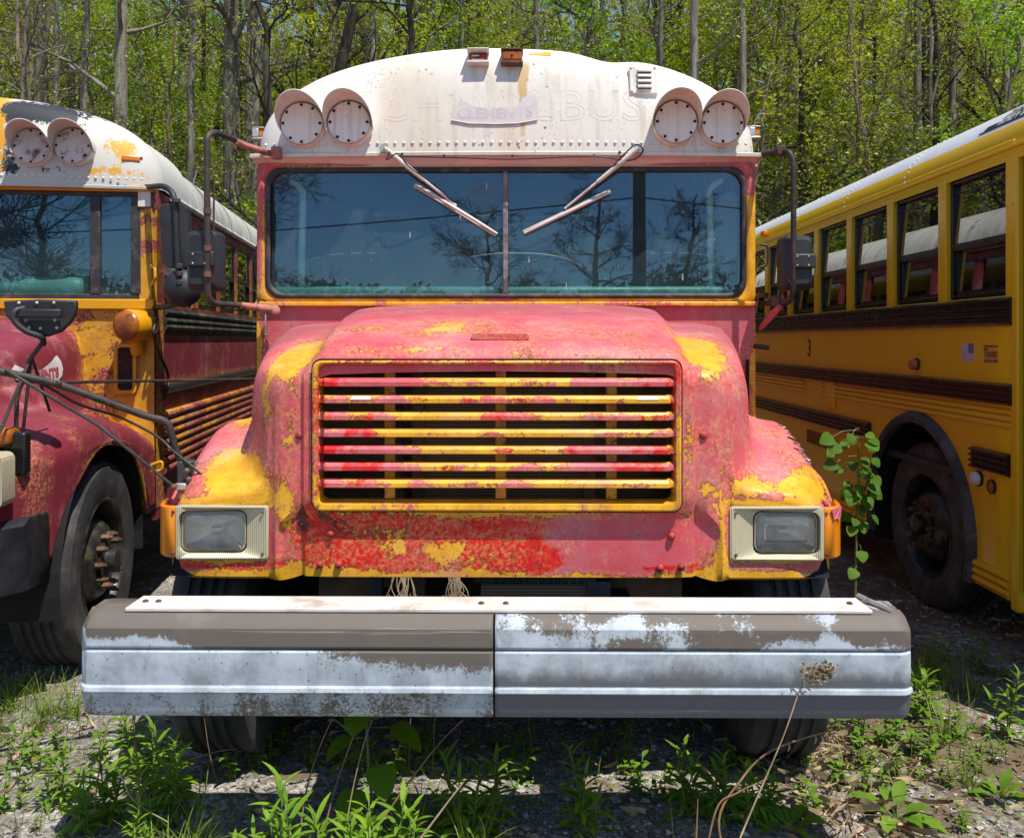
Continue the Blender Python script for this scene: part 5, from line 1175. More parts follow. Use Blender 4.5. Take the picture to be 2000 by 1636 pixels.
# entry door, nose, far side and interior
dr = MB(); dr.box(XS+.02, XS+.05, .35, 1.21, .40, 2.50); dr = dr.build('door', M['blackgloss'], rbus)
MB().box(XS+.012, XS+.02, .42, .75, .62, 2.4).build('door_glass', M['glass_dark'], dr); MB().box(XS+.012, XS+.02, .83, 1.15, .62, 2.4).build('door_glass', M['glass_dark'], dr)
MB().box(XS-.01, XS+.04, 1.20, 1.262, .30, 2.52).build('door_post', Y, rbus, bevel=.01)
MB().box(XS-.01, XS+.04, .27, .35, .40, 2.52).build('door_post', Y, rbus, bevel=.01)
scw = MB()
for z in np.arange(.5, 1.9, .085): scw.dome((XS-.0, 1.29, z), (-1, 0, 0), .007, .005, 6)
for z in (1.78, 1.75, 1.66, 1.60, 1.25, 1.22, 1.18, 1.13): scw.dome((XS-.0, 1.33, z), (-1, 0, 0), .007, .005, 6)
scw.build('post_rivet', Y, rbus)
ns = MB(); ns.box(-1.2, 1.2, .22, .30, .45, 1.65); ns.box(-1.2, 1.2, .25, .33, 2.5, 2.75); ns.box(-.03, .03, .24, .30, 1.65, 2.5); ns.build('nose', Y, rbus, bevel=.03)
for s in (-1, 1): MB().box(min(s*.04, s*1.18), max(s*.04, s*1.18), .27, .28, 1.65, 2.5).build('windscreen', M['glass'], rbus)
MB().grid([[(x*r_, .33, 2.5+(z-2.5)*r_) for x, z in allp] for r_ in (.02, .6, 1)]).build('front_cap', Y, rbus)
MB().box(-1.2, 1.2, .0, .22, .45, .72).build('bumper', M['blackgloss'], rbus, bevel=.02)
fs = MB(); fs.box(1.19, 1.22, .3, YE, .35, 1.85); fs.box(1.19, 1.22, .3, YE, 2.5, 2.56)
for k in range(16): fs.box(1.19, 1.22, .6+pitch_*k, .70+pitch_*k, 1.85, 2.5)
fs.build('side_wall', Y, rbus); MB().box(-1.2, 1.2, YE-.03, YE, .4, 2.9).build('rear_wall', Y, rbus); MB().box(-1.18, 1.18, .3, YE-.05, .86, .9).build('floor', M['inner_dark'], rbus)
for k in range(10): 
    for s in (-1, 1):
        q = MB(); y = 2.2+.9*k; q.obox((s*.70, y, 1.55), (.42, 0, 0), (0, .05, 0), (0, 0, .42)); q.obox((s*.70, y-.25, 1.25), (.42, 0, 0), (0, .22, 0), (0, 0, .06)); q.build('bus_seat', M['inner_dark'], rbus, bevel=.03)
MB().box(-1.18, 1.18, .5, YE-.1, 2.40, 2.44).build('headliner', M['inner_dark'], rbus)
grl = MB(); p = RS(1600, 860)
for k in range(9): grl.box(XS-.006, XS-.002, p.y-.28, p.y+.28, .88-.012*k-.004, .88-.012*k)
grl.build('air_grille', M['holeblack'], rbus)
# ------------------------------------------------------------------ ground and hillside
def gz(x, y):
    return .035*nz(x*.6, y*.6, 3) + .012*nz(x*2.5, y*2.5, 8)
def hz(x, y):
    b = max(0, y-15.2); h = .52*min(b, 18.5) + (.10*max(0, b-18.5)); h *= min(1, b/2.5+.25) if b > 0 else 0
    return h + (.35*nz(x*.18, y*.18, 1)*min(1, b/3) + .12*nz(x*.7, y*.7, 5)*min(1, b/3)) + (x*.02)*min(1, b/6) + gz(x, y)*(b <= 0)
def gravel_mat():
    t = MT('gravel_and_soil'); co = t.co()
    v1 = t.vor(62, 'F1', 'Color', co); e1 = t.vor(62, 'DISTANCE_TO_EDGE', 'Distance', co); v2 = t.vor(150, 'F1', 'Color', co)
    s1 = t.n('ShaderNodeSeparateColor'); t.put(s1.inputs[0], v1); s2 = t.n('ShaderNodeSeparateColor'); t.put(s2.inputs[0], v2)
    stone = t.ramp(s1.outputs[0], [(0, (.10, .095, .09)), (.35, (.28, .26, .235)), (.7, (.41, .38, .335)), (1, (.54, .51, .46))])
    fine = t.ramp(s2.outputs[0], [(0, (.07, .06, .05)), (.6, (.22, .195, .165)), (1, (.38, .34, .29))])
    c = t.mix(t.step(t.noise(3.1, 6, .7), .42, .6), stone, fine); c = t.mix(t.step(e1, .05, .0, 0, .7), c, (.05, .042, .035))
    soil = t.mix(t.noise(24, 8, .75), (.085, .058, .038), (.20, .145, .095))
    px = t.sep(co); 
    sm = t.math('ADD', t.math('ADD', t.noise(.9, 7, .66), t.math('MULTIPLY', t.math('SUBTRACT', t.noise(9, 7, .75), .5), .5)), t.step(px[0], -.6, 1.6, -.10, .06)); c = t.mix(t.step(sm, .50, .62), c, soil)
    c = t.mix(t.step(t.noise(1.6, 9, .72), .60, .68, 0, .7), c, (.09, .115, .03))
    h = t.math('ADD', t.math('MULTIPLY', e1, .7), t.math('MULTIPLY', t.noise(110, 4), .4))
    return t.done(t.bsdf(c, .9, 0, t.bump(h, .8, .012), .2))
def litter_mat():
    t = MT('leaf_litter'); v = t.vor(9, 'F1', 'Color'); s = t.n('ShaderNodeSeparateColor'); t.put(s.inputs[0], v)
    c = t.ramp(s.outputs[0], [(0, (.06, .042, .028)), (.5, (.14, .10, .065)), (1, (.24, .18, .12))])
    c = t.mix(t.step(t.noise(1.1, 8, .7), .50, .60), c, t.mix(t.noise(14, 4), (.05, .085, .015), (.12, .17, .03)))
    return t.done(t.bsdf(c, .9, 0, t.bump(t.noise(8, 7, .7), .8, .08), .1))
M['gravel'] = gravel_mat(); M['litter'] = litter_mat()
xs = sorted(set([-140, -90, -60, -40, -28, -20, -14, -10] + list(np.round(np.linspace(-7, 7, 141), 3)) + [10, 14, 20, 28, 40, 60, 90, 140]))
ysg = [-12, -8, -5, -3, -1.5, -.5, .3] + list(np.round(np.linspace(1, 8, 90), 3)) + [8.5, 9, 10, 11, 12, 13, 14, 15]
g = MB().grid([[(x, y, gz(x, y)) for x in xs] for y in ysg]).build('ground', M['gravel'], None, 180); tag(g, kind='structure')
xh = list(np.linspace(-60, 60, 110)); yh = list(np.linspace(14.8, 40, 46)) + [44, 50, 60, 80]
g2 = MB().grid([[(x, y, hz(x, y)-.012) for x in xh] for y in yh]).build('hillside', M['litter'], None, 180); tag(g2, kind='structure')
# behind the camera: the lot runs to a low grassy bank, seen only mirrored in the windscreens
yb_ = [-240, -120, -80, -60, -45, -36, -30, -26, -22, -19, -16, -13, -11.9]
bk = MB().grid([[(x, y, (0 if y > -14 else min(2.6, (-14-y)*.24)) + gz(x, y) - .02) for x in (-240, -120, -60, -40, -25, -15, -8, 0, 8, 15, 25, 40, 60, 120, 240)] for y in yb_]).build('bank', simple('rough_grass_bank', (.075, .095, .03), .9, var=.4), None, 180); tag(bk, kind='structure')

# ------------------------------------------------------------------ trees
def bark(name, a, b):
    t = MT(name); c = t.mix(t.step(t.noise(7, 9, .72, t.co(scale=(1, 1, .14))), .35, .68), a, b)
    c = t.mix(t.step(t.noise(2.4, 7, .7), .52, .68, 0, .55), c, (.14, .14, .085))
    return t.done(t.bsdf(c, .9, 0, t.bump(t.noise(16, 7, .7, t.co(scale=(1, 1, .16))), .9, .05), .1))
M['bark_grey'] = bark('grey_bark', (.10, .085, .068), (.31, .275, .23)); M['bark_dark'] = bark('dark_bark', (.028, .023, .018), (.085, .07, .054)); M['bark_tan'] = bark('tan_twig_bark', (.12, .088, .055), (.30, .235, .16))
M['bark_pale'] = bark('pale_bark', (.18, .15, .12), (.36, .32, .27))
def leaf_mat(name, a, b, tr=.45):
    t = MT(name); gi = t.n('ShaderNodeNewGeometry'); oi = t.n('ShaderNodeObjectInfo')
    c = t.mix(gi.outputs['Random Per Island'], a, b)
    c = t.mix(t.step(t.noise(.55, 4, .6), .38, .64), c, tuple(x*k for x, k in zip(b, (1.22, 1.0, .9))))
    hs = t.n('ShaderNodeHueSaturation'); t.put(hs.inputs['Color'], c); t.put(hs.inputs['Value'], t.math('ADD', t.math('MULTIPLY', oi.outputs['Random'], .35), .82)); t.put(hs.inputs['Hue'], t.math('ADD', t.math('MULTIPLY', oi.outputs['Random'], .03), .485))
    d = t.n('ShaderNodeBsdfDiffuse'); t.put(d.inputs[0], hs.outputs[0]); l = t.n('ShaderNodeBsdfTranslucent'); t.put(l.inputs[0], hs.outputs[0])
    m = t.n('ShaderNodeMixShader'); m.inputs[0].default_value = tr; t.t.links.new(d.outputs[0], m.inputs[1]); t.t.links.new(l.outputs[0], m.inputs[2])
    g = t.n('ShaderNodeBsdfGlossy'); g.inputs['Roughness'].default_value = .45; g.inputs[0].default_value = (1, 1, 1, 1)
    m2 = t.n('ShaderNodeMixShader'); m2.inputs[0].default_value = .035; t.t.links.new(m.outputs[0], m2.inputs[1]); t.t.links.new(g.outputs[0], m2.inputs[2]); return t.done(m2.outputs[0])
M['leaf'] = leaf_mat('spring_leaves', (.19, .30, .010), (.36, .47, .020), .5)
M['leaf_gold'] = leaf_mat('budding_leaves', (.20, .25, .025), (.33, .38, .04), .5)
M['leaf_deep'] = leaf_mat('understory_leaves', (.13, .29, .012), (.26, .47, .02), .5)
class TB:                                  # fast tree builder: arrays of tubes and leaves
    def __init__(s): s.v = []; s.f = []; s.n = 0; s.lc = []; s.ld = []; s.ls = []
    def tube(s, pts, rs, k):
        pts = np.asarray(pts); m = len(pts); t = np.gradient(pts, axis=0); t /= np.linalg.norm(t, axis=1)[:, None]+1e-9
        up = np.array([.31, .17, .93]) if abs(t[0][2]) < .85 else np.array([.95, .2, .1])
        a = np.cross(t, up); a /= np.linalg.norm(a, axis=1)[:, None]+1e-9; b = np.cross(a, t)
        th = np.arange(k)*2*np.pi/k
        ring = pts[:, None, :] + (a[:, None, :]*np.cos(th)[None, :, None] + b[:, None, :]*np.sin(th)[None, :, None])*np.asarray(rs)[:, None, None]
        s.v.append(ring.reshape(-1, 3)); i = np.arange(m-1)[:, None]*k; j = np.arange(k)[None, :]
        q = np.stack([i+j, i+(j+1) % k, i+k+(j+1) % k, i+k+j], -1).reshape(-1, 4) + s.n; s.f.append(q); s.n += m*k
    def leaves(s, c, d, size): s.lc.append(np.asarray(c)); s.ld.append(np.asarray(d)); s.ls.append(np.asarray(size))
    def trunk_mesh(s, name, mat): return fast_mesh(name, np.concatenate(s.v), np.concatenate(s.f), mat, True)
    def leaf_mesh(s, name, mat, rng, flat=.55, wid=.62):
        c = np.concatenate(s.lc); d = np.concatenate(s.ld); L_ = np.concatenate(s.ls)[:, None]; n = len(c)
        d = d/(np.linalg.norm(d, axis=1)[:, None]+1e-9); nn = rng.normal(size=(n, 3))*(1-flat) + np.array([0, 0, 1])*flat*1.3
        w = np.cross(d, nn); w /= np.linalg.norm(w, axis=1)[:, None]+1e-9; up = np.cross(w, d)
        v = np.stack([c, c+d*L_*.45+w*L_*wid*.5+up*L_*.06, c+d*L_-up*L_*.10, c+d*L_*.45-w*L_*wid*.5+up*L_*.06], 1).reshape(-1, 3)
        return fast_mesh(name, v, np.arange(4*n).reshape(n, 4), mat, False)
def fast_mesh(name, v, f, mat, smooth):
    me = bpy.data.meshes.new(name); n = len(v); k = f.shape[1]; me.vertices.add(n); me.vertices.foreach_set('co', np.ascontiguousarray(v, dtype=np.float32).ravel())
    me.loops.add(f.size); me.loops.foreach_set('vertex_index', np.ascontiguousarray(f, dtype=np.int32).ravel()); me.polygons.add(len(f))
    me.polygons.foreach_set('loop_start', np.arange(0, f.size, k, dtype=np.int32)); me.polygons.foreach_set('use_smooth', np.full(len(f), smooth)); me.update(calc_edges=True); me.materials.append(mat); return me
def unit(v): return v/(np.linalg.norm(v)+1e-9)
def branch(T, rng, p, d, length, r, depth, P):
    n = max(4, int(length/P['seg'])); pts = [p]; dd = unit(d)
    for k in range(n):
        dd = unit(dd + rng.normal(size=3)*P['wob'] + np.array([0, 0, P['lift']])*.12); pts.append(pts[-1] + dd*length/n)
    pts = np.array(pts); rs = np.maximum(r*(1-np.linspace(0, 1, n+1)*.78), P.get('rmin', 0)); T.tube(pts, rs, 6 if depth == 1 else (4 if depth == 2 else 3))
    if depth < P['depth']:
        for k in range(P['kids'][depth]):
            t = rng.uniform(.25, 1)*(n); i = int(min(n-1, t)); q = pts[i] + (pts[i+1]-pts[i])*(t-i) if i < n else pts[-1]
            ax = unit(pts[min(i+1, n)]-pts[i]); side = unit(np.cross(ax, rng.normal(size=3))); side[2] *= .55
            branch(T, rng, q, ax*.75 + side*rng.uniform(.5, 1.0), length*rng.uniform(.35, .6), rs[i]*.55, depth+1, P)
    if depth >= P['depth']-1 and P['leaf'] > 0:
        m = rng.poisson(P['leaf']*(1 if depth == P['depth'] else .5))
        if m:
            t = np.repeat(rng.uniform(.15, 1.0, m//4+1), 4)[:m]*n; i = np.minimum(n-1, t.astype(int)); q = pts[i] + (pts[i+1]-pts[i])*(t-i)[:, None]
            ld = rng.normal(size=(m, 3))*np.array([1, 1, .5]); ld[:, 2] -= .25
            T.leaves(q + rng.normal(size=(m, 3))*P['spread'], ld, rng.uniform(.6, 1.25, m)*P['lsize'])
def make_tree(seed, h, r0, start, nl, ll, P, lean=.0, curve=.0, ndiv=22):
    rng = np.random.default_rng(seed); T = TB(); z = np.linspace(0, h, ndiv); w = np.cumsum(rng.normal(size=(ndiv, 2))*curve, axis=0)*np.linspace(0, 1, ndiv)[:, None]
    la = rng.uniform(0, 6.28); pts = np.stack([w[:, 0] + lean*z*np.cos(la), w[:, 1] + lean*z*np.sin(la), z-.4], 1)
    rs = r0*(1-.8*(z/h)**1.1); rs[0] *= 1.45; rs[1] *= 1.08; T.tube(pts, rs, 12)
    for k in range(nl):
        t = start + (1-start)*((k+rng.random())/nl); i = int(t*(ndiv-1)); i = min(i, ndiv-2); a = rng.uniform(0, 6.28); up = rng.uniform(.15, .9)
        L_ = ll*rng.uniform(.55, 1.15)*(1.0-.55*((t-start)/(1-start+1e-6))); branch(T, rng, pts[i], np.array([math.cos(a), math.sin(a), up]), L_, rs[i]*.42, 1, P)
    return T, rng
P_wood = dict(seg=.5, wob=.16, lift=.35, depth=3, kids=[0, 6, 5], leaf=3.0, spread=.11, lsize=.095)
P_under = dict(seg=.35, wob=.15, lift=.1, depth=3, kids=[0, 6, 4], leaf=8.5, spread=.10, lsize=.098)
P_bare = dict(seg=.4, wob=.17, lift=.3, depth=3, kids=[0, 7, 5], leaf=.5, spread=.03, lsize=.06)
P_shrub = dict(seg=.25, wob=.2, lift=.5, depth=2, kids=[0, 6], leaf=16.0, spread=.14, lsize=.12)
variants = {}
def variant(key, leafm, barkm, *a, flat=.55, **k):
    T, rng = make_tree(*a, **k); variants[key] = (T.trunk_mesh(key+'_trunk', M[barkm]), T.leaf_mesh(key+'_crown', M[leafm], rng, flat) if T.lc else None)
variant('tall_a', 'leaf', 'bark_grey', 11, 21, .30, .30, 20, 4.6, P_wood, curve=.05)
variant('tall_b', 'leaf', 'bark_grey', 12, 19, .24, .22, 22, 4.2, P_wood, curve=.07)
variant('tall_c', 'leaf_gold', 'bark_dark', 13, 18, .20, .25, 20, 4.0, dict(P_wood, leaf=1.6), curve=.16, lean=.05)
variant('tall_d', 'leaf', 'bark_pale', 14, 20, .22, .28, 20, 4.4, P_wood, curve=.05)
variant('under_a', 'leaf', 'bark_tan', 21, 9, .075, .10, 22, 2.6, P_under, curve=.06, lean=.05)
variant('under_b', 'leaf_deep', 'bark_grey', 22, 7.5, .065, .08, 20, 2.5, P_under, curve=.07, lean=.08, flat=.7)
variant('under_c', 'leaf', 'bark_dark', 23, 11, .10, .15, 24, 2.8, P_under, curve=.09, lean=.05, flat=.65)
variant('pole_a', 'leaf', 'bark_pale', 51, 17, .12, .42, 12, 2.6, dict(P_wood, leaf=2.2), curve=.05, lean=.02)
variant('pole_b', 'leaf_gold', 'bark_grey', 52, 15, .095, .4, 12, 2.4, dict(P_wood, leaf=1.6), curve=.07, lean=.03)
variant('bare_a', 'leaf_gold', 'bark_tan', 31, 9, .07, .10, 24, 2.6, P_bare, curve=.08, lean=.06)
variant('bare_b', 'leaf_gold', 'bark_tan', 32, 7, .05, .06, 22, 2.2, dict(P_bare, leaf=1.4, lsize=.07), curve=.09, lean=.12)
variant('dark_bent', 'leaf_gold', 'bark_dark', 33, 12, .125, .30, 14, 3.0, dict(P_bare, leaf=.8), curve=.15, lean=.04)
variant('shrub_a', 'leaf_deep', 'bark_tan', 41, 2.2, .03, .05, 16, 1.25, P_shrub, curve=.05)
variant('shrub_b', 'leaf', 'bark_tan', 42, 2.8, .03, .05, 16, 1.3, P_shrub, curve=.06)
variant('shrub_c', 'leaf_gold', 'bark_tan', 43, 3.0, .03, .05, 18, 1.5, dict(P_shrub, leaf=5), curve=.06)
def put_tree(kind, x, y, label, cat='tree', group=None, s=1.0, rz=None, name=None, z=None, tilt=(0, 0), cut=True):
    tm, cm = variants[kind]; nm = name or ('shrub' if kind.startswith('shrub') else 'forest_tree')
    o = empty(nm, (x, y, hz(x, y) if z is None else z), rz if rz is not None else random.uniform(0, 6.28)); o.scale = (s, s, s); o.rotation_euler[0] = tilt[0]; o.rotation_euler[1] = tilt[1]
    tag(o, label, cat, group)
    a = bpy.data.objects.new('stem' if kind.startswith('shrub') else 'trunk', tm); COL.objects.link(a); a.parent = o
    if cm: b = bpy.data.objects.new('foliage' if kind.startswith('shrub') else 'crown', cm); COL.objects.link(b); b.parent = o
    return o
random.seed(5)
# trunks one can tell apart, measured off the photograph (u = column, y = distance)
hero = [('tall_a', 85, 24, .75, 'grey mottled trunk rising above the roof of the maroon bus, nearest the left edge'),
        ('tall_d', 240, 21, .85, 'tall paired-looking grey trunk above the roof of the maroon bus, behind leafy boughs'),
        ('tall_a', 455, 22, .85, 'thick straight grey trunk standing just left of the rusty mirror loop'),
        ('tall_b', 488, 26, .75, 'slim grey trunk just right of the thick grey trunk by the mirror loop'),
        ('dark_bent', 528, 16.5, 1.0, 'dark bent trunk curving up beside the left shoulder of the white cap'),
        ('tall_d', 360, 30, .95, 'pale thick trunk half hidden by leaves left of the thick grey trunk'),
        ('tall_c', 620, 19, .85, 'dark leaning trunk above the left warning lights of the white cap'),
        ('tall_c', 735, 25, .8, 'dark forked trunk above the left half of the white cap'),
        ('tall_b', 912, 27, .6, 'slim dark upright trunk directly above the two marker lamps'),
        ('tall_a', 1160, 27, .75, 'broad grey trunk against the blue sky right of the yellow primer patch'),
        ('tall_b', 1305, 30, .9, 'grey trunk above the louvred vent of the white cap'),
        ('tall_a', 1520, 21, .5, 'grey trunk seen just right of the white cap above the amber side marker'),
        ('tall_b', 1622, 25, 1.0, 'stout grey trunk with flared foot on the open slope left of the yellow bus roof'),
        ('tall_d', 1660, 27, .55, 'thin pale trunk beside the stout grey one on the open slope'),
        ('bare_a', 1742, 17.5, 1.1, 'tan leafless sapling with many fine twigs above the yellow bus roof'),
        ('tall_d', 1795, 24, .6, 'pale narrow trunk above the middle of the yellow bus roof'),
        ('tall_c', 1925, 22, .8, 'dark twin-looking trunk above the roof decal of the yellow bus'),
        ('tall_c', 1890, 27, .75, 'dark slender trunk just left of the roof decal'),
        ('under_c', 1580, 18.5, .9, 'dark slender sapling between the right mirror and the slope'),
        ('under_a', 1470, 19.5, .9, 'leafy sapling close to the right shoulder of the white cap'),
        ('dark_bent', 1020, 21, .8, 'dark crooked bough rising right behind the crown of the white cap'),
        ('bare_b', 1440, 18, 1.2, 'fine-twigged bare sapling above the right warning lights')]
for i, (k, u, y, s, lab) in enumerate(hero):
    put_tree(k, (u-1001)/1719*y, y, lab, s=s, rz=random.uniform(0, 6.28), group='trees on the wooded hillside')
rng0 = random.Random(17)
zone = lambda x, y: ('above the roof of the maroon bus' if 1001+1719*x/y < 420 else 'between the maroon bus and the white cap' if 1001+1719*x/y < 560 else 'behind the white cap' if 1001+1719*x/y < 1440 else 'between the white cap and the yellow bus' if 1001+1719*x/y < 1700 else 'above the roof of the yellow bus')
for i in range(38):
    y = rng0.uniform(17, 34); u = (i+rng0.random())/38*2300-150; x = (u-1001)/1719*y; k = rng0.choice(['under_a', 'under_a', 'under_b', 'under_c', 'under_c', 'under_b'])
    put_tree(k, x, y, {'under_a': 'leafy tan-stemmed sapling ', 'under_b': 'low sapling with deep green leaves ', 'under_c': 'dark-stemmed leafy sapling '}[k] + zone(x, y), group='leafy saplings of one kind on the hillside', s=rng0.uniform(.8, 1.25), rz=rng0.uniform(0, 6.28), name='sapling')
for i in range(22):
    y = rng0.uniform(28, 46); u = (i+rng0.random())/22*2400-200; x = (u-1001)/1719*y; k = rng0.choice(['tall_a', 'tall_b', 'tall_d', 'tall_c'])
    put_tree(k, x, y, {'tall_a': 'distant tall grey-trunked tree ', 'tall_b': 'distant slim grey-trunked tree ', 'tall_d': 'distant pale-trunked tree ', 'tall_c': 'distant dark-trunked tree '}[k] + zone(x, y), group='tall trees far up the slope', s=rng0.uniform(.55, .9), rz=rng0.uniform(0, 6.28))
for i in range(16):
    y = rng0.uniform(16, 22); u = (i+rng0.random())/16*2200-100; x = (u-1001)/1719*y
    if 560 < u < 1440: y += 3
    k = rng0.choice(['bare_a', 'bare_b']); put_tree(k, x, y, 'fine-twigged bare tan sapling ' + zone(x, y), group='bare saplings at the foot of the slope', s=rng0.uniform(.7, 1.15), rz=rng0.uniform(0, 6.28), name='sapling', tilt=(rng0.uniform(-.2, .2), rng0.uniform(-.2, .2)))
for i in range(44):
    y = rng0.uniform(16, 30); u = (i+rng0.random())/44*2300-150; x = (u-1001)/1719*y; k = rng0.choice(['shrub_a', 'shrub_a', 'shrub_b', 'shrub_c'])
    put_tree(k, x, y, {'shrub_a': 'deep green shrub low on the slope ', 'shrub_b': 'bright green shrub low on the slope ', 'shrub_c': 'olive budding shrub low on the slope '}[k] + zone(x, y), 'shrub', 'shrubs on the slope', s=rng0.uniform(.7, 1.3), rz=rng0.uniform(0, 6.28))
for i in range(20):
    y = rng0.uniform(17.5, 25); u = (i+rng0.random())/20*2100-50; x = (u-1001)/1719*y; k = rng0.choice(['pole_a', 'pole_b'])
    put_tree(k, x, y, {'pole_a': 'slender pale straight-stemmed young tree ', 'pole_b': 'slender grey straight-stemmed young tree '}[k] + zone(x, y), group='slender young trees on the slope', s=rng0.uniform(.75, 1.1), rz=rng0.uniform(0, 6.28), name='young_tree')
# forest-floor greenery: nobody could count it
rng = np.random.default_rng(3); n = 26000; yy = 15.5 + 20*rng.random(n)**1.3; xx = (rng.random(n)*2300-1150)/1719*yy; keep = np.array([nz(a*.35, b*.35, 2) + .25*rng.random() > .02 for a, b in zip(xx, yy)])
xx, yy = xx[keep], yy[keep]; T = TB(); z = np.array([hz(a, b) for a, b in zip(xx, yy)]) + rng.random(len(xx))*.35
T.leaves(np.stack([xx, yy, z], 1), rng.normal(size=(len(xx), 3))*np.array([1, 1, .3]), rng.uniform(.08, .2, len(xx)))
o = bpy.data.objects.new('undergrowth', T.leaf_mesh('undergrowth', M['leaf_deep'], rng, .7)); COL.objects.link(o); tag(o, kind='stuff')
# a far wood that closes the view along the ridge
n = 130000; yy = rng.uniform(40, 62, n); xx = (rng.random(n)*2600-1300)/1719*yy; top = 3 + np.array([5.5*nz(a*.12, b*.1, 9) for a, b in zip(xx, yy)]); z = np.array([hz(a, b) for a, b in zip(xx, yy)]) + rng.random(n)*np.maximum(1.5, top+6.5)
T = TB(); T.leaves(np.stack([xx, yy, z], 1), rng.normal(size=(n, 3)), rng.uniform(.2, .42, n)); o = bpy.data.objects.new('far_wood', T.leaf_mesh('far_wood', M['leaf'], rng, .5)); COL.objects.link(o); tag(o, kind='stuff')

# ------------------------------------------------------------------ behind the camera (mirrored in the glass)
P_open = dict(rmin=.0065, seg=.35, wob=.17, lift=.3, depth=4, kids=[0, 7, 5, 4], leaf=0, spread=0, lsize=.1)
def bare_tree(name, seed, x, y, z, h, r, label, n=15, ll=2.7, start=.14):
    T, rg = make_tree(seed, h, r, start, n, ll, P_open, curve=.08); o = empty(name, (x, y, z)); tag(o, label, 'tree')
    a = bpy.data.objects.new('trunk', T.trunk_mesh('bare_trunk', M['bark_dark'])); COL.objects.link(a); a.parent = o
bare_tree('bare_tree', 61, 2.55, -25, 2.5, 5.2, .15, 'bare spreading tree mirrored in the right windscreen pane, left of the pole')
bare_tree('bare_tree', 62, -1.5, -26, 2.6, 4.6, .12, 'bare bushy tree mirrored in the left windscreen pane under the wiper', n=16)
bare_tree('bare_tree', 63, 6.0, -26, 2.6, 5.0, .14, 'bare tree mirrored right of the pole in the right windscreen pane')
bare_tree('bare_tree', 64, -10, -17, .6, 9.0, .2, 'large dark bare tree mirrored in the windscreen of the maroon bus', n=18, ll=3.6)
bare_tree('bare_tree', 65, -8.2, -15, .2, 7.0, .16, 'second dark bare tree mirrored at the left edge of the maroon bus windscreen', n=18, ll=3.6)
pole = empty('utility_pole', (2.95, -14.6, 0)); tag(pole, 'dark wooden utility pole mirrored in the right half of the windscreen', 'utility pole')
MB().tube([(0, 0, -.3), (0, 0, 10)], [.19, .15], 14).build('shaft', M['wood'], pole, 60); MB().box(-.9, .9, -.06, .06, 9.2, 9.35).build('crossarm', M['wood'], pole, bevel=.01)
def wire(name, a, b, sag, label):
    o = MB().tube([Vector(a).lerp(Vector(b), t/24) - Vector((0, 0, sag*4*(t/24)*(1-t/24))) for t in range(25)], .022, 5).build(name, M['wire'], None, 60); tag(o, label, 'cable')
wire('cable', (2.95, -14.5, 5.35), (-26, -15.5, 3.9), .35, 'black overhead cable mirrored across the left windscreen pane')
wire('cable', (2.95, -14.5, 5.35), (30, -16, 3.6), .3, 'black overhead cable mirrored right of the utility pole')
n = 30000; rng = np.random.default_rng(8); xx = rng.uniform(-130, 130, n); yy = rng.uniform(-100, -82, n); z = 2 + rng.random(n)*(5.2 + np.array([3.0*nz(a*.1, 0, 4) for a in xx]))
T = TB(); T.leaves(np.stack([xx, yy, z], 1), rng.normal(size=(n, 3)), rng.uniform(.5, 1.1, n)); o = bpy.data.objects.new('far_treeline', T.leaf_mesh('far_treeline', leaf_mat('distant_dark_leaves', (.035, .045, .02), (.06, .07, .03)), rng, .5)); COL.objects.link(o); tag(o, kind='stuff')
# ------------------------------------------------------------------ foreground plants, stones and litter
def GP(u, v):           # a photo point on the ground
    Y_ = 1719*CAM_H/(v-664); return ((u-1001)/1719*Y_, Y_)
def plant_leaf(name, a, b, tr=.35):
    t = MT(name); gi = t.n('ShaderNodeNewGeometry'); c = t.mix(gi.outputs['Random Per Island'], a, b); c = t.mix(t.step(t.noise(30, 5, .7), .5, .75, 0, .4), c, tuple(x*1.4 for x in b))
    p = t.n('ShaderNodeBsdfPrincipled'); t.put(p.inputs['Base Color'], c); p.inputs['Roughness'].default_value = .6; p.inputs['Specular IOR Level'].default_value = .18
    l = t.n('ShaderNodeBsdfTranslucent'); t.put(l.inputs[0], t.mix(.5, c, (.30, .42, .02))); m = t.n('ShaderNodeMixShader'); m.inputs[0].default_value = tr
    t.t.links.new(p.outputs[0], m.inputs[1]); t.t.links.new(l.outputs[0], m.inputs[2]); return t.done(m.outputs[0])
M['weed'] = plant_leaf('weed_leaves', (.10, .22, .014), (.24, .40, .03)); M['broad'] = plant_leaf('broad_leaves', (.10, .21, .015), (.19, .33, .03)); M['grass'] = plant_leaf('grass_blades', (.10, .18, .02), (.26, .34, .06), .3)
M['poplar'] = plant_leaf('round_leaves', (.05, .13, .008), (.10, .21, .012)); M['straw'] = simple('dry_straw', (.34, .25, .14), .8, var=.45, scale=9); M['cane'] = simple('dry_cane', (.24, .13, .07), .75, var=.4, scale=12); M['stemgreen'] = simple('green_stem', (.12, .17, .04), .6, var=.3)
M['deadleaf'] = leaf_mat('dead_leaves', (.09, .055, .03), (.26, .16, .09), .15)
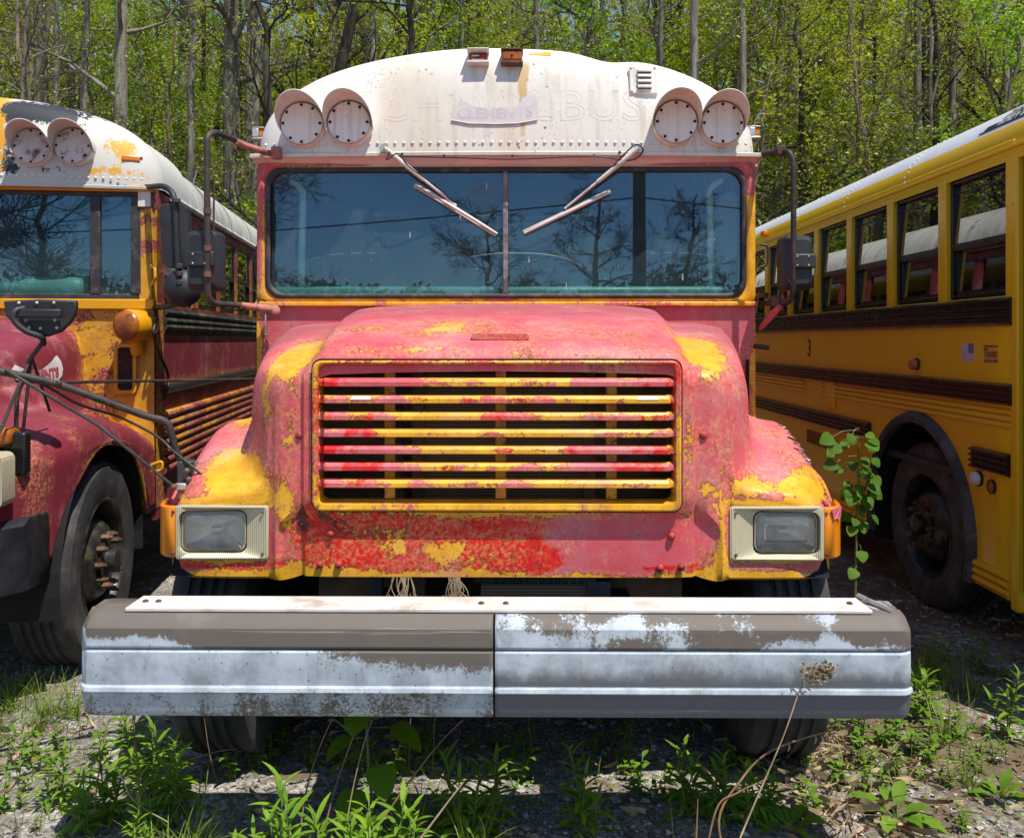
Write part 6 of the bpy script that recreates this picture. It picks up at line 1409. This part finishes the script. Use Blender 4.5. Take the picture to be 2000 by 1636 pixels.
class LB:             # curved, folded leaf blades
    def __init__(s): s.m = MB()
    def leaf(s, base, d, up, ln, w, droop=.5, segs=7, shape='lance', fold=.25, ripple=0.0):
        d = Vector(d).normalized(); up = Vector(up); side = d.cross(up).normalized(); up = side.cross(d).normalized(); L_, C_, R_ = [], [], []; p = Vector(base); ang = 0
        for k in range(segs+1):
            t = k/segs
            ww = {'lance': math.sin(math.pi*min(1, t*.9+.08))**.9*(1-.25*t), 'round': math.sin(math.pi*min(1, t**.62*.985+.01))**.7, 'blade': (1-t)**.6, 'lobed': math.sin(math.pi*min(1, t**.9*.97+.02))*(1+.25*math.sin(t*21))}[shape]*w*.5
            if k == segs: ww = .0006
            dd = (d*math.cos(ang) - up*math.sin(ang)); uu = (up*math.cos(ang) + d*math.sin(ang)); C_.append(p.copy()); rp = ripple*math.sin(t*17)
            L_.append(p + side*ww + uu*(ww*fold+rp)); R_.append(p - side*ww + uu*(ww*fold-rp)); p = p + dd*ln/segs; ang += droop/segs
        s.m.grid([L_, C_, R_])
def weed(kind, seed):
    rnd = random.Random(seed); st, lv = MB(), LB()
    if kind == 'lance':
        for q in range(rnd.randint(2, 4)):
            h = rnd.uniform(.20, .38); ba = Vector((rnd.gauss(0, .035), rnd.gauss(0, .035), -.02)); ln = Vector((rnd.gauss(0, .12), rnd.gauss(0, .12), 1)).normalized(); pts = [ba + ln*h*t + Vector((0, 0, 0)) for t in (0, .33, .66, 1)]; st.tube(pts, [.004, .0035, .003, .002], 5)
            nlv = int(h*62); a = rnd.random()*6
            for k in range(nlv):
                t = .18 + .82*k/nlv; a += 2.4; L_ = rnd.uniform(.085, .135)*(1.15-.55*t*t) ; el = .15 + 1.0*t*t; lv.leaf(ba + ln*h*t, (math.cos(a)*math.cos(el), math.sin(a)*math.cos(el), math.sin(el)), (0, 0, 1), L_, L_*.22, rnd.uniform(.4, 1.0))
    elif kind == 'rosette':
        for k in range(rnd.randint(9, 13)):
            a = k*2.4 + rnd.random()*.4; el = rnd.uniform(.15, 1.0); L_ = rnd.uniform(.10, .17); b = Vector((0, 0, .0)); d = Vector((math.cos(a)*math.cos(el), math.sin(a)*math.cos(el), math.sin(el))); st.tube([b, b + d*.05], .0025, 5); lv.leaf(b + d*.045, d, (0, 0, 1), L_, L_*.42, rnd.uniform(.5, 1.3), 9, 'lobed' if rnd.random() < .5 else 'lance', .2, .002)
    elif kind == 'herb':
        for q in range(rnd.randint(3, 6)):
            h = rnd.uniform(.07, .2); ba = Vector((rnd.gauss(0, .05), rnd.gauss(0, .05), -.01)); ln = Vector((rnd.gauss(0, .3), rnd.gauss(0, .3), 1)).normalized(); st.tube([ba, ba + ln*h], [.0025, .0015], 4); a = rnd.random()*6
            for k in range(9):
                t = .15+.85*k/9; a += 2.2; L_ = rnd.uniform(.03, .06); lv.leaf(ba + ln*h*t, (math.cos(a), math.sin(a), rnd.uniform(.1, .8)), (0, 0, 1), L_, L_*.45, .7, 5)
    elif kind == 'tuft':
        for k in range(46):
            a = rnd.random()*6.28; el = rnd.uniform(.7, 1.45); L_ = rnd.uniform(.10, .28); lv.leaf((rnd.gauss(0, .03), rnd.gauss(0, .03), -.01), (math.cos(a)*math.cos(el), math.sin(a)*math.cos(el), math.sin(el)), (0, 0, 1), L_, .0065, rnd.uniform(.2, 1.3), 6, 'blade')
        st.tube([(0, 0, -.01), (.0, 0, .01)], .004, 4)
    elif kind == 'round':
        h = .34; st.tube([(0, 0, -.02), (.02, 0, .15), (.03, 0, h)], [.005, .004, .003], 6); a = 0
        for k in range(13):
            t = .25+.75*k/12; a += 2.4; b = Vector((.02*t, 0, h*t)); d = Vector((math.cos(a), math.sin(a), rnd.uniform(-.1, .4))).normalized(); st.tube([b, b + d*.05], .0015, 4); L_ = rnd.uniform(.06, .10); lv.leaf(b + d*.05, d + Vector((0, 0, -.5)), (0, 0, 1), L_, L_*.85, .5, 8, 'round')
    return st, lv
WV = {}
for kind, n_, lm in (('lance', 5, 'weed'), ('rosette', 3, 'broad'), ('herb', 4, 'broad'), ('tuft', 3, 'grass'), ('round', 2, 'poplar')):
    for k in range(n_):
        st, lv = weed(kind, 100+k*7+len(kind)); sm, lm_ = st.mesh(kind+'_stem'), lv.m.mesh(kind+'_leaves')
        for me, mt in ((sm, M['stemgreen']), (lm_, M[lm])): me.materials.append(mt); me.polygons.foreach_set('use_smooth', [True]*len(me.polygons))
        WV[kind, k] = (sm, lm_)
random.seed(21)
def put_weed(kind, k, x, y, s, label, group=None, tilt=0.0, name='weed'):
    o = empty(name, (x, y, gz(x, y)), random.uniform(0, 6.28)); o.scale = (s, s, s*random.uniform(.9, 1.1)); tag(o, label, 'grass' if kind == 'tuft' else 'plant', group); sm, lm_ = WV[kind, k]
    for nm, me in (('stem', sm), ('leaves', lm_)): c = bpy.data.objects.new(nm, me); COL.objects.link(c); c.parent = o
    return o
# lance-leaved weeds: (u, y, scale)
KN = {'lance': ('lance_leaved_weed', 'lance-leaved green weed'), 'rosette': ('rosette_weed', 'broad-leaved rosette weed'), 'herb': ('low_herb', 'small low herb'), 'tuft': ('grass_tuft', 'loose tuft of green grass'), 'round': ('round_leaved_seedling', 'round-leaved seedling')}
def spots(kind, pts, where, group):
    for i, (u, y, s) in enumerate(pts):
        nv = sum(1 for q in WV if q[0] == kind); put_weed(kind, random.randrange(nv), (u-1001)/1719*y, y, s, KN[kind][1] + ' ' + where, group, name=KN[kind][0])
spots('lance', [(110, 3.1, .65), (160, 2.9, .7), (225, 3.0, .85), (255, 3.3, .75), (305, 2.95, .85), (330, 3.15, .8), (255, 2.7, .6)], 'in the sunny clump left of the left tyre', 'weeds in the left clump')
spots('lance', [(480, 2.50, .8), (520, 2.54, .85), (560, 2.5, .85), (600, 2.55, 1.05), (655, 2.5, .9), (690, 2.54, .9), (720, 2.5, .95), (755, 2.53, .9), (790, 2.5, .75)], 'standing in sun below the left half of the bumper', 'weeds before the left bumper half')
spots('lance', [(890, 2.85, .8), (950, 2.95, .85), (1135, 2.9, .8), (1350, 3.0, .85), (1400, 2.95, .75)], 'in the shade under the bumper', 'shaded weeds under the bumper')
spots('lance', [(1450, 2.95, .7), (1495, 3.0, .6), (1340, 2.46, .5), (1375, 2.42, .5)], 'beside the dry canes in front of the right tyre', 'weeds by the dry canes')
spots('lance', [(1792, 3.75, .75)], 'at the right end of the bumper', 'weeds at the right bumper end')
spots('rosette', [(1752, 2.98, .85)], 'with long light-green leaves on the gravel at the lower right', None)
spots('rosette', [(1955, 3.12, .6)], 'near the right edge of the photograph, below the yellow bus', None)
spots('rosette', [(1445, 3.3, .6), (1540, 2.9, .7)], 'among the dry straw in front of the right tyre', 'rosettes in the straw')
spots('lance', [(1975, 3.55, .75)], 'with a nodding tip near the right edge, on the gravel', None)
spots('herb', [(1720, 3.5, 1.1), (1745, 3.45, 1.0), (1700, 3.65, 1.0), (1660, 3.75, .9), (1690, 3.85, .9), (1620, 3.6, .9), (1750, 3.7, 1.0), (1680, 3.35, .8), (1790, 3.4, .8), (1820, 3.5, .9), (1870, 3.6, .8), (1650, 3.15, .7), (1740, 3.2, .7), (1830, 3.2, .6), (1905, 3.3, .6), (1600, 3.25, .9), (1580, 3.0, .9), (1880, 2.95, .5), (1930, 3.4, .6)], 'on the brown ground right of the right tyre', 'herbs on the right verge')
spots('herb', [(1870, 4.35, 1.2), (1820, 4.25, 1.0), (1930, 4.2, .9)], 'at the edge of the yellow bus shadow', 'herbs at the shadow edge')
spots('herb', [(820, 3.3, .9), (760, 3.25, .9), (700, 3.3, .8), (640, 3.35, .9), (1020, 3.2, .9), (1230, 3.25, .8), (880, 3.4, 1.0), (540, 3.4, .9), (990, 3.45, 1.0), (470, 3.25, .8), (1180, 3.4, .9), (1280, 3.15, .9)], 'on the shaded ground between the front tyres', 'herbs under the bus')
spots('herb', [(100, 3.4, 1.0), (60, 3.3, .9), (150, 3.1, .9), (220, 3.45, 1.0), (30, 3.1, .8), (300, 3.2, .9)], 'low in the sunny left clump', 'herbs in the left clump')
spots('tuft', [(20, 3.85, .8), (95, 3.8, .8), (140, 3.75, .8), (40, 4.05, .7), (75, 3.65, .7)], 'in sun below the maroon bus wheel', 'grass tufts at the left')
spots('tuft', [(1850, 3.55, .8), (1800, 4.05, .9), (1840, 4.15, .8), (1780, 4.1, .9), (1900, 4.0, .7), (1890, 3.2, .6)], 'on the verge by the yellow bus shadow', 'grass tufts at the right')
spots('tuft', [(340, 2.65, .9), (310, 2.7, .9), (370, 2.6, .8), (380, 2.75, 1.0), (850, 2.9, .9), (920, 2.75, .9), (790, 2.8, .9)], 'thin and upright below the bumper', 'grass tufts below the bumper')
spots('round', [(738, 2.86, 1.35)], 'hanging big pale leaves under the bumper left of the seam', None)
# the poplar shoot beside the right fender
st, lv = MB(), LB(); px = (1683-1001)/1719*4.15; py = 4.15; rnd = random.Random(4)
z_ = lambda v: CAM_H-(v-664)/1719*4.15
pts = [(0, 0, -.03), (-.03, 0, .4), (-.02, 0, z_(1000)), (-.01, 0, z_(900)), (-.015, 0, z_(850))]; st.tube(pts, [.008, .007, .005, .004, .002], 6)
for u, v, L_ in ((1622, 852, .075), (1634, 868, .07), (1640, 880, .065), (1628, 902, .07), (1660, 848, .05), (1672, 905, .055), (1690, 896, .06), (1688, 915, .07), (1664, 945, .055), (1683, 948, .06), (1676, 962, .075), (1696, 975, .07), (1690, 990, .06), (1668, 1008, .05), (1686, 1020, .065), (1680, 1075, .06), (1664, 1108, .06), (1655, 865, .05), (1650, 915, .05), (1702, 930, .055)):
    q = Vector(((u-1683)/1719*4.15, rnd.uniform(-.05, .05), z_(v))); b = Vector((-.01, 0, q.z+.03)); st.tube([b, b.lerp(q, .6) + Vector((0, 0, .015)), q], .0014, 4)
    d = Vector((q.x+rnd.gauss(0, .02), -.05, -.05)).normalized(); lv.leaf(q - d*.005, d, (rnd.gauss(0, .3), -1, .6), L_, L_*.95, .4, 9, 'round', .12)
for k in range(26):
    v = rnd.uniform(850, 1035); b = Vector((-.012, 0, z_(v))); an = rnd.uniform(0, 6.28); ln_ = rnd.uniform(.03, .075); q = b + Vector((math.cos(an)*ln_*.9, math.sin(an)*ln_, rnd.uniform(-.01, .03))); st.tube([b, q], .0013, 4)
    d = Vector((math.cos(an), math.sin(an)-.3, rnd.uniform(-1.2, .1))).normalized(); L_ = rnd.uniform(.045, .075); lv.leaf(q, d, (rnd.gauss(0, .4), -.7, .7), L_, L_*.92, rnd.uniform(.2, .8), 8, 'round', .15)
o = empty('poplar_shoot', (px, py, 0)); tag(o, 'leafy poplar shoot standing behind the right fender, before the yellow bus', 'plant'); st.build('stem', M['stemgreen'], o, 60, fix=False); lv.m.build('leaves', M['poplar'], o, 180, fix=False)
# dry canes and twigs
def cane(pts, r, label, name='dry_cane', mat='cane', head=False):
    P = [((u-1001)/1719*y, y, CAM_H-(v-664)/1719*y) for u, v, y in pts]; P = crom(P, 6); b = P[0]; o = empty(name, b); tag(o, label, 'dry stalk')
    MB().tube([p-b for p in P], [lerp(r, r*.5, i/len(P)) for i in range(len(P))], 6).build('stalk', M[mat], o, 60, fix=False)
    if head:
        T = TB(); rg = np.random.default_rng(2); e = np.array(P[-1]-b); f = np.array(P[-8]-b); t = rg.random(260)[:, None]; c = f + (e-f)*t + rg.normal(size=(260, 3))*.014*(1.1-t*.7); T.leaves(c, rg.normal(size=(260, 3)) + np.array([.6, 0, .2]), rg.uniform(.008, .02, 260)); me = T.leaf_mesh('seed_head', M['straw'], rg, .1); c_ = bpy.data.objects.new('seed_head', me); COL.objects.link(c_); c_.parent = o
    return o
cane([(1420, 1700, 2.40), (1470, 1580, 2.46), (1530, 1440, 2.5), (1562, 1350, 2.52), (1580, 1318, 2.52), (1625, 1306, 2.52)], .0028, 'tall dry stalk with a feathery seed head against the right bumper half', head=True, mat='straw')
c = cane([(1430, 1720, 2.5), (1405, 1600, 2.55), (1450, 1520, 2.6), (1500, 1470, 2.62), (1580, 1438, 2.63), (1690, 1412, 2.65)], .0042, 'long arching cane with curled dead leaves, in front of the right tyre')
lv = LB(); b = c.location
for u, v in ((1594, 1436), (1606, 1434), (1618, 1432), (1626, 1430), (1542, 1450)):
    q = Vector(((u-1001)/1719*2.63, 2.63, CAM_H-(v-664)/1719*2.63)) - b; lv.leaf(q, (.1, -.1, -1), (.4, -1, 0), .045, .008, 1.6, 6)
lv.m.build('dead_leaf', M['straw'], c, 180, fix=False)
cane([(1370, 1720, 2.5), (1400, 1580, 2.55), (1440, 1548, 2.58), (1500, 1520, 2.6)], .0032, 'short bent cane beside the long arching one')
cane([(1360, 1660, 2.48), (1364, 1560, 2.5)], .003, 'stubby upright cane at the bottom, left of the bent canes')
cane([(585, 1640, 2.7), (600, 1540, 2.75), (625, 1460, 2.78), (650, 1402, 2.8)], .0032, 'reddish stalk rising to the bumper, leftmost of the three below its left half')
cane([(630, 1640, 2.7), (655, 1540, 2.74), (690, 1440, 2.78), (700, 1405, 2.8)], .003, 'reddish stalk rising to the bumper, middle of the three below its left half')
cane([(672, 1640, 2.62), (690, 1540, 2.66), (712, 1450, 2.7), (728, 1405, 2.72)], .0026, 'pale thin stalk rising to the bumper, rightmost of the three below its left half', mat='straw')
cane([(715, 1650, 2.62), (790, 1540, 2.7), (860, 1450, 2.76), (905, 1405, 2.8)], .003, 'slanting reddish stalk running up to the bumper seam')
cane([(800, 1500, 3.05), (801, 1440, 3.06), (803, 1402, 3.08)], .0024, 'straight thin stalk in the shade, left of the bumper seam')
cane([(845, 1520, 3.0), (848, 1460, 3.0), (850, 1402, 3.0)], .0024, 'thin upright stalk in shade just left of the bumper seam')
cane([(820, 1640, 2.42), (850, 1600, 2.43), (880, 1560, 2.44), (907, 1526, 2.45)], .0035, 'bare grey twig slanting up at the bottom centre', name='dry_twig', mat='straw')
cane([(290, 1560, 3.0), (268, 1480, 3.0), (262, 1405, 3.0)], .0036, 'brown stalk by the left end of the bumper')
cane([(425, 1530, 3.1), (410, 1470, 3.1), (400, 1403, 3.1)], .0024, 'thin brown stalk with a side twig, in front of the left tyre')
cane([(300, 1510, 3.05), (380, 1480, 3.05), (430, 1466, 3.0), (465, 1462, 3.0)], .0026, 'level brown twig crossing in front of the left tyre', name='dry_twig')
cane([(185, 1580, 2.9), (195, 1500, 2.95), (210, 1420, 3.0), (216, 1402, 3.0)], .0026, 'dark slanting stalk in the left weed clump')
cane([(235, 1510, 2.85), (265, 1565, 2.8), (330, 1605, 2.7)], .0028, 'bleached twig lying in the left weed clump', name='dry_twig', mat='straw')
# loose stones, straw, grass and fallen leaves: nobody could count them
rng = np.random.default_rng(12)
def scatter(n, f, x0=-2.6, x1=3.4, y0=2.3, y1=6.0, p=1.6):
    x = rng.uniform(x0, x1, n*4); y = y0 + (y1-y0)*rng.random(n*4)**p; w = np.array([f(a, b) for a, b in zip(x, y)]); k = rng.random(n*4) < w; x, y = x[k][:n], y[k][:n]
    return x, y, np.array([gz(a, b) for a, b in zip(x, y)])
n = 15000; x, y, z = scatter(n, lambda a, b: .5+.5*(nz(a*1.2, b*1.2, 7) > -.05)); n = len(x)
oc = np.array([[1, 0, 0], [-1, 0, 0], [0, 1, 0], [0, -1, 0], [0, 0, 1], [0, 0, -1], [.6, .6, .55], [-.6, .6, .5], [.6, -.6, .55], [-.6, -.6, .5]])
from mathutils.geometry import delaunay_2d_cdt
bmh = bmesh.new(); [bmh.verts.new(p) for p in oc]; bmesh.ops.convex_hull(bmh, input=bmh.verts); bmh.verts.ensure_lookup_table(); bmh.verts.index_update(); tri = np.array([[v.index for v in f.verts] for f in bmh.faces if len(f.verts) == 3]); bmh.free()
sz = .004 + .011*rng.random(n)**2.6; sc3 = sz[:, None, None]*np.stack([rng.uniform(.7, 1.3, n), rng.uniform(.7, 1.3, n), rng.uniform(.45, .8, n)], 1)[:, None, :]
an = rng.uniform(0, 6.28, n); ca, sa = np.cos(an), np.sin(an); Vv = oc[None]*sc3*rng.uniform(.8, 1.2, (n, 10, 1)); Vr = np.stack([Vv[..., 0]*ca[:, None]-Vv[..., 1]*sa[:, None], Vv[..., 0]*sa[:, None]+Vv[..., 1]*ca[:, None], Vv[..., 2]], -1) + np.stack([x, y, z + sz*.25], 1)[:, None, :]
def stone_mat():
    t = MT('loose_stones'); gi = t.n('ShaderNodeNewGeometry'); c = t.ramp(gi.outputs['Random Per Island'], [(0, (.11, .10, .09)), (.45, (.25, .235, .21)), (.8, (.38, .35, .31)), (1, (.52, .49, .45))]); return t.done(t.bsdf(c, .85, 0, t.bump(t.noise(90, 4), .4, .004), .2))
me = fast_mesh('gravel', Vr.reshape(-1, 3), (tri[None] + np.arange(n)[:, None, None]*10).reshape(-1, 3), stone_mat(), False); o = bpy.data.objects.new('gravel', me); COL.objects.link(o); tag(o, kind='stuff')
def blades(name, x, y, z, hmin, hmax, w, mat, lay=.0):
    n = len(x); h = rng.uniform(hmin, hmax, n); a = rng.uniform(0, 6.28, n); b = rng.uniform(.2, .9, n) if lay < .5 else rng.uniform(1.2, 1.6, n); d = np.stack([np.cos(a), np.sin(a)], 1); s = np.stack([-np.sin(a), np.cos(a)], 1); L_ = []
    for t, ww in ((0, 1), (.35, .85), (.7, .55), (1, .06)):
        bx = h*t*np.sin(b*(.4+.6*t) if lay < .5 else b); bz = h*t*np.cos(b*(.4+.6*t) if lay < .5 else b); 
        for sg in (1, -1): L_.append(np.stack([x + d[:, 0]*bx + s[:, 0]*w*ww*sg, y + d[:, 1]*bx + s[:, 1]*w*ww*sg, z + .003 + np.maximum(bz, -.0) + (lay*rng.uniform(0, .03, n) if lay else 0)], 1))
    v = np.stack(L_, 1); q = np.array([[0, 1, 3, 2], [2, 3, 5, 4], [4, 5, 7, 6]]); o = bpy.data.objects.new(name, fast_mesh(name, v.reshape(-1, 3), (q[None] + np.arange(n)[:, None, None]*8).reshape(-1, 4), mat, True)); COL.objects.link(o); tag(o, kind='stuff'); return o
UV = lambda a, b: (1001+1719*a/b, 664+1719*CAM_H/b)
def gden(a, b):
    u, v = UV(a, b); d = .03
    if u < 180 and 3.45 < b < 4.15: d += .45
    elif u < 380 and b < 3.5: d += .12
    if 1760 < u < 1960 and 3.75 < b < 4.3: d += .35
    elif u > 1600 and 3.1 < b < 3.9: d += .08
    return d*(.35 + .65*(nz(a*2.2, b*2.2, 2) > -.05))
x, y, z = scatter(9000, gden); blades('grass', x, y, z, .03, .15, .0018, M['grass'])
x, y, z = scatter(5200, lambda a, b: math.exp(-((UV(a, b)[0]-1640)/110)**2-((b-3.25)/.32)**2) + .3*math.exp(-((UV(a, b)[0]-60)/90)**2-((b-3.5)/.25)**2) + .02); blades('dry_straw', x, y, z, .06, .2, .0013, M['straw'], 1.0)
x, y, z = scatter(2600, lambda a, b: .25 + .6*(a > .8) + .3*(nz(a*1.6, b*1.6, 4) > .0)); T = TB(); T.leaves(np.stack([x, y, z+.006], 1), rng.normal(size=(len(x), 3))*np.array([1, 1, .25]), rng.uniform(.012, .045, len(x))); o = bpy.data.objects.new('fallen_leaves', T.leaf_mesh('fallen_leaves', M['deadleaf'], rng, .75)); COL.objects.link(o); tag(o, kind='stuff')
x, y, z = scatter(5200, lambda a, b: .06 + .5*(UV(a, b)[0] > 1560)*(b > 3.0)*(b < 4.2)*(nz(a*2, b*2, 3) > -.02) + .25*(abs(a) < 1.0)*(b > 2.9)); T = TB(); T.leaves(np.stack([x, y, z+.008+.02*rng.random(len(x))], 1), rng.normal(size=(len(x), 3))*np.array([1, 1, .4]), rng.uniform(.008, .024, len(x))); o = bpy.data.objects.new('clover', T.leaf_mesh('clover', M['broad'], rng, .7, .9)); COL.objects.link(o); tag(o, kind='stuff')
